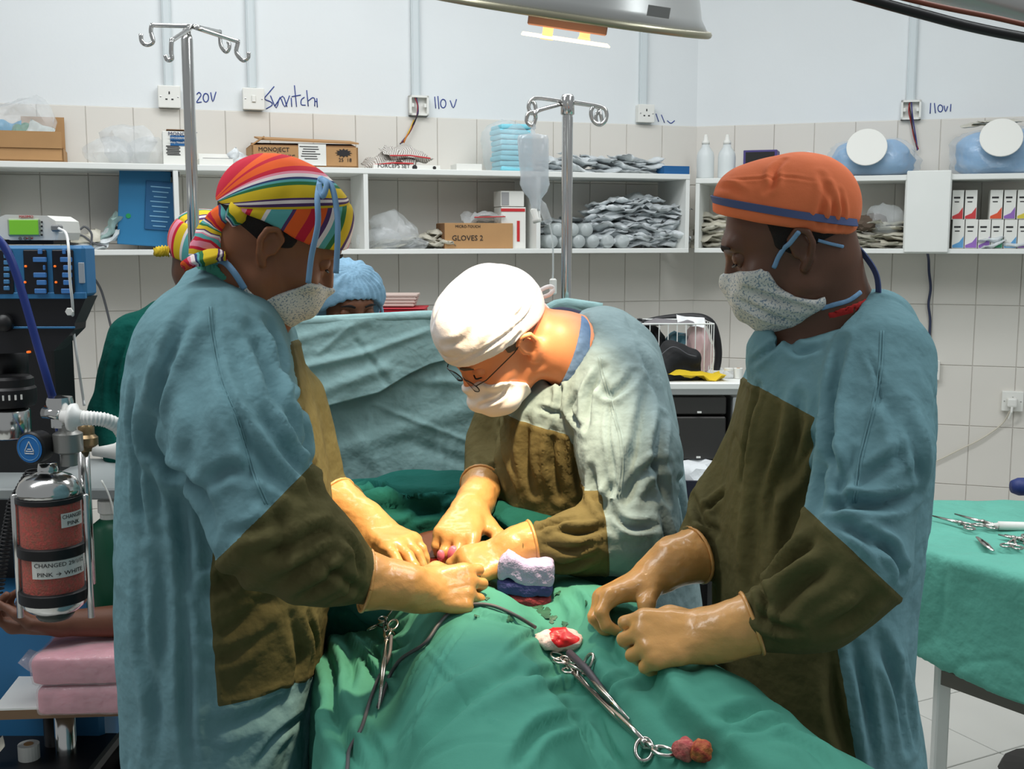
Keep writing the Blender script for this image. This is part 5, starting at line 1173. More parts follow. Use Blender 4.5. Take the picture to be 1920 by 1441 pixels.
tD, _, _ = torso_fn([(560, 285, 400, .07), (590, 262, 420, .14), (640, 228, 430, .18), (700, 208, 440, .2), (770, 196, 440, .18), (850, 205, 440, .18), (900, 262, 430, .17), (1000, 275, 430, .17), (1200, 275, 425, .17), (1500, 275, 420, .17)], 2.95)
armD = lambda p: chain(p, [P(258, 640, 2.86), P(218, 780, 2.80), P(235, 850, 2.72)], [.075, .062, .05], .02)
def gD(p): return smax(smin(tD(p), armD(p), .03), -rc(p, HD.W((-.03, 0, -.03)), nbD, .06, .064), .01)
V, F = mesh_sdf(gD, (P(180, 900, 2.95)[0]-.05, 2.6, .2), (P(460, 900, 2.95)[0]+.02, 3.2, P(0, 540, 2.95)[2]), .008)
V = folds(V+vnormals(V, F)*(.004*fbm(V*9, 3))[:, None], F, [([(240, 620), (215, 700), (212, 780)], .012, .008), ([(260, 640), (240, 730), (232, 820)], .012, .008)])
obj('top', (V, F), M_dgreen, D, smooth=True); armh = chain
V, F = mesh_sdf(lambda p: smin(chain(p, [P(235, 850, 2.72), P(250, 880, 2.62)], [.036, .032]), rc(p, P(250, 880, 2.62), P(270, 900, 2.56), .034, .03), .01), P(200, 930, 2.5)-.02, P(300, 820, 2.8)+.04, .005)
obj('forearm', (V, F), M_skinC, D, smooth=True)

E = thing('person', 'person in pale blue bouffant cap peeking over the drape screen', 'person', (P(645, 900, 3.05)[0], 3.05, 0))
HE = Head(P(596, 581, 3.02), -1, (.50, -.82, -.22), (.1, -.2, .96), 1.0)
nbE = P(640, 665, 3.10); hxE = P(640, 1000, 3.1)[0]
person_head(E, HE, mat('skin_warm_brown', (126, 80, 56), .5, sss=.05), [HE.W((-.03, 0, -.03)), nbE], [.052, .06], [nbE, P(640, 720, 3.1)], h=.004, lower=(lower_body((hxE, .92), 3.1, [(hxE-.09, 3.1), (hxE+.09, 3.1)], 1), (hxE-.35, 2.75, -.02), (hxE+.45, 3.45, 1.3)))
shoes(E, [(hxE-.09, 3.1), (hxE+.09, 3.1)], 1, M_shoe)
M_bouf = mat('bouffant_blue', (122, 160, 184), .7, bump=[(300, .3, .002), (30, .5, .01)], var=.12, vscale=30)
def gE(p):
    q = HE.L(p); d = ell(q, (-.010, 0, .040), (.116, .108, .092)); d = smin(d, ell(q, (-.045, 0, .0), (.09, .10, .08)), .03)
    m = q[:, 2]-(.020-.9*np.maximum(0, .07-q[:, 0])); return smax(d, -smax(q[:, 0]-(.02), -(q[:, 2]-.038), .01)*0-smax(-(q[:, 0]-.035), q[:, 2]-.040, .01)*0-9, .01) if False else smax(d, np.minimum(q[:, 0]-.030, .050-q[:, 2]-9*np.maximum(0, np.abs(q[:, 1])-.02)**2), .008)
V, F = mesh_sdf(gE, HE.O-.2, HE.O+.2, .004); q = HE.L(V); N = vnormals(V, F)
ang = np.arctan2(q[:, 1], q[:, 0]-.05); V = V+N*(.0022*np.sin(ang*20+3*noise3(q*20))*np.clip(1.2-np.linalg.norm(q-np.array([-.02, 0, .16]), axis=1)*2, .3, 1)+.005*fbm(q*22, 2))[:, None]
obj('bouffant_cap', (V, F), M_bouf, E, smooth=True)
obj('cap_elastic', tube(catmull([HE.W((.036, a, b)) for a, b in ((-.098, -.03), (-.090, .01), (-.06, .038), (0, .052), (.06, .038), (.090, .01), (.098, -.03))], 5), .005, 6), M_bouf, E, smooth=True)
tE, _, _ = torso_fn([(655, 600, 690, .07), (690, 560, 725, .12), (760, 545, 740, .15), (900, 545, 740, .15), (1300, 540, 745, .16)], 3.1)
V, F = mesh_sdf(tE, (P(530, 900, 3.1)[0], 2.8, .3), (P(760, 900, 3.1)[0], 3.4, 1.35), .012); obj('gown', (V, F), M_gown, E, smooth=True)

# ---- anaesthesia screen: sheet over a bar, with a folded flap
M_sheet = mat('sheet_pale_blue', (150, 184, 184), .9, bump=CLOTH_B, var=.05, vscale=4, spec=.1)
sc_ = thing('drape_screen', 'pale blue green sheet hung upright between the head end and the surgeons', 'sheet', (P(800, 900, 2.55)[0], 2.55, .95))
XA, XB = P(488, 700, 2.55)[0], P(1128, 700, 2.55)[0]
def sheet(x0, x1, nx, nz, ztop, zbot, y0, amp, seed, thick=.004, ridges=()):
    V = []; xs_ = np.linspace(x0, x1, nx); ts = np.linspace(0, 1, nz)
    for s in (0, 1):
        for t in ts:
            for x in xs_:
                zt = ztop(x); zb = zbot(x); z = zt+(zb-zt)*t; V.append((x, y0, z, s, t))
    V = np.array(V); P3 = V[:, :3].copy(); q = np.stack([P3[:, 0]*2.2, P3[:, 2]*.8+seed, P3[:, 0]*0+seed], 1)
    dy = amp*fbm(q, 3)*np.clip(V[:, 4]*3, .15, 1)+amp*.25*fbm(np.stack([P3[:, 0]*14, P3[:, 2]*9, P3[:, 0]*0+seed], 1), 2)
    for (xa, za, xb, zb_, wd, h_) in ridges:
        a = np.array([xa, za]); b = np.array([xb, zb_]); pz = P3[:, [0, 2]]; ba = b-a; hh_ = np.clip((pz-a)@ba/(ba@ba), 0, 1); dd = np.linalg.norm(pz-a-hh_[:, None]*ba, axis=1)
        dy -= h_*np.exp(-(dd/wd)**2)
    P3[:, 1] += dy+V[:, 3]*thick; F = []; o = nx*nz
    for j in range(nz-1):
        for i in range(nx-1):
            a = j*nx+i; F.append([a, a+nx, a+nx+1, a+1]); F.append([o+a, o+a+1, o+a+nx+1, o+a+nx])
    for j in range(nz-1): F.append([j*nx, o+j*nx, o+(j+1)*nx, (j+1)*nx]); F.append([j*nx+nx-1, (j+1)*nx+nx-1, o+(j+1)*nx+nx-1, o+j*nx+nx-1])
    for i in range(nx-1): F.append([i, i+1, o+i+1, o+i]); k = (nz-1)*nx; F.append([k+i, o+k+i, o+k+i+1, k+i+1])
    return P3, F
pz = lambda px, py: (P(px, py, 2.55)[0], P(px, py, 2.55)[2])
zt = lambda x: np.interp(x, [XA, pz(540, 0)[0], pz(790, 0)[0], pz(1000, 0)[0], pz(1045, 0)[0], pz(1065, 0)[0], XB], [pz(0, 606)[1], pz(0, 604)[1], pz(0, 592)[1], pz(0, 596)[1], pz(0, 572)[1], pz(0, 568)[1], pz(0, 578)[1]])
rid = [(*pz(560, 700), *pz(900, 720), .012, .006), (*pz(600, 860), *pz(900, 760), .02, .006), (*pz(640, 780), *pz(720, 900), .02, .006), (*pz(700, 760), *pz(880, 830), .006, .004), (*pz(820, 700), *pz(830, 920), .006, .004), (*pz(690, 780), *pz(690, 915), .005, .004), (*pz(760, 830), *pz(900, 880), .015, -.006)]
obj('sheet', sheet(XA, XB, 150, 90, zt, lambda x: .99, 2.57, .022, 3, ridges=rid), M_sheet, sc_, smooth=True)
zf = lambda x: np.interp(x, [XA, pz(580, 0)[0], pz(640, 0)[0], pz(700, 0)[0], pz(760, 0)[0], pz(800, 0)[0], pz(900, 0)[0], XB], [pz(0, 770)[1], pz(0, 765)[1], pz(0, 750)[1], pz(0, 735)[1], pz(0, 700)[1], pz(0, 682)[1], pz(0, 660)[1], pz(0, 650)[1]])
rid2 = [(*pz(560, 690), *pz(690, 660), .010, .010), (*pz(690, 660), *pz(800, 620), .008, .006), (*pz(540, 640), *pz(690, 600), .012, .006), (*pz(670, 640), *pz(730, 720), .006, -.006), (*pz(580, 740), *pz(720, 690), .014, .008), (*pz(600, 660), *pz(660, 610), .006, .004)]
obj('folded_flap', sheet(XA+.01, XB-.03, 150, 50, lambda x: zt(x)+.004, zf, 2.545, .016, 8, ridges=rid2), M_sheet, sc_, smooth=True)
obj('fold_edge', tube([np.array([x, 2.556, float(zt(x))]) for x in np.linspace(XA, XB, 60)], .012, 8), M_sheet, sc_, smooth=True)
# ================================================================== DRIP POLES
def pole_base(t, x, y, h):
    for k in range(5):
        a = k*2*math.pi/5+.4; e = np.array([x+.26*math.cos(a), y+.26*math.sin(a), .085])
        obj('leg', tube([(x, y, .12), (x+.12*math.cos(a), y+.12*math.sin(a), .105), e], .014, 10), M_chrome, t, smooth=True)
        obj('caster', lathe([(.012, -.012), (.030, -.011), (.032, 0), (.030, .011), (.012, .012)], 16, (e[0], e[1], .034), (math.sin(a), -math.cos(a), 0)), M_black, t, smooth=True)
x, y = P(362, 400, 2.50)[0], 2.50; xb = P(366, 500, 2.5)[0]; ztp = P(362, 56, 2.5)[2]
t = thing('drip_stand', 'tall chrome drip stand with four bent hooks behind the left surgeon', 'stand', (x, y, 0))
obj('pole', lathe([(.0125, .1), (.0125, 1.30), (.0085, 1.305), (.0085, ztp), (.004, ztp+.005)], 16, (x, y, 0)), M_chrome, t, smooth=True)
obj('pole_sleeve', lathe([(.0125, 1.0), (.0125, ztp-.02), (.010, ztp-.01)], 16, (x, y, 0)), M_chrome, t, smooth=True)
hk = [[(360, 49), (285, 47), (283, 60), (287, 78), (276, 84), (266, 78), (264, 64)], [(358, 52), (322, 76), (321, 98), (322, 110), (314, 112), (310, 104)], [(364, 49), (412, 60), (414, 85), (424, 97), (430, 88), (428, 78)], [(364, 51), (446, 78), (443, 98), (455, 113), (465, 108), (466, 98)]]
for k, h_ in enumerate(hk):
    yy = [2.50, 2.36, 2.66, 2.60][k]; n = len(h_); pts = [P(p[0], p[1], y+(yy-y)*min(1, i/1.0)) for i, p in enumerate(h_)]
    obj('hook', tube(catmull([pts[0], pts[0]*.1+pts[1]*.9, pts[1]]+pts[2:], 5), .0048, 8), M_chrome, t, smooth=True)
pole_base(t, x, y, 0)
x, y = P(1063, 400, 2.64)[0], 2.64; ztp = P(1062, 186, 2.64)[2]
t = thing('drip_stand', 'chrome drip stand with curled ram horn hooks behind the bending surgeon', 'stand', (x, y, 0))
obj('pole', lathe([(.0125, .1), (.0125, ztp-.04), (.010, ztp-.03), (.010, ztp)], 16, (x, y, 0)), M_chrome, t, smooth=True)
obj('collar', lathe([(.013, ztp-.035), (.0155, ztp-.033), (.0155, ztp+.004), (.012, ztp+.010), (0, ztp+.010)], 16, (x, y, 0)), M_chrome, t, smooth=True)
hk = [([(1055, 190), (1010, 184), (996, 188), (991, 200), (996, 212), (1004, 208), (1003, 196), (998, 190)], 0), ([(1052, 195), (1008, 208), (1004, 222), (998, 236), (988, 228), (990, 214), (1002, 210)], -.07), ([(1070, 190), (1125, 200), (1137, 210), (1135, 226), (1124, 234), (1112, 226), (1108, 210), (1112, 200)], 0), ([(1070, 192), (1118, 200), (1126, 214), (1128, 228), (1120, 232), (1117, 218), (1122, 208)], .06)]
for h_, dy in hk:
    pts = [P(p[0], p[1], y+dy*min(1, i)) for i, p in enumerate(h_)]; obj('hook', tube(catmull(pts, 6), .0046, 8), M_chrome, t, smooth=True)
pole_base(t, x, y, 0)
# drip bag + line
Yb = 2.57
M_bag = mat('drip_bag_plastic', (222, 228, 232), .12, alpha=.45, spec=.8, bump=[(25, .3, .006)]); M_fluid = mat('drip_fluid', (206, 214, 220), .05, alpha=.35, spec=.7)
pb = P(1001, 320, Yb); t = thing('drip_bag', 'clear saline drip bag hanging from the ram horn hook', 'drip bag', pb)
prof = [(238, 3), (250, 5), (254, 27), (262, 29), (300, 28), (330, 26), (345, 28), (360, 22), (372, 12), (385, 9), (395, 8)]
pf = 2133/Yb
V = []; F = []; n = 24
for (py, hw) in prof:
    c_ = P(1001+(py-300)*.04, py, Yb)
    for k in range(n): a = 2*math.pi*k/n; V.append(c_+np.array([hw/pf*math.cos(a), min(hw, 18)/pf*.85*math.sin(a), 0]))
for i in range(len(prof)-1):
    for k in range(n): F.append([i*n+k, (i+1)*n+k, (i+1)*n+(k+1) % n, i*n+(k+1) % n])
F.append(list(range(n))); F.append([(len(prof)-1)*n+k for k in range(n)][::-1])
obj('bag', (np.array(V), F), M_bag, t, smooth=True)
Vf = [v for v in V[4*n:]]; c0 = np.mean(V[4*n:5*n], 0); Vf = [c+(np.array(v)-c)*.93 for v, c in zip(V[3*n:], np.repeat([np.mean(V[i*n:(i+1)*n], 0) for i in range(3, len(prof))], n, 0))]
m_ = len(prof)-3; obj('fluid', (np.array(Vf), [[i*n+k, (i+1)*n+k, (i+1)*n+(k+1) % n, i*n+(k+1) % n] for i in range(m_-1) for k in range(n)]+[list(range(n))]), M_fluid, t, smooth=True)
obj('port', lathe([(.009, 0), (.011, .008), (.007, .012), (.010, .03), (.006, .034)], 12, P(1008, 392, Yb)-np.array([0, 0, .03]), (-.25, 0, 1)), M_plastic_w, t, smooth=True)
obj('hanger_tab', tube([P(1001, 242, Yb), P(1000, 232, Yb)], .005, 8), M_bag, t)
obj('drip_chamber', lathe([(.004, 0), (.009, .004), (.010, .045), (.006, .052), (.003, .06)], 12, P(1030, 420, Yb), (-.40, 0, 1)), M_clear, t, smooth=True)
obj('line', tube(catmull([P(1030, 420, Yb), P(1036, 450, Yb), P(1037, 500, Yb), P(1036, 530, Yb)], 6), .0022, 6), mat('tube_clear', (214, 220, 220), .2, alpha=.6), t, smooth=True)
obj('roller_clamp', box(P(1037, 537, Yb), (.016, .012, .036), .003), M_plastic_w, t)
# red tray and pale stack behind the screen on a trolley
t = thing('side_trolley', 'small steel trolley behind the drape screen', 'trolley', (P(740, 600, 4.1)[0], 4.1, 0)); zt_ = P(740, 596, 4.1)[2]
obj('top', box((t.location.x, 4.1, zt_-.01), (.36, .30, .02), .003), M_steel, t)
for sx in (-1, 1):
    for sy in (-1, 1): obj('leg', box((t.location.x+sx*.16, 4.1+sy*.13, (zt_-.02)/2), (.02, .02, zt_-.02)), M_steel, t)
t2 = thing('red_tray', 'bright red tray behind the drape screen beside the white cap', 'tray', (P(745, 585, 3.98)[0], 4.02, zt_+.001))
obj('tray_body', box((t2.location.x, 4.04, zt_+.022), (.19, .16, .040), .004), mat('tray_red', (176, 28, 44), .45), t2); obj('tray_rim', box((t2.location.x, 4.04, zt_+.042), (.20, .17, .005), .002), mat('tray_red', (176, 28, 44), .45), t2)
t3 = obj('paper_pack', merge(*[box((t2.location.x-.025+.004*k, 4.05, zt_+.053+.011*k), (.165, .13, .010), .002) for k in range(4)]), mat('packet_pinkish', (196, 176, 166), .6, alpha=1), label='pale pinkish stack of packs on the red tray', cat='packet')
# ================================================================== OPERATING TABLE, PATIENT, DRAPES
M_gdrape = mat('drape_green', (72, 140, 122), .85, bump=[(900, .25, .0008), (30, .3, .006)], var=.10, vscale=4, spec=.2)
M_bdrape = mat('drape_dark_green', (28, 88, 80), .9, bump=CLOTH_B, var=.12, vscale=5, spec=.1)
ot = thing('operating_table', 'steel operating table hidden below the green drapes', 'table', (.0, 1.6, 0))
arot = math.atan2(.25, .97)
obj('table_top', xf(box((0, 0, 0), (.46, 1.45, .06), .01), (-.06, 1.86, .70), (0, 0, arot)), M_black, ot)
obj('mattress', xf(box((0, 0, 0), (.44, 1.42, .05), .015, 2), (-.06, 1.86, .756), (0, 0, arot)), mat('mattress_black', (34, 34, 38), .6), ot)
obj('column', lathe([(.14, .10), (.11, .12), (.10, .66), (.14, .668)], 24, (-.03, 1.75, 0)), M_steel, ot, smooth=False)
obj('base', xf(box((0, 0, .06), (.42, .80, .10), .02, 2), (-.03, 1.75, 0), (0, 0, arot)), M_steel, ot)
pt = thing('patient', 'person lying under green drapes with one bare arm stretched to the left', 'person', (-.05, 1.9, .79))
wr_ = P(118, 1168, 2.28); elb = P(300, 1160, 2.34)
hP = hand_fn(wr_, P(20, 1160, 2.27), (.05, .25, -1), False, [(35, 45, 30), (42, 50, 35), (46, 55, 35), (50, 55, 35)], thumb=[(.020, .026, -.012), (.050, .046, -.024), (.076, .044, -.042), (.098, .036, -.050)], sc=1.02)
abd = PZ(800, 1025, 1.0)
def bodyP(p):
    d = chain(p, [P(520, 1120, 2.42), elb, wr_], [.045, .040, .026], .02); d = smin(d, hP[0](p), .015)
    d = smin(d, chain(p, [np.array([-.16, 2.40, .90]), np.array([-.135, 2.15, .868]), np.array([-.10, 2.0, .862]), np.array([-.06, 1.84, .868])], [.12, .150, .150, .112]), .06)
    d = smin(d, rc(p, P(520, 1120, 2.42), (-.20, 2.42, .88), .05, .08), .05)
    return d
def legsP(p):
    d = chain(p, [np.array([-.10, 1.8, .86]), np.array([-.05, 1.4, .83]), np.array([-.02, 1.12, .80])], [.09, .07, .05], .02)
    d = smin(d, chain(p, [np.array([.02, 1.8, .86]), np.array([.24, 1.42, .82]), np.array([.38, 1.18, .78])], [.09, .07, .05], .02), .03)
    d = smin(d, chain(p, [np.array([-.16, 2.5, .90]), np.array([-.20, 2.68, .90])], [.06, .055]), .04)
    return smin(d, ell(p, (-.22, 2.80, .92), (.075, .10, .095)), .03)
Vh, Fh = mesh_sdf(bodyP, (P(5, 1160, 2.27)[0]-.03, 1.66, .62), (.12, 2.62, 1.06), .0042)
Vl, Fl = mesh_sdf(lambda p: smin(legsP(p), bodyP(p), .03), (-.38, .95, .70), (.55, 2.95, 1.1), .016)
obj('body', merge((Vh, Fh.tolist()), (Vl-np.array([0, 0, .004]), Fl.tolist())), M_skinP, pt, smooth=True)
# wound, tissue
wnd = PZ(846, 1052, 1.015)
obj('wound', xf((lambda vf: (vf[0]*(1+.15*fbm(vf[0]*30, 2))[:, None], vf[1]))(lathe([(.0, -.02), (.045, -.012), (.055, .0), (.048, .008), (.02, .004), (0, .002)], 28)), wnd-np.array([0, 0, .012])), mat('wound_red', (120, 22, 16), .15, coat=.5, var=.3, vscale=60), pt, smooth=True)
for k, (dx, dy, s) in enumerate(((.004, .0, .015), (-.018, -.004, .010), (.016, .010, .011))):
    V, F = mesh_sdf(lambda p: ell(p, wnd+np.array([dx, dy, .012]), (s*.75, s*.75, s*1.15)), wnd-.06, wnd+.07, .003); obj('tissue', (V, F), mat('tissue_pink', (224, 120, 140), .12, coat=.6, sss=.2), pt, smooth=True)
# main drape by distance field
poly = np.array([(-.34, 2.10), (-.275, 1.72), (-.20, 1.25), (-.14, .85), (.76, .85), (.62, 1.12), (.47, 1.36), (.27, 1.50), (.17, 1.68), (.13, 1.90), (.08, 2.12)])
def poly2(p, pg):
    d = np.full(len(p), 9.); ins = np.zeros(len(p), bool); n = len(pg)
    for i in range(n):
        a, b = pg[i], pg[(i+1) % n]; e = b-a; w_ = p[:, :2]-a; h_ = np.clip((w_@e)/(e@e), 0, 1); d = np.minimum(d, np.linalg.norm(w_-h_[:, None]*e, axis=1))
        c_ = (a[1] > p[:, 1]) != (b[1] > p[:, 1]); xi = (b[0]-a[0])*(p[:, 1]-a[1])/(b[1]-a[1]+1e-12)+a[0]; ins ^= c_ & (p[:, 0] < xi)
    return np.where(ins, -d, d)
T = lambda px, py, z, r: PZ(px, py, z)-np.array([0, 0, r])
legL = [T(800, 1010, 1.01, .11), T(880, 1120, 1.02, .115), T(920, 1290, 1.01, .11), T(900, 1500, .99, .10), T(880, 1900, .97, .09)]
legR = [T(960, 1040, 1.0, .10), T(1130, 1120, 1.0, .105), T(1330, 1285, .99, .11), T(1560, 1441, .96, .10), T(1850, 1640, .92, .09)]
def drape(p):
    slab = smax(poly2(p, poly)-.03+.02*np.clip((.9-p[:, 2]), 0, .4)*-2.0, p[:, 2]-.89, .06); slab = smax(slab, .48-p[:, 2], .01)
    d = smin(slab, chain(p, legL, [.11, .115, .11, .10, .09], .03), .07); d = smin(d, chain(p, legR, [.10, .105, .11, .10, .09], .03), .07)
    d = smax(d, -ell(p, (wnd[0]-.04, wnd[1]+.055, 1.04), (.15, .125, .12)), .02)
    return d
V, F = mesh_sdf(drape, (-.45, .76, .44), (.92, 2.25, 1.10), .0075, relax=2)
N = vnormals(V, F); nz = np.abs(N[:, 2])
V = V+N*(.006*fbm(V*np.array([5, 5, 2.0]), 3)+.0015*fbm(V*25, 2)-.0035*np.maximum(0, 1-5*np.abs(fbm(V*np.array([6, 6, 5])+4+.5*fbm(V*4, 2)[:, None], 2)))+(1-nz)*.014*np.sin(V[:, 1]*34+3*noise3(V*3)+V[:, 0]*14)*np.clip((.93-V[:, 2])*6, 0, 1))[:, None]
crD = [([(1240, 1240), (1300, 1330), (1450, 1441)], .020, -.010), ([(1120, 1190), (1180, 1250), (1230, 1300)], .02, .010), ([(1190, 1230), (1160, 1280), (1110, 1320)], .012, .008), ([(1160, 1170), (1140, 1215), (1160, 1250)], .012, .008), ([(1180, 1290), (1240, 1260), (1300, 1250)], .014, .009), ([(1350, 1350), (1420, 1330), (1500, 1330)], .014, .009), ([(1360, 1380), (1420, 1360), (1480, 1350)], .01, .008),
       ([(960, 1441), (1010, 1370), (1080, 1345)], .009, .010), ([(1085, 1345), (1100, 1390), (1120, 1430)], .007, .008), ([(1120, 1345), (1140, 1400), (1170, 1441)], .008, .007), ([(1130, 1441), (1120, 1400), (1100, 1370)], .006, .006),
       ([(760, 1441), (840, 1340), (930, 1270), (1000, 1260)], .022, .014), ([(870, 1300), (910, 1345), (950, 1380)], .004, .004), ([(800, 1215), (850, 1270), (900, 1320)], .004, -.004), ([(660, 1190), (700, 1240), (740, 1290)], .007, -.012), ([(640, 1180), (660, 1250), (650, 1300)], .010, .010), ([(690, 1180), (720, 1200), (760, 1170)], .010, .009), ([(700, 1250), (730, 1220), (770, 1200)], .008, .008),
       ([(840, 1180), (790, 1240), (760, 1300)], .006, .006), ([(880, 1160), (830, 1240), (790, 1330), (740, 1441)], .005, .005), ([(1040, 1180), (980, 1200), (930, 1250)], .006, .004), ([(880, 1140), (920, 1160), (1000, 1170)], .008, .005), ([(1060, 1100), (1090, 1140), (1080, 1180)], .01, .008), ([(1110, 1110), (1140, 1160), (1170, 1190)], .008, .006),
       ([(600, 1200), (625, 1270), (620, 1350)], .012, .012), ([(615, 1300), (640, 1370), (680, 1441)], .014, .014), ([(650, 1340), (700, 1400), (720, 1441)], .010, .008), ([(960, 1290), (1040, 1260), (1100, 1240)], .010, .006), ([(1000, 1300), (1060, 1290), (1120, 1300)], .012, .006), ([(1560, 1441), (1520, 1400), (1440, 1370)], .012, .008)]
V = folds(V, F, crD, .75)
dr = obj('surgical_drape', (V, F), M_gdrape, smooth=True, label='large green drape over the patient legs and abdomen in the foreground', cat='drape')
M_stain = mat('stain_dark', (46, 92, 70), .5, var=.3, vscale=60)
bvd = BVHTree.FromPolygons(V.tolist(), np.asarray(F).tolist())
def on(px, py, up=.002):
    h_ = bvd.ray_cast(Vector((0, 0, CZ)), Vector(ray(px, py)).normalized())
    return (np.array(h_[0])+np.array(h_[1])*up, np.array(h_[1])) if h_[0] is not None else (PZ(px, py, .98), np.array([0, 0, 1.]))
for k, (px, py, s) in enumerate(((1010, 1138, .014), (1022, 1148, .018), (1035, 1160, .010), (893, 1155, .006), (955, 1160, .007), (1060, 1170, .008), (1100, 1130, .006), (1047, 1112, .007), (912, 1122, .006))):
    c_, n_ = on(px, py, .0012); n_ = n_ if n_[2] > 0 else -n_; x_, y_, _ = frame_of(n_); pts = []
    for a in np.linspace(0, 2*math.pi, 18)[:-1]:
        r_ = s*(1+.35*math.sin(3*a+k)+.2*math.sin(7*a)); pts.append(c_+x_*r_*math.cos(a)+y_*r_*math.sin(a)*.7)
    obj('fluid_stain', (np.array(pts+[c_+n_*.0008]), [[i, (i+1) % 17, 17] for i in range(17)]), M_stain, dr)
# rumpled dark drape at the head end of the wound
def bdr(p):
    d = ell(p, (-.14, 2.28, .95), (.42, .26, .15)); d = smin(d, ell(p, (-.10, 2.05, .93), (.34, .16, .12)), .05)
    return smax(d, -ell(p, (wnd[0]-.04, wnd[1]+.07, 1.08), (.16, .165, .20)), .02)
V, F = mesh_sdf(bdr, (-.62, 1.85, .78), (.32, 2.56, 1.14), .0065, relax=1); N = vnormals(V, F)
V = V+N*(.020*fbm(V*np.array([5, 9, 5]), 3)-.016*np.maximum(0, 1-5*np.abs(fbm(V*np.array([4, 8, 5])+3, 2))))[:, None]
V = folds(V, F, [([(640, 950), (700, 930), (760, 925)], .012, .012), ([(680, 960), (760, 950), (840, 965)], .016, .012), ([(660, 925), (690, 915), (720, 925)], .010, .014), ([(850, 930), (820, 945), (780, 950)], .010, .010), ([(900, 980), (930, 985), (960, 1010)], .010, .01), ([(760, 980), (800, 960), (860, 955)], .010, .010)])
obj('head_drape', (V, F), M_bdrape, smooth=True, label='rumpled dark green cloth heaped between the screen and the gloved hands', cat='drape')
V, F = mesh_sdf(lambda p: smax(ell(p, (wnd[0]-.04, wnd[1]+.08, .945), (.185, .155, .085)), -ell(p, (wnd[0]-.04, wnd[1]+.05, 1.06), (.150, .125, .16)), .012), (wnd[0]-.25, wnd[1]-.10, .84), (wnd[0]+.18, wnd[1]+.26, 1.06), .005)
obj('inner_drape', (V+vnormals(V, F)*(.003*fbm(V*20, 2))[:, None], F), mat('drape_teal', (50, 120, 118), .9, bump=CLOTH_B), smooth=True, label='teal cloth edge framing the opening behind the gloved hands', cat='drape')
# ================================================================== ON THE DRAPE
# folded towel
M_towel = mat('towel_lilac', (176, 168, 206), .95, bump=[(160, .9, .004)], var=.08, vscale=40); M_towelr = mat('towel_bloody', (140, 52, 60), .9, bump=[(160, .9, .004)], var=.3, vscale=40); M_toweln = mat('towel_navy', (66, 70, 130), .95, bump=[(160, .9, .004)])  # terry in lilac, bloodied red and navy, one for each fold
c_, n_ = on(985, 1122); t = thing('folded_towel', 'lilac terry towel folded, blood stained, on the green drape', 'towel', c_+np.array([0, 0, .0]), -.06)
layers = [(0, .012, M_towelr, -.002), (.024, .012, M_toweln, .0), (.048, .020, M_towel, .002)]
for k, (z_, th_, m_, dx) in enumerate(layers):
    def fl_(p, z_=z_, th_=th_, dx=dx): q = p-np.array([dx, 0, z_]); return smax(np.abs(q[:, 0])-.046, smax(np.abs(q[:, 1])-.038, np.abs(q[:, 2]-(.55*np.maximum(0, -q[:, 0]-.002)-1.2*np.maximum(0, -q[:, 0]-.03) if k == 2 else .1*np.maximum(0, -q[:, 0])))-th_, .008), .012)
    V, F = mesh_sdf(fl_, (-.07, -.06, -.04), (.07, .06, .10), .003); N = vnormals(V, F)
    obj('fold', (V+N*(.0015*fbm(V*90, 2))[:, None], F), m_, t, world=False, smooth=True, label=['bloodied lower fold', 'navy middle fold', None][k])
# bloody gauze
c_, n_ = on(1050, 1212); t = thing('gauze_swab', 'white gauze swab soaked red on top, lying between the legs of the drape', 'gauze', c_)
bm = bmesh.new(); bmesh.ops.create_icosphere(bm, subdivisions=5, radius=.5); V, F = bm_out(bm); V = V*np.array([.078, .050, .034]); V = V*(1+.28*fbm(V*42+2, 3))[:, None]+np.array([0, 0, .010])
s_ = V[:, 2]*22+.55*noise3(V*40)+V[:, 1]*4-.38+.25*np.cos(V[:, 0]*90)
(V1, F1), (V2, F2) = split_field(V, F, s_)
obj('gauze', (V2, F2), mat('gauze_white', (226, 200, 194), .9, bump=[(400, .5, .002)], var=.08, vscale=50), t, world=False, smooth=True); obj('blood', (V1, F1), mat('blood_red', (196, 24, 30), .35, var=.25, vscale=70), t, world=False, smooth=True, label='blood soaked crown of the gauze')
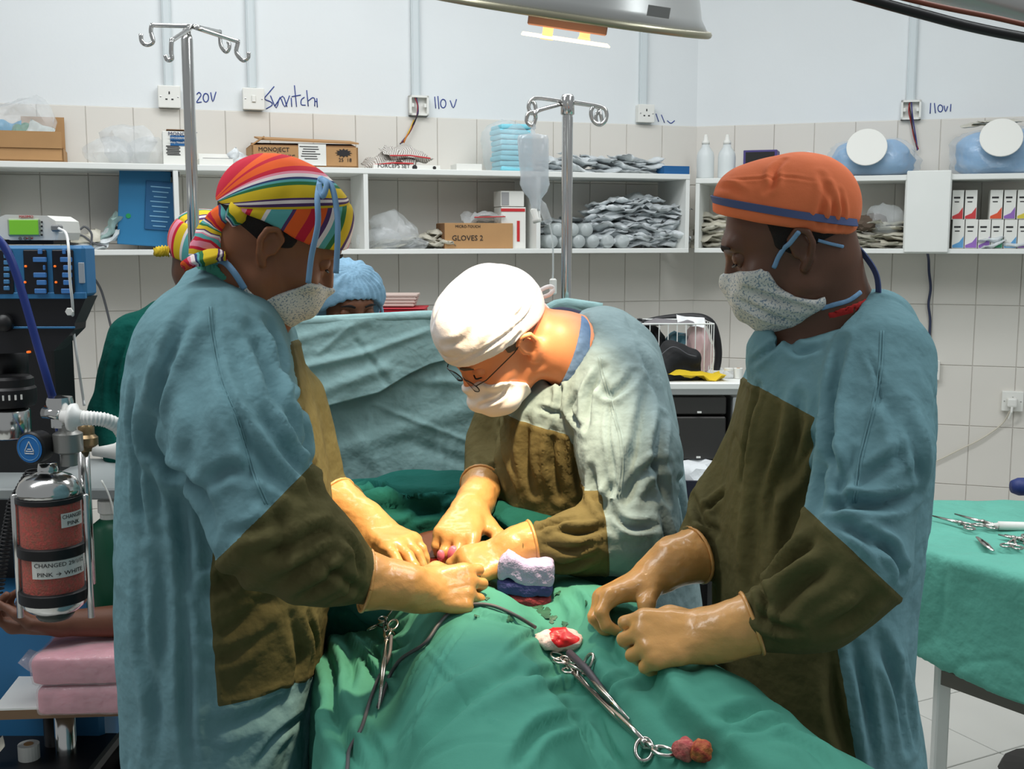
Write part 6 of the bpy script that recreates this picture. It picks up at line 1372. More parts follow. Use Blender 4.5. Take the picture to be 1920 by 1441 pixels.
# forceps builder: ring handles, shanks, box joint, jaws along a polyline on a surface
def forceps(name, label, cat, ring_a, ring_b, joint, tip, r=.010, th=.0022, side=None, Z=None, surf=True, mat_=None, lift=.006, gap=.004):
    m_ = mat_ or M_steel; g_ = (lambda p: on(p[0], p[1], lift)[0]) if surf else (lambda p: PZ(p[0], p[1], Z+lift))
    A_, B_, J, Tp = map(g_, (ring_a, ring_b, joint, tip)); t = thing(name, label, cat, J-np.array([0, 0, lift]))
    dirv = Tp-J; dirv /= np.linalg.norm(dirv); up = np.array([0, 0, 1.]); sd = np.cross(dirv, up); sd /= np.linalg.norm(sd)
    for k, R_ in enumerate((A_, B_)):
        d_ = R_-J; d_ /= np.linalg.norm(d_); s2 = np.cross(d_, up); s2 /= np.linalg.norm(s2)
        ring = [R_+d_*math.cos(a)*r*1.35+s2*math.sin(a)*r for a in np.linspace(0, 2*math.pi, 25)]
        obj('finger_ring', tube(ring, th, 8, False), m_, t, smooth=True)
        obj('shank', tube([R_-d_*r*1.3, J*.5+R_*.5+s2*(.001 if k else -.001), J-dirv*.004+up*(th*.8 if k else -th*.8)], [th, th*1.2, th*1.3], 8), m_, t, smooth=True)
        s3 = sd*(gap if k else -gap)*.5; obj('jaw', tube([J+up*(th*.5 if k else -th*.5), J*.6+Tp*.4+s3, Tp], [th*1.3, th*1.1, th*.6], 8), m_, t, smooth=True)
    obj('joint', lathe([(0, -th*2), (th*1.8, -th*2), (th*2.1, 0), (th*1.8, th*2), (0, th*2)], 12, J, up), m_, t, smooth=True)
    ra = A_*.75+J*.25; rb = B_*.75+J*.25; obj('ratchet', tube([ra, (ra+rb)/2+up*.001, rb], th*.8, 6), m_, t)
    return t
forceps('haemostat', 'steel clamp with rings on either side of the cable, tip at lower right', 'clamp', (1052, 1243), (1110, 1243), (1100, 1262), (1186, 1352), r=.010, th=.0024)
forceps('long_forceps', 'long slender steel forceps reaching to the red swabs at the bottom', 'forceps', (1212, 1408), (1248, 1412), (1213, 1396), (1075, 1265), r=.011, th=.0030)
forceps('artery_forceps', 'small steel forceps partly under the white gauze', 'forceps', (1045, 1236), (1066, 1262), (1072, 1250), (1130, 1318), r=.009, th=.0020)
forceps('artery_forceps', 'thin steel forceps lying left of the gold tipped pencil', 'forceps', (1062, 1240), (1082, 1238), (1092, 1275), (1165, 1340), r=.007, th=.0018)
# diathermy pencil with gold tip
pp = [on(x, y, .010)[0] for x, y in ((1075, 1230), (1110, 1262), (1140, 1295), (1163, 1322))]
t = thing('diathermy_pencil', 'dark grey diathermy pencil with a gold tip among the clamps', 'pencil', pp[1]); obj('handle', tube(pp[:3]+[pp[3]*.8+pp[2]*.2], [.006, .0055, .005, .003], 10), mat('pencil_grey', (70, 66, 74), .45), t, smooth=True)
obj('gold_tip', tube([pp[3]*.8+pp[2]*.2, pp[3]], [.003, .0018], 8), mat('tip_gold', (200, 150, 50), .3, 1), t, smooth=True)
pp = [on(x, y, .008)[0] for x, y in ((1108, 1286), (1150, 1330), (1190, 1368), (1212, 1392))]
obj('metal_rod', tube(pp, .0042, 8), M_steel, label='plain steel rod lying along the long forceps', cat='rod', smooth=True)
for k, (px, py) in enumerate(((1284, 1424), (1313, 1428))):
    c_, n_ = on(px, py); bm = bmesh.new(); bmesh.ops.create_icosphere(bm, subdivisions=4, radius=.5); V, F = bm_out(bm); V = V*.029*(1+.22*fbm(V*3+k*5, 2))[:, None]+c_+np.array([0, 0, .013])
    obj('swab_ball', (V, F), mat('swab_%d' % k, ((150, 24, 44), (190, 120, 60))[k], .7, var=.5, vscale=90, vrgb=((206, 120, 110), (150, 20, 36))[k], bump=[(300, .6, .003)]), label=['crimson blood soaked swab ball at the tip of the ringed forceps', 'ochre and red swab ball, right one of the pair at the bottom'][k], cat='swab', smooth=True)
# left clamp hanging at the drape edge
forceps('towel_clamp', 'steel clamp hooked into the drape below the lower glove', 'clamp', (712, 1178), (742, 1188), (737, 1165), (755, 1140), r=.009, th=.0018, lift=.012)
forceps('towel_clamp', 'long steel clamp hanging down the drape with closed curved jaws', 'clamp', (728, 1165), (746, 1170), (735, 1200), (716, 1340), r=.008, th=.0020, lift=.010)
cb = [on(x, y, .005)[0] for x, y in ((1000, 1180), (960, 1155), (920, 1140), (880, 1138), (850, 1150), (825, 1175), (800, 1210), (760, 1235), (738, 1265), (722, 1300), (712, 1330))]
obj('suction_cable', tube(catmull(cb, 6), .0029, 8), mat('cable_dark', (84, 84, 88), .5), label='grey cable looping over the green drape from towel to clamps', cat='cable', smooth=True)
cb = [on(x, y, .005)[0] for x, y in ((738, 1195), (735, 1230), (715, 1270), (695, 1320), (675, 1370), (662, 1405), (652, 1440), (650, 1480))]
obj('suction_cable', tube(catmull(cb, 6), .0028, 8), mat('cable_dark', (84, 84, 88), .5), label='dark cable running down the drape to the bottom left', cat='cable', smooth=True)
# ================================================================== LAMP
YL_ = 1.75
ce = P(1062, 26, YL_); e1 = P(1305, 60, YL_)-P(900, 0, YL_); e1 /= np.linalg.norm(e1); e2 = np.array([.02, .975, .21]); e2 -= e1*(e2@e1); e2 /= np.linalg.norm(e2); ax = np.cross(e1, e2); ax = ax if ax[2] > 0 else -ax
RL = .209; t = thing('operating_lamp', 'grey domed operating lamp with glowing bulb holder at the top of the frame', 'lamp', ce)
M_dome = mat('lamp_enamel', (196, 198, 196), .32, .35)
obj('dome', lathe([(RL+.004, 0), (RL-.01, .02), (RL-.03, .085), (RL-.06, .14), (RL-.12, .20), (.05, .225), (.0, .228)], 64, ce, ax), M_dome, t, smooth=True)
obj('rim', tube([ce+e1*math.cos(a)*(RL+.004)+e2*math.sin(a)*(RL+.004) for a in np.linspace(0, 2*math.pi, 73)], .005, 8, False), mat('lamp_rim', (168, 164, 140), .35, .5), t, smooth=True)
lb = P(1064, 44, YL_); B3 = np.stack([e1, e2, ax])
def lbox(c, s, bev=.002): V, F = box((0, 0, 0), s, bev); return V@B3+c, F
obj('bulb_holder', lbox(lb-ax*-.004, (.118, .05, .026)), mat('holder_tan', (196, 140, 110), .6), t)
for px in (1025, 1095): obj('bulb_post', lathe([(.010, 0), (.008, .004), (.008, .022), (.010, .028)], 14, P(px, 74, YL_)+e1*0, ax), mat('post_glow', (240, 190, 140), .4, emit=(255, 190, 120), es=1.2), t, smooth=True)
sh = P(1060, 74, YL_); obj('heat_shield', lbox(sh, (.132, .07, .003), .001), mat('shield_glow', (255, 240, 220), .4, emit=(255, 232, 200), es=1.6), t)
obj('maker_plate', lbox(P(1235, 22, YL_-.2)+ax*.0, (.03, .0015, .014), .0004), mat('plate_grey', (150, 150, 148), .5), t)
obj('stem', tube([ce+ax*.22, ce+ax*.5+e1*.05, ce+ax*.8+e1*.2], .018, 12), M_dome, t, smooth=True)
l = bpy.data.lights.new('bulb', 'SPOT'); l.energy = 70; l.color = (1.0, .76, .50); l.spot_size = math.radians(60); l.spot_blend = .75; l.shadow_soft_size = .03
lo_ = bpy.data.objects.new('bulb', l); COL.objects.link(lo_); lp = sh-ax*.02; lo_.location = tuple(lp); lo_.rotation_euler = (Vector(P(860, 930, 1.95))-Vector(lp)).to_track_quat('-Z', 'Y').to_euler()
# lamp arm with its painted reflection line, and cable at the top right
obj('black_cable', tube(catmull([P(1400, -80, 1.5), P(1560, -22, 1.5), P(1640, 2, 1.5), P(1720, 24, 1.5), P(1820, 50, 1.5), P(1930, 72, 1.5), P(2060, 92, 1.5), P(2450, 160, 1.45)], 6), .0065, 10), M_black, label='thick black cable curving across the top right corner', cat='cable', smooth=True)
t = thing('steel_boom', 'grey steel boom crossing the top right corner', 'boom', P(1850, 0, 1.55))
obj('arm_tube', tube([P(1500, -100, 1.60), P(1600, -72, 1.58), P(1800, -20, 1.56), P(2060, 44, 1.52), P(2500, 150, 1.45)], .025, 16), M_dome, t, smooth=True)
obj('arm_reflection', tube(catmull([P(1650, -14, 1.5), P(1760, 12, 1.5), P(1860, 32, 1.5), P(1940, 50, 1.5), P(2060, 74, 1.5)], 5), .0035, 8), mat('reflection_brown', (130, 70, 50), .5), t, smooth=True)  # thin brown tube stands in for a reflected line along the boom
# ================================================================== RIGHT INSTRUMENT TABLE
poly3 = np.array([(1.10, 3.05), (.90, 2.66), (1.36, 1.88), (2.0, 1.90), (2.3, 2.7), (1.7, 3.0)]); ZR = .875
it = thing('instrument_table', 'white legged instrument table under the green cloth at the right', 'table', (1.4, 2.5, 0))
obj('table_top', (lambda vf: vf)(prism([tuple(np.array(p)*.96+np.array([1.45, 2.5])*.04) for p in poly3], ZR-.05, ZR-.03, 'xy')), M_white_paint, it)
for k, (x, y) in enumerate(((1.026, 2.60), (1.62, 2.90), (1.43, 2.02), (2.1, 2.7))): obj('leg', box((x, y, (ZR-.05)/2), (.032, .032, ZR-.05), .004), M_white_paint, it)
def bar(a, b, s, m, p, name): 
    a = np.array(a, float); b = np.array(b, float); x_, y_, d_ = frame_of(b-a); V = [c+x_*u*s/2+y_*v*s/2 for c in (a, b) for u, v in ((-1, -1), (1, -1), (1, 1), (-1, 1))]
    return obj(name, (np.array(V), [[3, 2, 1, 0], [4, 5, 6, 7], [0, 1, 5, 4], [1, 2, 6, 5], [2, 3, 7, 6], [3, 0, 4, 7]]), m, p)
bar((1.026, 2.60, .55), (1.43, 2.02, .55), .035, mat('rail_grey', (120, 112, 104), .6), it, 'rail'); bar((1.026, 2.60, .55), (1.62, 2.90, .55), .03, M_white_paint, it, 'rail')
def rdr(p):
    hem = .605+.03*noise3(p*2.5); d = smax(poly2(p, poly3)-.015, p[:, 2]-ZR, .03); inner = np.maximum(poly2(p, poly3)+.012, p[:, 2]-ZR+.016); return smax(smax(d, hem-p[:, 2], .006), -inner, .004)
V, F = mesh_sdf(rdr, (.78, 1.78, .52), (2.4, 3.15, .93), .0085, relax=1); N = vnormals(V, F); sidew = 1-np.abs(N[:, 2])
V = V+N*(.004*fbm(V*7, 3)+sidew*.010*np.sin(V[:, 0]*26+V[:, 1]*8+3*noise3(V*4))*np.clip((ZR-V[:, 2])*12, 0, 1)-.005*np.maximum(0, 1-6*np.abs(fbm(V*np.array([5, 5, 7])+9, 2))))[:, None]
obj('instrument_cloth', (V, F), mat('cloth_mint', (96, 170, 152), .85, bump=CLOTH_B, var=.10, vscale=5), smooth=True, label='mint green cloth spread over the instrument table at the right', cat='cloth')
def f2(name, label, a, b, j, tp, **k): forceps(name, label, 'forceps', a, b, j, tp, surf=False, Z=ZR+.006, **k)
f2('sponge_forceps', 'left sponge forceps with oval jaws on the mint cloth', (1818, 990), (1836, 984), (1800, 980), (1746, 966), r=.011, th=.0028)
f2('sponge_forceps', 'right sponge forceps pointing at the white strip on the mint cloth', (1860, 988), (1876, 984), (1842, 978), (1790, 963), r=.011, th=.0028)
for (px, py) in ((1750, 967), (1794, 964)):
    c_ = PZ(px, py, ZR+.012); 
f2('surgical_scissors', 'steel scissors at the right edge of the mint cloth', (1886, 1022), (1908, 1026), (1900, 1008), (1872, 1002), r=.011, th=.0026)
f2('surgical_scissors', 'second steel scissors with rings toward the right edge', (1930, 1020), (1926, 1004), (1912, 1010), (1884, 1002), r=.011, th=.0026)
a = PZ(1832, 1006, ZR+.010); b = PZ(1862, 1032, ZR+.010); t = thing('scalpel_handle', 'short flat grey scalpel handle on the mint cloth', 'scalpel', a); obj('handle', tube([a, a*.5+b*.5, b], [.004, .010, .004], 8, flat=((0, 0, 1), .3)), M_steel, t, smooth=True); obj('groove', tube([a*.7+b*.3+np.array([0, 0, .003]), a*.3+b*.7+np.array([0, 0, .003])], .0015, 6), M_dark, t)
a = PZ(1872, 985, ZR+.012); b = PZ(1980, 988, ZR+.012); t = thing('plastic_tube', 'white plastic strip at the right edge of the mint cloth', 'tube', a); obj('barrel', tube([a, b], .011, 12), M_plastic_w, t, smooth=True); obj('tip', tube([a-np.array([.03, 0, 0]), a], [.004, .008], 8), M_plastic_w, t, smooth=True)
a = P(1884, 912, 3.2); t = thing('padded_roll', 'dark blue padded roll behind the instrument table', 'cushion', (a[0]+.2, 3.2, 0)); obj('pad', tube([a+np.array([0.02, 0, 0]), a+np.array([.04, 0, 0]), a+np.array([.36, .02, 0]), a+np.array([.38, .02, 0])], [.018, .026, .027, .02], 16), mat('vinyl_navy', (38, 52, 110), .5), t, smooth=True); obj('stand', lathe([(.16, 0), (.15, .02), (.02, .03), (.02, a[2]-.02)], 16, (a[0]+.2, 3.2, 0)), M_black, t, smooth=False)
# ================================================================== CART BEHIND THE CENTRE SURGEON
YC = 3.75; ang = .10
cw = P(1392, 712, YC)-P(1180, 712, YC); zc = P(1300, 716, YC)[2]; xr = P(1393, 712, YC)[0]; xl = P(1120, 712, YC)[0]; W_ = xr-xl; xm = (xl+xr)/2
ct = thing('storage_cart', 'white topped cart with dark drawers behind the centre surgeon', 'cart', (xm, YC, 0))
obj('top', box((xm, YC+.21, zc-.012), (W_+.02, .46, .024), .004), M_white_paint, ct)
obj('top_edge', box((xm, YC-.012, zc-.030), (W_, .012, .022), .002), mat('edge_grey', (150, 152, 150), .5), ct)
obj('side_panel', box((xr-.018, YC+.21, zc/2-.02), (.03, .44, zc-.06), .002), mat('cart_grey', (164, 166, 166), .5), ct); obj('side_panel', box((xl+.018, YC+.21, zc/2-.02), (.03, .44, zc-.06), .002), mat('cart_grey', (164, 166, 166), .5), ct)
M_drw = mat('drawer_dark', (52, 50, 48), .45, bump=[(40, .1, .002)]); zz = [zc-.045, P(0, 778, YC)[2], P(0, 862, YC)[2]]
obj('back_panel', box((xm, YC+.40, zc/2-.02), (W_-.06, .02, zc-.08)), M_black, ct)
for k in range(2):
    d_ = obj('drawer', box((xm-.01, YC+.16, (zz[k]+zz[k+1])/2), (W_-.09, .34, zz[k]-zz[k+1]-.008), .004), M_drw, ct)
    obj('drawer_label', box((P(1310, 777, YC)[0], YC-.013, zz[k+1]+.012), (.014, .003, .006)), M_paperw, d_)
obj('shelf', box((xm, YC+.2, P(0, 890, YC)[2]-.26), (W_-.06, .40, .02)), M_drw, ct)
zb_ = P(0, 889, YC)[2]; bn = thing('waste_bin', 'dark blue bin with white liner under the cart drawers', 'bin', (P(1330, 900, YC)[0], YC, zb_-.25))
bx = P(1325, 900, YC)[0]
obj('bin_body', merge(box((bx, YC-.10, zb_-.12), (.26, .012, .24)), box((bx, YC+.10, zb_-.12), (.26, .012, .24)), box((bx-.125, YC, zb_-.12), (.012, .2, .24)), box((bx+.125, YC, zb_-.12), (.012, .2, .24)), box((bx, YC, zb_-.235), (.26, .2, .012))), mat('bin_navy', (26, 28, 44), .5), bn)
crumple((bx-.01, YC, zb_-.05), (.25, .17, .11), mat('liner_white', (220, 224, 226), .4, bump=[(30, .4, .01)]), 61, 'liner', bn, amp=.3)
obj('cart_pocket', box((P(1378, 860, YC-.06)[0], YC-.05, P(0, 862, YC)[2]), (.02, .08, .11), .006), mat('pocket_teal', (70, 110, 130), .5), ct)
# wire basket on the cart
bk = thing('wire_basket', 'white wire basket full of odds and ends on the cart', 'basket', (P(1240, 700, 3.9)[0], 3.95, zc+.001))
x0, x1 = P(1150, 640, 3.86)[0], P(1338, 640, 3.86)[0]; y0, y1 = 3.86, 4.08; z0, z1 = zc+.006, P(0, 607, 3.86)[2]
for z_ in (z0, z1): obj('rim_wire', tube([(x0, y0, z_), (x1, y0, z_), (x1, y1, z_), (x0, y1, z_), (x0, y0, z_)], .003, 6), M_white_paint, bk)
k_ = 0
for x in np.linspace(x0, x1, 12):
    for y_ in (y0, y1): obj('wire', tube([(x, y_, z0), (x, y_, z1)], .0018, 6), M_white_paint, bk)
for y_ in np.linspace(y0, y1, 6)[1:-1]:
    for x in (x0, x1): obj('wire', tube([(x, y_, z0), (x, y_, z1)], .0018, 6), M_white_paint, bk)
YB = 4.0
obj('hose_loop', tube(catmull([P(x, y, YB+.10) for x, y in ((1190, 606), (1240, 597), (1300, 594), (1330, 604), (1342, 630), (1347, 660), (1344, 690), (1336, 712))], 6), [.006, .012, .016, .017, .014, .013, .010], 12), M_black, label='thick black tubing loop arching over the wire basket', cat='tubing', smooth=True)
V, F = mesh_sdf(lambda p: smin(smin(chain(p, [P(1240, 690, 3.80), P(1262, 664, 3.82), P(1300, 672, 3.80)], [.045, .045, .03], .02), rc(p, P(1240, 700, 3.80), P(1306, 702, 3.80), .03, .018), .03), rc(p, P(1300, 672, 3.80), P(1310, 690, 3.80), .018, .010), .01), P(1200, 730, 3.7)-.03, P(1330, 640, 3.95)+.03, .005)
t = obj('pouch', (V+vnormals(V, F)*(.005*fbm(V*16, 3))[:, None], F), mat('fabric_black', (22, 22, 24), .75, bump=[(60, .3, .004)]), label='soft black pouch on the yellow cloth in front of the basket', cat='pouch', smooth=True)
obj('zip', tube(catmull([P(x, y, 3.755) for x, y in ((1236, 668), (1262, 650), (1290, 664), (1306, 668))], 5), .002, 6), mat('zip_grey', (80, 80, 84), .5), t, smooth=True)
q = obj('yellow_cloth', xf(packet_mesh(.24, .12, .02, 77), (P(1292, 712, 3.80)[0], 3.82, zc+.014), (.0, 0, .05)), mat('cloth_yellow', (212, 180, 30), .8), label='bright yellow cloth lying on the cart top', cat='cloth', auto=50)
crumple(tuple(np.array([P(1308, 640, 3.98)[0], 3.98, zc+.01])), (.11, .10, .17), mat('bag_pink', (206, 170, 170), .25, alpha=.6), 71, 'pink_bag', label='pinkish clear bag inside the wire basket at right', cat='bag')
q = crumple((P(1270, 640, 4.0)[0], 4.0, zc+.01), (.10, .10, .14), mat('bits_teal', (50, 96, 110), .4, var=.4, vscale=40), 72, 'tubing_pack', label='teal and red tubing pack in the middle of the wire basket', cat='packet')
crumple((P(1205, 640, 4.0)[0], 4.0, zc+.01), (.16, .12, .17), M_black, 73, 'black_case', label='black soft case inside the wire basket at left', cat='case')
for k, (px, py, s, c_, rr, lab) in enumerate(((1163, 600, (.07, .05, .01), (226, 228, 230), (1.1, .5, .2), 'white printed packet sticking up left of the wire basket'), (1295, 602, (.10, .05, .008), (222, 224, 224), (.6, .2, .1), 'white paper lying on top of the wire basket'), (1240, 604, (.22, .08, .010), (120, 116, 118), (.1, -.03, 0), 'grey flat pouch across the top of the wire basket'), (1190, 640, (.10, .09, .014), (206, 210, 210), (1.2, .1, .1), 'white packet hanging inside the left of the wire basket'))):
    obj('packet', xf(packet_mesh(*s, 80+k), P(px, py, 3.95), rr), mat('pkc%d' % k, c_, .4), label=lab, cat='packet', auto=50)
for k, px in enumerate((1181, 1196)):
    c_ = P(px, 605, 3.93); obj('scissor_loop', tube([c_+np.array([.018*math.cos(a), .004*math.sin(a), .012*math.sin(a+.4)]) for a in np.linspace(0, 6.28, 17)], .004, 6, False), M_black, label='black plastic loop poking from the basket, '+['left', 'right'][k]+' one', cat='loop', smooth=True)
t = thing('tape_roll', 'white tape roll on the cart top right of the basket', 'tape', P(1384, 704, 3.85)*np.array([1, 1, 0])+np.array([0, 0, zc+.001])); obj('roll', lathe([(.016, 0), (.016, .034), (.006, .034), (.006, .032)], 20), M_paperw, t, world=False); obj('core', lathe([(.006, .001), (.006, .035)], 12), M_card, t, world=False)
t = thing('glass_jar', 'small clear jar left of the tape roll on the cart', 'jar', P(1366, 706, 3.85)*np.array([1, 1, 0])+np.array([0, 0, zc+.001])); obj('jar_body', lathe([(.018, 0), (.019, .02), (.015, .026)], 16), M_clear, t, world=False, smooth=True); obj('lid', lathe([(.016, .026), (.016, .034), (0, .035)], 16), M_plastic_w, t, world=False)
# ================================================================== ANAESTHESIA MACHINE (left)
M_ab = mat('machine_blue', (44, 112, 160), .45, bump=[(200, .05, .001)]); M_panel = mat('panel_black', (20, 22, 30), .3); M_key = mat('key_blue', (70, 128, 176), .4)
YM = 2.20
def pb_(x0, y0, x1, y1, Y, d, bev=.002):
    a = P(x0, y0, Y); b = P(x1, y1, Y); return box(((a[0]+b[0])/2, Y+d/2, (a[2]+b[2])/2), (abs(b[0]-a[0]), d, abs(a[2]-b[2])), bev)
mt = thing('anaesthesia_machine', 'blue anaesthesia machine with ventilator panel at the left edge', 'machine', (P(40, 900, 2.3)[0], 2.5, 0))
obj('monitor_housing', pb_(-180, 460, 162, 556, YM, .06, .006), M_ab, mt)
obj('control_panel', pb_(42, 468, 90, 552, YM-.004, .01), M_panel, mt); obj('control_panel', pb_(96, 468, 140, 552, YM-.004, .01), M_panel, mt); obj('control_panel', pb_(-60, 468, 26, 552, YM-.004, .01), M_panel, mt)
for k, py in enumerate((480, 492, 504, 516, 528, 540)): obj('key', pb_(6, py-4, 17, py+4, YM-.008, .008, .001), M_key, mt)
for x0, rows in ((62, ((472, 78, 70), (487, 86, 61), (502, 84, 80), (516, 86, 62), (530, 86, 68), (546, 86, 64))), (112, ((472, 122, 116), (487, 134, 112), (502, 134, 118), (516, 134, 116), (530, 134, 118), (546, 134, 114)))):
    for (py, xr_, xl_) in rows: obj('readout', pb_(xl_, py-5, xr_, py+4, YM-.008, .006, .001), mat('readout_blue', (62, 110, 164), .3, emit=(60, 120, 190), es=.15), mt)
for px, py in ((47, 499), (46, 529), (102, 499), (104, 529)): obj('indicator', pb_(px-2, py-2, px+2, py+2, YM-.008, .006, .001), mat('led_orange', (220, 100, 30), .4, emit=(240, 110, 30), es=.8), mt)
obj('side_badge', pb_(146, 492, 158, 531, YM-.003, .006, .001), mat('badge_grey', (160, 168, 176), .4), mt)
a = [P(x, y, YM+.01) for x, y in ((-180, 556), (162, 556), (140, 606), (139, 618), (100, 658), (-180, 672))]
obj('lower_housing', prism([(p[0], p[2]) for p in a][::-1], YM+.01, YM+.07), mat('housing_black', (26, 26, 30), .4), mt)
obj('trim_strip', pb_(-180, 612, 138, 616, YM+.004, .01, .001), M_ab, mt); obj('trim_strip', pb_(-180, 548, 160, 560, YM-.003, .01, .001), M_ab, mt)
obj('power_led', pb_(49, 658, 55, 662, YM+.002, .01, .001), mat('led_orange', (220, 100, 30), .4, emit=(240, 110, 30), es=.8), mt)
obj('knob', lathe([(.018, 0), (.016, .014), (0, .016)], 16, P(10, 605, YM), (0, -1, 0)), M_black, mt, smooth=True)
c_ = P(20, 700, YM+.12); z0 = P(0, 830, YM)[2]
obj('neck', lathe([(.035, 0), (.035, .09)], 20, (c_[0]-.0, c_[1], c_[2]-.02)), M_black, mt, smooth=True)
c2 = P(20, 760, YM+.05); obj('scale_ring', lathe([(.046, 0), (.050, .01), (.050, .035), (.046, .04), (.046, .055), (.040, .06)], 28, c2), M_black, mt, auto=30)
for k in range(9): a_ = -2.5+k*.22; obj('tick', box((c2[0]+.0505*math.cos(a_), c2[1]+.0505*math.sin(a_), c2[2]+.022), (.003, .003, .010)), M_paperw, mt)
c3 = P(20, 820, YM+.05); obj('chrome_canister', lathe([(.036, 0), (.040, .004), (.040, .055), (.036, .06)], 24, c3), M_chrome, mt, smooth=True)
obj('cabinet', box((P(-60, 900, 2.5)[0], 2.62, .62), (.62, .42, .36), .01), M_ab, mt); obj('plinth', box((P(-120, 900, 2.5)[0], 2.68, .22), (.5, .40, .44), .01), M_black, mt); obj('worktop', box((P(30, 930, 2.5)[0], 2.56, P(0, 915, 2.45)[2]), (.70, .34, .025), .004), mat('top_grey', (150, 156, 156), .4), mt)
obj('column', box((P(-20, 800, 2.4)[0], 2.62, 1.0), (.16, .12, 1.0), .004), M_black, mt)
obj('foot_frame', box((P(60, 1380, 3.1)[0], 3.02, .12), (.80, .30, .16), .02), M_black, mt)
wc = P(222, 1386, 3.2); wl = obj('wheel', lathe([(.01, -.018), (.060, -.018), (.078, -.014), (.080, 0), (.078, .014), (.060, .018), (.01, .018)], 32, (wc[0], 3.2, .082), (0, 1, 0)), M_black, mt, smooth=False); obj('hub', lathe([(.03, 0), (.028, .006), (0, .008)], 20, (wc[0], 3.182, .082), (0, -1, 0)), mat('hub_grey', (110, 112, 112), .4), wl)
obj('wheel_fork', bar((wc[0], 2.33, .10), (wc[0]-.12, 2.5, .20), .04, M_black, None, 'x').data and (np.zeros((3, 3)), [[0, 1, 2]]), M_black, mt) if False else bar((wc[0], 3.23, .10), (wc[0]-.12, 3.1, .16), .035, M_black, mt, 'wheel_fork')
# green bottle
c_ = P(214, 1150, 2.42); t = thing('oxygen_bottle', 'dark green oxygen cylinder behind the absorber', 'cylinder', (c_[0], 2.42, .66)); H = P(0, 962, 2.42)[2]-.66
obj('cylinder', lathe([(.05, 0), (.056, .02), (.056, H-.09), (.045, H-.03), (.02, H-.01)], 24, (0, 0, 0)), mat('bottle_green', (20, 84, 60), .4), t, world=False, smooth=True); obj('valve', lathe([(.02, H-.012), (.02, H), (.024, H+.004), (.024, H+.03), (.012, H+.034)], 16), M_plastic_w, t, world=False); obj('bottle_bracket', box((0, .08, .10), (.05, .06, .05)), M_black, t, world=False)
# blue hose
obj('blue_hose', tube(catmull([P(-40, 420, 2.08), P(0, 452, 2.08), P(22, 490, 2.08), P(45, 560, 2.08), P(68, 640, 2.08), P(90, 715, 2.08), P(105, 770, 2.12), P(118, 850, 2.25)], 6), .0075, 10), mat('hose_blue', (26, 48, 120), .4), label='dark blue hose slanting across the monitor front', cat='hose', smooth=True)
# absorber
YA_ = 2.04; ca = P(96, 1000, YA_); g = lambda y: P(96, y, YA_)[2]
ab = thing('absorber', 'soda lime absorber with red granules in two clear canisters at left', 'canister', (ca[0], YA_, g(1140)))
ax_ = (ca[0], YA_, 0); R = .056
M_gran = mat('granules_red', (206, 62, 50), .5, var=.5, vscale=160, vrgb=(150, 78, 50), bump=[(260, .9, .004)]); M_glassy = mat('canister_clear', (230, 226, 222), .06, alpha=.07, spec=.9)
for y0, y1 in ((1018, 936), (1102, 1036)):
    obj('granules', lathe([(R-.003, g(y0)), (R-.003, g(y1))], 32, ax_), M_gran, ab, smooth=False, auto=40); obj('canister_wall', lathe([(R, g(y0)), (R, g(y1))], 32, ax_), M_glassy, ab, auto=40)
for y0, y1, rr in ((1037, 1016, R+.004), (1122, 1100, R+.006), (938, 926, R+.003)): obj('gasket', lathe([(rr-.003, g(y0)), (rr, g(y0)+.002), (rr, g(y1)-.002), (rr-.003, g(y1))], 32, ax_), M_black, ab, auto=40)
obj('chrome_dome', lathe([(R+.002, g(928)), (R*.99, g(914)), (R*.9, g(902)), (R*.72, g(892)), (R*.45, g(886)), (R*.30, g(883)), (.018, g(881)), (.016, g(868))], 32, ax_), M_chrome, ab, smooth=True)
obj('base_plate', lathe([(R*.8, g(1140)), (R, g(1130)), (R+.002, g(1121))], 32, ax_), M_chrome, ab, auto=40); obj('drain_cup', lathe([(.02, g(1160)), (.03, g(1156)), (.034, g(1150)), (.034, g(1139))], 20, ax_), mat('cup_dark', (60, 66, 60), .3), ab, smooth=True)
for px, dy in ((30, -.02), (164, -.02)): c_ = P(px, 1000, YA_+dy); obj('tie_rod', lathe([(.006, g(1150)), (.006, g(925)), (.004, g(921))], 12, (c_[0], c_[1], 0)), M_chrome, ab, smooth=True)
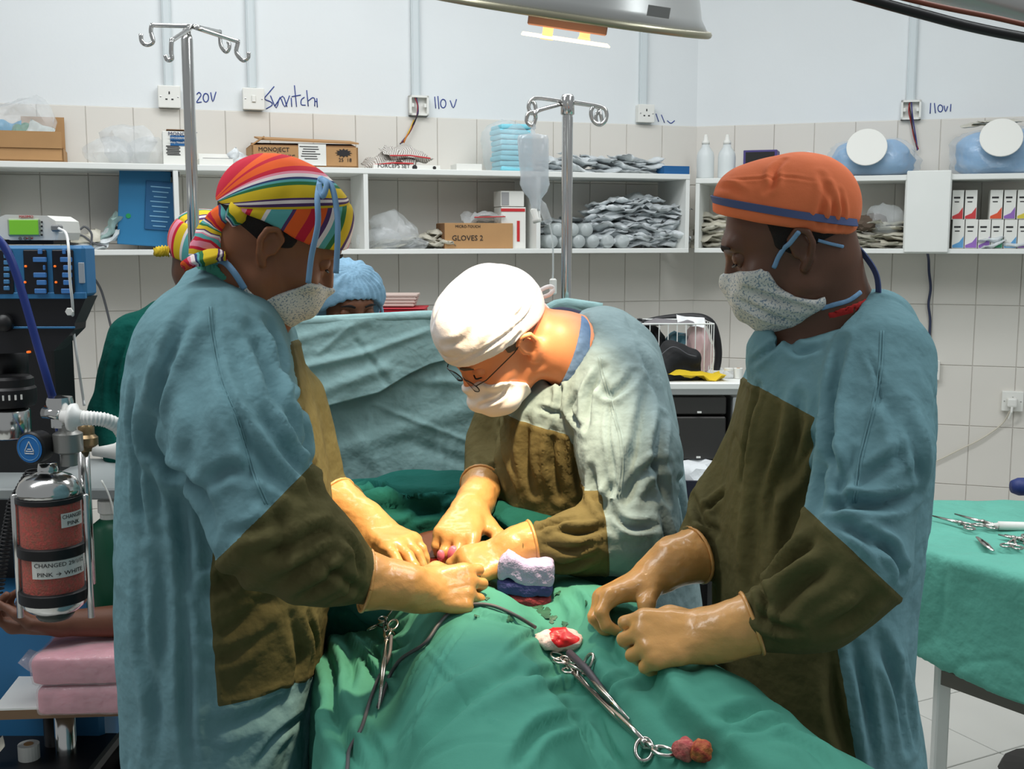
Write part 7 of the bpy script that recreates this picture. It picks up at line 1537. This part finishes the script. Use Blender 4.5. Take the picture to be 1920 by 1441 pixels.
for s_, (x, y, w__, h__) in zip((('CHANGED', 'PINK'), ('CHANGED 29/1/12', 'PINK \u2192 WHITE')), ((128, 966, 40, 26), (105, 1052, 92, 34))):
    # curved paper labels wrapped on the canister
    a0 = math.asin(max(-1, min(1, (P(x-w__/2, y, YA_-R)[0]-ca[0])/R))); a1 = math.asin(max(-1, min(1, (P(x+w__/2, y, YA_-R)[0]-ca[0])/R))); zt0, zb0 = g(y-h__/2), g(y+h__/2); V = []; F = []
    for i in range(13):
        a_ = a0+(a1-a0)*i/12; V += [(ca[0]+(R+.001)*math.sin(a_), YA_-(R+.001)*math.cos(a_), zb0), (ca[0]+(R+.001)*math.sin(a_), YA_-(R+.001)*math.cos(a_), zt0)]
        if i: F.append([2*i-2, 2*i, 2*i+1, 2*i-1])
    lb_ = obj('paper_label', (np.array(V), F), M_paperw, ab)
    for j, line in enumerate(s_):
        tx = text(line, .0125, M_inkb, None, (0, 0, 0), (0, 0, 0), depth=.0001); me = tx.data; W2 = max(v.co.x for v in me.vertices); arc = (a1-a0)*R
        for v in me.vertices:
            u_ = a0+(a1-a0)*(.5+(v.co.x-W2/2)*min(1, arc*.92/W2)/arc); zz_ = (zt0+zb0)/2+(.004-.0165*j)*(zt0-zb0)/.034+v.co.y*.85; rr = R+.0016+v.co.z; v.co = (ca[0]+rr*math.sin(u_)-ab.location.x, YA_-rr*math.cos(u_)-ab.location.y, zz_-ab.location.z)
        tx.parent = ab; me.update()
obj('side_column', lathe([(.011, g(1115)), (.011, g(835))], 14, (P(164, 1000, YA_+.07)[0], YA_+.07, 0)), M_chrome, ab, smooth=True); bar((ca[0]+.02, YA_+.05, g(1108)), (P(168, 1000, YA_+.05)[0], YA_+.05, g(1112)), .012, M_chrome, ab, 'bracket')
# valve head + gauge
obj('valve_block', lathe([(.015, g(872)), (.015, g(850)), (.026, g(845)), (.026, g(812)), (.016, g(806)), (.016, g(795))], 20, (P(86, 0, YA_)[0], YA_+.0, 0)), mat('cast_grey', (150, 150, 146), .35, .6), ab, smooth=False, auto=40)
obj('valve_dome', lathe([(.017, g(800)), (.017, g(782)), (.023, g(778)), (.024, g(752)), (.022, g(744)), (0, g(740))], 24, (P(74, 0, YA_)[0], YA_-.0, 0)), M_chrome, ab, auto=40)
gc = P(58, 840, YA_-.03); gg = obj('gauge', lathe([(.028, -.03), (.030, 0), (.027, .003), (0, .003)], 32, gc, (-.25, -1, .0)), M_black, ab, auto=40)
ga = np.array([-.25, -1, 0.])/math.hypot(.25, 1); gf = obj('gauge_face', lathe([(.0255, .0032), (.0255, .0045), (0, .0045)], 32, gc, ga), mat('gauge_blue', (30, 110, 180), .4), gg)
gx, gy = np.array([1, -.25, 0.])/math.hypot(1, .25), np.array([0, 0, 1.])
tri = [gc+ga*.0055+gx*x*.001+gy*y*.001 for x, y in ((0, 15), (-11, -6), (-11, -9), (11, -9), (11, -6))]
obj('triangle_logo', merge(tube([gc+ga*.005+gx*x*.001+gy*y*.001 for x, y in ((0, 13), (-9, -4), (-9, -9), (9, -9), (9, -4), (0, 13))], .0009, 5), tube([gc+ga*.005+gx*x*.001+gy*y*.001 for x, y in ((-4, -1), (4, -1))], .0009, 5), tube([gc+ga*.005+gx*x*.001+gy*y*.001 for x, y in ((-7, -5), (7, -5))], .0009, 5)), M_paperw, gf)
obj('ring_print', tube([gc+ga*.005+gx*math.cos(a_)*.021+gy*math.sin(a_)*.021 for a_ in np.linspace(0, 6.28, 40)], .0005, 4, False), mat('print_pale', (120, 170, 200), .6), gf)
# corrugated white tubes
def corr(parent, pts, r, n=60, name='breathing_tube'):
    c_ = catmull(pts, 14); rs = [r*(1+.10*math.sin(i*1.9)) for i in range(len(c_))]; return obj(name, tube(c_, rs, 14), mat('tube_white', (232, 232, 228), .35), parent, smooth=True)
obj('connector', tube([P(84, 772, YA_-.01), P(112, 778, YA_-.02)], [.012, .009], 12), M_chrome, ab, smooth=True)
bt_ = thing('breathing_circuit', 'white corrugated breathing tubes with mushroom connectors at left', 'tubing', P(140, 790, YA_-.03)); ccn = P(135, 782, YA_-.03)
obj('mushroom_connector', lathe([(.010, -.02), (.012, -.008), (.024, -.004), (.026, .004), (.016, .010), (.013, .02)], 20, ccn, (1, 0, -.1)), mat('tube_white', (232, 232, 228), .35), bt_, smooth=True)
corr(bt_, [P(150, 783, YA_-.03), P(175, 784, YA_-.03), P(200, 788, YA_-.02), P(222, 800, YA_), P(234, 822, YA_+.02), P(240, 850, YA_+.06)], .0125)
obj('mushroom_connector', lathe([(.008, -.03), (.012, -.004), (.015, .01), (.022, .022), (.024, .03)], 20, P(205, 846, YA_+.04), (1, 0, .02)), mat('tube_white', (232, 232, 228), .35), bt_, smooth=True)
obj('straight_connector', tube([P(178, 846, YA_+.04), P(205, 846, YA_+.04)], .009, 12), mat('tube_white', (232, 232, 228), .35), bt_, smooth=True)
vx = P(162, 820, YA_+.07); obj('inspiratory_valve', lathe([(.014, g(858)), (.016, g(850)), (.021, g(846)), (.021, g(832)), (.015, g(826)), (.015, g(812)), (.010, g(806)), (.012, g(796))], 20, (vx[0], vx[1], 0)), mat('cast_brass', (130, 110, 80), .35, .7), ab, auto=40)
# coiled black cable at the far left
cc = []
for i in range(420):
    tt = i/419; c_ = P(np.interp(tt, [0, .3, .6, 1], [60, 25, 12, -5]), np.interp(tt, [0, .3, .6, 1], [880, 940, 1010, 1110]), YA_+.10); a_ = tt*2*math.pi*34; cc.append(c_+np.array([math.cos(a_)*.010, math.sin(a_)*.010, 0]))
obj('coiled_cord', tube(cc, .0022, 5), M_black, label='coiled black cord left of the absorber', cat='cord', smooth=True)
# ---- oximeter on the monitor
om = thing('oximeter', 'white pulse oximeter with a green screen on the blue monitor', 'monitor', P(55, 455, YM+.04)); YO = YM+.04
a = [P(x, y, YO) for x, y in ((-4, 408), (10, 402), (88, 404), (104, 414), (108, 436), (104, 450), (20, 450), (-6, 444))]
V, F = prism([(p[0], p[2]) for p in a][::-1], YO, YO+.12); obj('casing', (V, F), mat('casing_white', (214, 214, 208), .4), om)
obj('feet', pb_(-2, 449, 100, 458, YO+.02, .09, .002), M_black, om)
obj('screen_bezel', pb_(12, 409, 76, 443, YO-.003, .006, .003), mat('bezel_grey', (150, 160, 140), .5), om); obj('screen', pb_(16, 412, 72, 440, YO-.005, .006, .001), mat('lcd_green', (110, 170, 50), .3, emit=(120, 196, 50), es=.25), om)
for py in (416, 424, 432, 440): obj('button', pb_(76, py-2, 79, py+2, YO-.003, .005, .001), M_black, om)
for px in (38, 47, 56): obj('button', lathe([(.003, 0), (.003, .002), (0, .002)], 12, P(px, 447, YO), (0, -1, 0)), mat('button_grey', (110, 110, 106), .5), om)
tx = text('MASIMO', .0075, mat('print_red2', (180, 30, 30), .5), om, (P(36, 407, YO)[0]-om.location.x, -.0015, P(0, 408.5, YO)[2]-om.location.z), (math.pi/2, 0, 0)); tx = text('Radical', .006, mat('print_red2', (180, 30, 30), .5), om, (P(22, 0, YO)[0]-om.location.x, -.0015, P(0, 448, YO)[2]-om.location.z), (math.pi/2, 0, 0))
obj('port_plug', pb_(94, 421, 112, 434, YO-.012, .02, .003), mat('plug_grey', (120, 122, 122), .5), om)
obj('sensor_cable', tube(catmull([P(110, 428, YO-.01), P(124, 438, YO-.03), P(129, 470, YO-.06), P(131, 520, YO-.06), P(136, 570, YO-.05), P(138, 620, YO), P(146, 680, YO), P(155, 740, YO+.1), P(158, 760, YO+.1)], 6), .0028, 8), mat('cable_white', (220, 222, 220), .4), om, smooth=True)
obj('cable_clip', lathe([(.007, 0), (.0085, .002), (.007, .005), (0, .005)], 6, P(131, 584, YO-.058), (0, -1, 0)), M_paperw, om)
# ---- arm board, pads
zp = .622
bd = thing('arm_board', 'white topped board on a chrome column carrying the pink pads', 'board', (P(120, 1310, 2.3)[0], 2.3, 0))
a = [PZ(0, 1312, zp), PZ(-60, 1330, zp), PZ(330, 1318, zp), PZ(330, 1230, zp), PZ(60, 1236, zp)]
pl_ = [(p[0], p[1]) for p in a]; obj('board_top', prism(pl_[::-1], zp-.004, zp, 'xy'), M_white_paint, bd); obj('board_core', prism(pl_[::-1], zp-.024, zp-.004, 'xy'), mat('board_brown', (120, 96, 72), .7), bd)
cc_ = P(122, 1360, 2.33); obj('column', lathe([(.016, .10), (.016, .40), (.022, .405), (.022, zp-.024)], 18, (cc_[0], 2.33, 0)), M_chrome, bd, smooth=True); obj('column', lathe([(.02, .10), (.02, zp-.024)], 16, (P(96, 1360, 2.36)[0], 2.37, 0)), M_black, bd, smooth=True); obj('base', box((cc_[0], 2.35, .06), (.3, .2, .1), .02), M_black, bd)
M_pink = mat('foam_pink', (206, 134, 148), .55, bump=[(40, .4, .004)], var=.10, vscale=16, sss=.1); M_film = mat('film_clear', (240, 230, 232), .12, alpha=.25, bump=[(45, .8, .008)], spec=.9)
for k, (x0, x1, yt, yb, lab) in enumerate(((58, 330, 1262, 1318, 'lower pink foam pad wrapped in film on the arm board'), (50, 330, 1212, 1268, 'upper pink foam pad in film under the bare hand'))):
    z0_ = zp+.001+k*.062; yf = 2.19; x0_ = P(x0, 1290, yf)[0]; x1_ = P(x1, 1290, yf)[0]; t = thing('foam_pad', lab, 'pad', ((x0_+x1_)/2, yf+.12, z0_), .06)
    def fpad(p, w=(x1_-x0_)/2): return smax(np.abs(p[:, 0])-w, smax(np.abs(p[:, 1])-.11, np.abs(p[:, 2]-.030)-.029, .012), .014)
    V, F = mesh_sdf(fpad, (-(x1_-x0_)/2-.03, -.14, -.02), ((x1_-x0_)/2+.03, .14, .09), .007); N = vnormals(V, F); V = V+N*(.0025*fbm(V*14+k, 3))[:, None]
    obj('foam', (V, F), M_pink, t, world=False, smooth=True); V2 = V+N*(.0035+.0022*np.abs(fbm(V*40, 2)))[:, None]; V2[:, 2] = np.maximum(V2[:, 2], .0005); obj('film', (V2, F), M_film, t, world=False, smooth=True)
    if k: obj('film_knot', xf(packet_mesh(.05, .04, .012, 90), (-(x1_-x0_)/2-.012, -.05, .03), (.6, .6, 0)), M_film, t, world=False, auto=40)
c_ = P(54, 1404, 2.3); t = thing('tape_roll', 'small white tape roll low beside the machine foot', 'tape', (c_[0], 2.3, c_[2]-.02)); obj('roll', lathe([(.022, 0), (.022, .032), (.010, .032)], 20), M_paperw, t, world=False); obj('core', lathe([(.010, .0), (.010, .033)], 12), M_card, t, world=False)
obj('foot_tray', box((c_[0]-.05, 2.32, c_[2]-.035), (.40, .22, .03), .006), M_black, mt)
c_ = P(10, 1388, 2.3); q = obj('packet', xf(packet_mesh(.05, .03, .006, 95), (c_[0], 2.26, c_[2]), (.8, -.8, 0)), M_pack2, label='small pale packet at the lower left corner', cat='packet', auto=40)
obj('thin_line', tube(catmull([P(x, y, YY) for x, y, YY in ((190, 900, 2.2), (205, 930, 2.2), (218, 980, 2.2), (226, 1040, 2.2), (234, 1100, 2.18))], 5), .0018, 6), M_plastic_w, label='thin white line hanging beside the left gown', cat='cable', smooth=True)
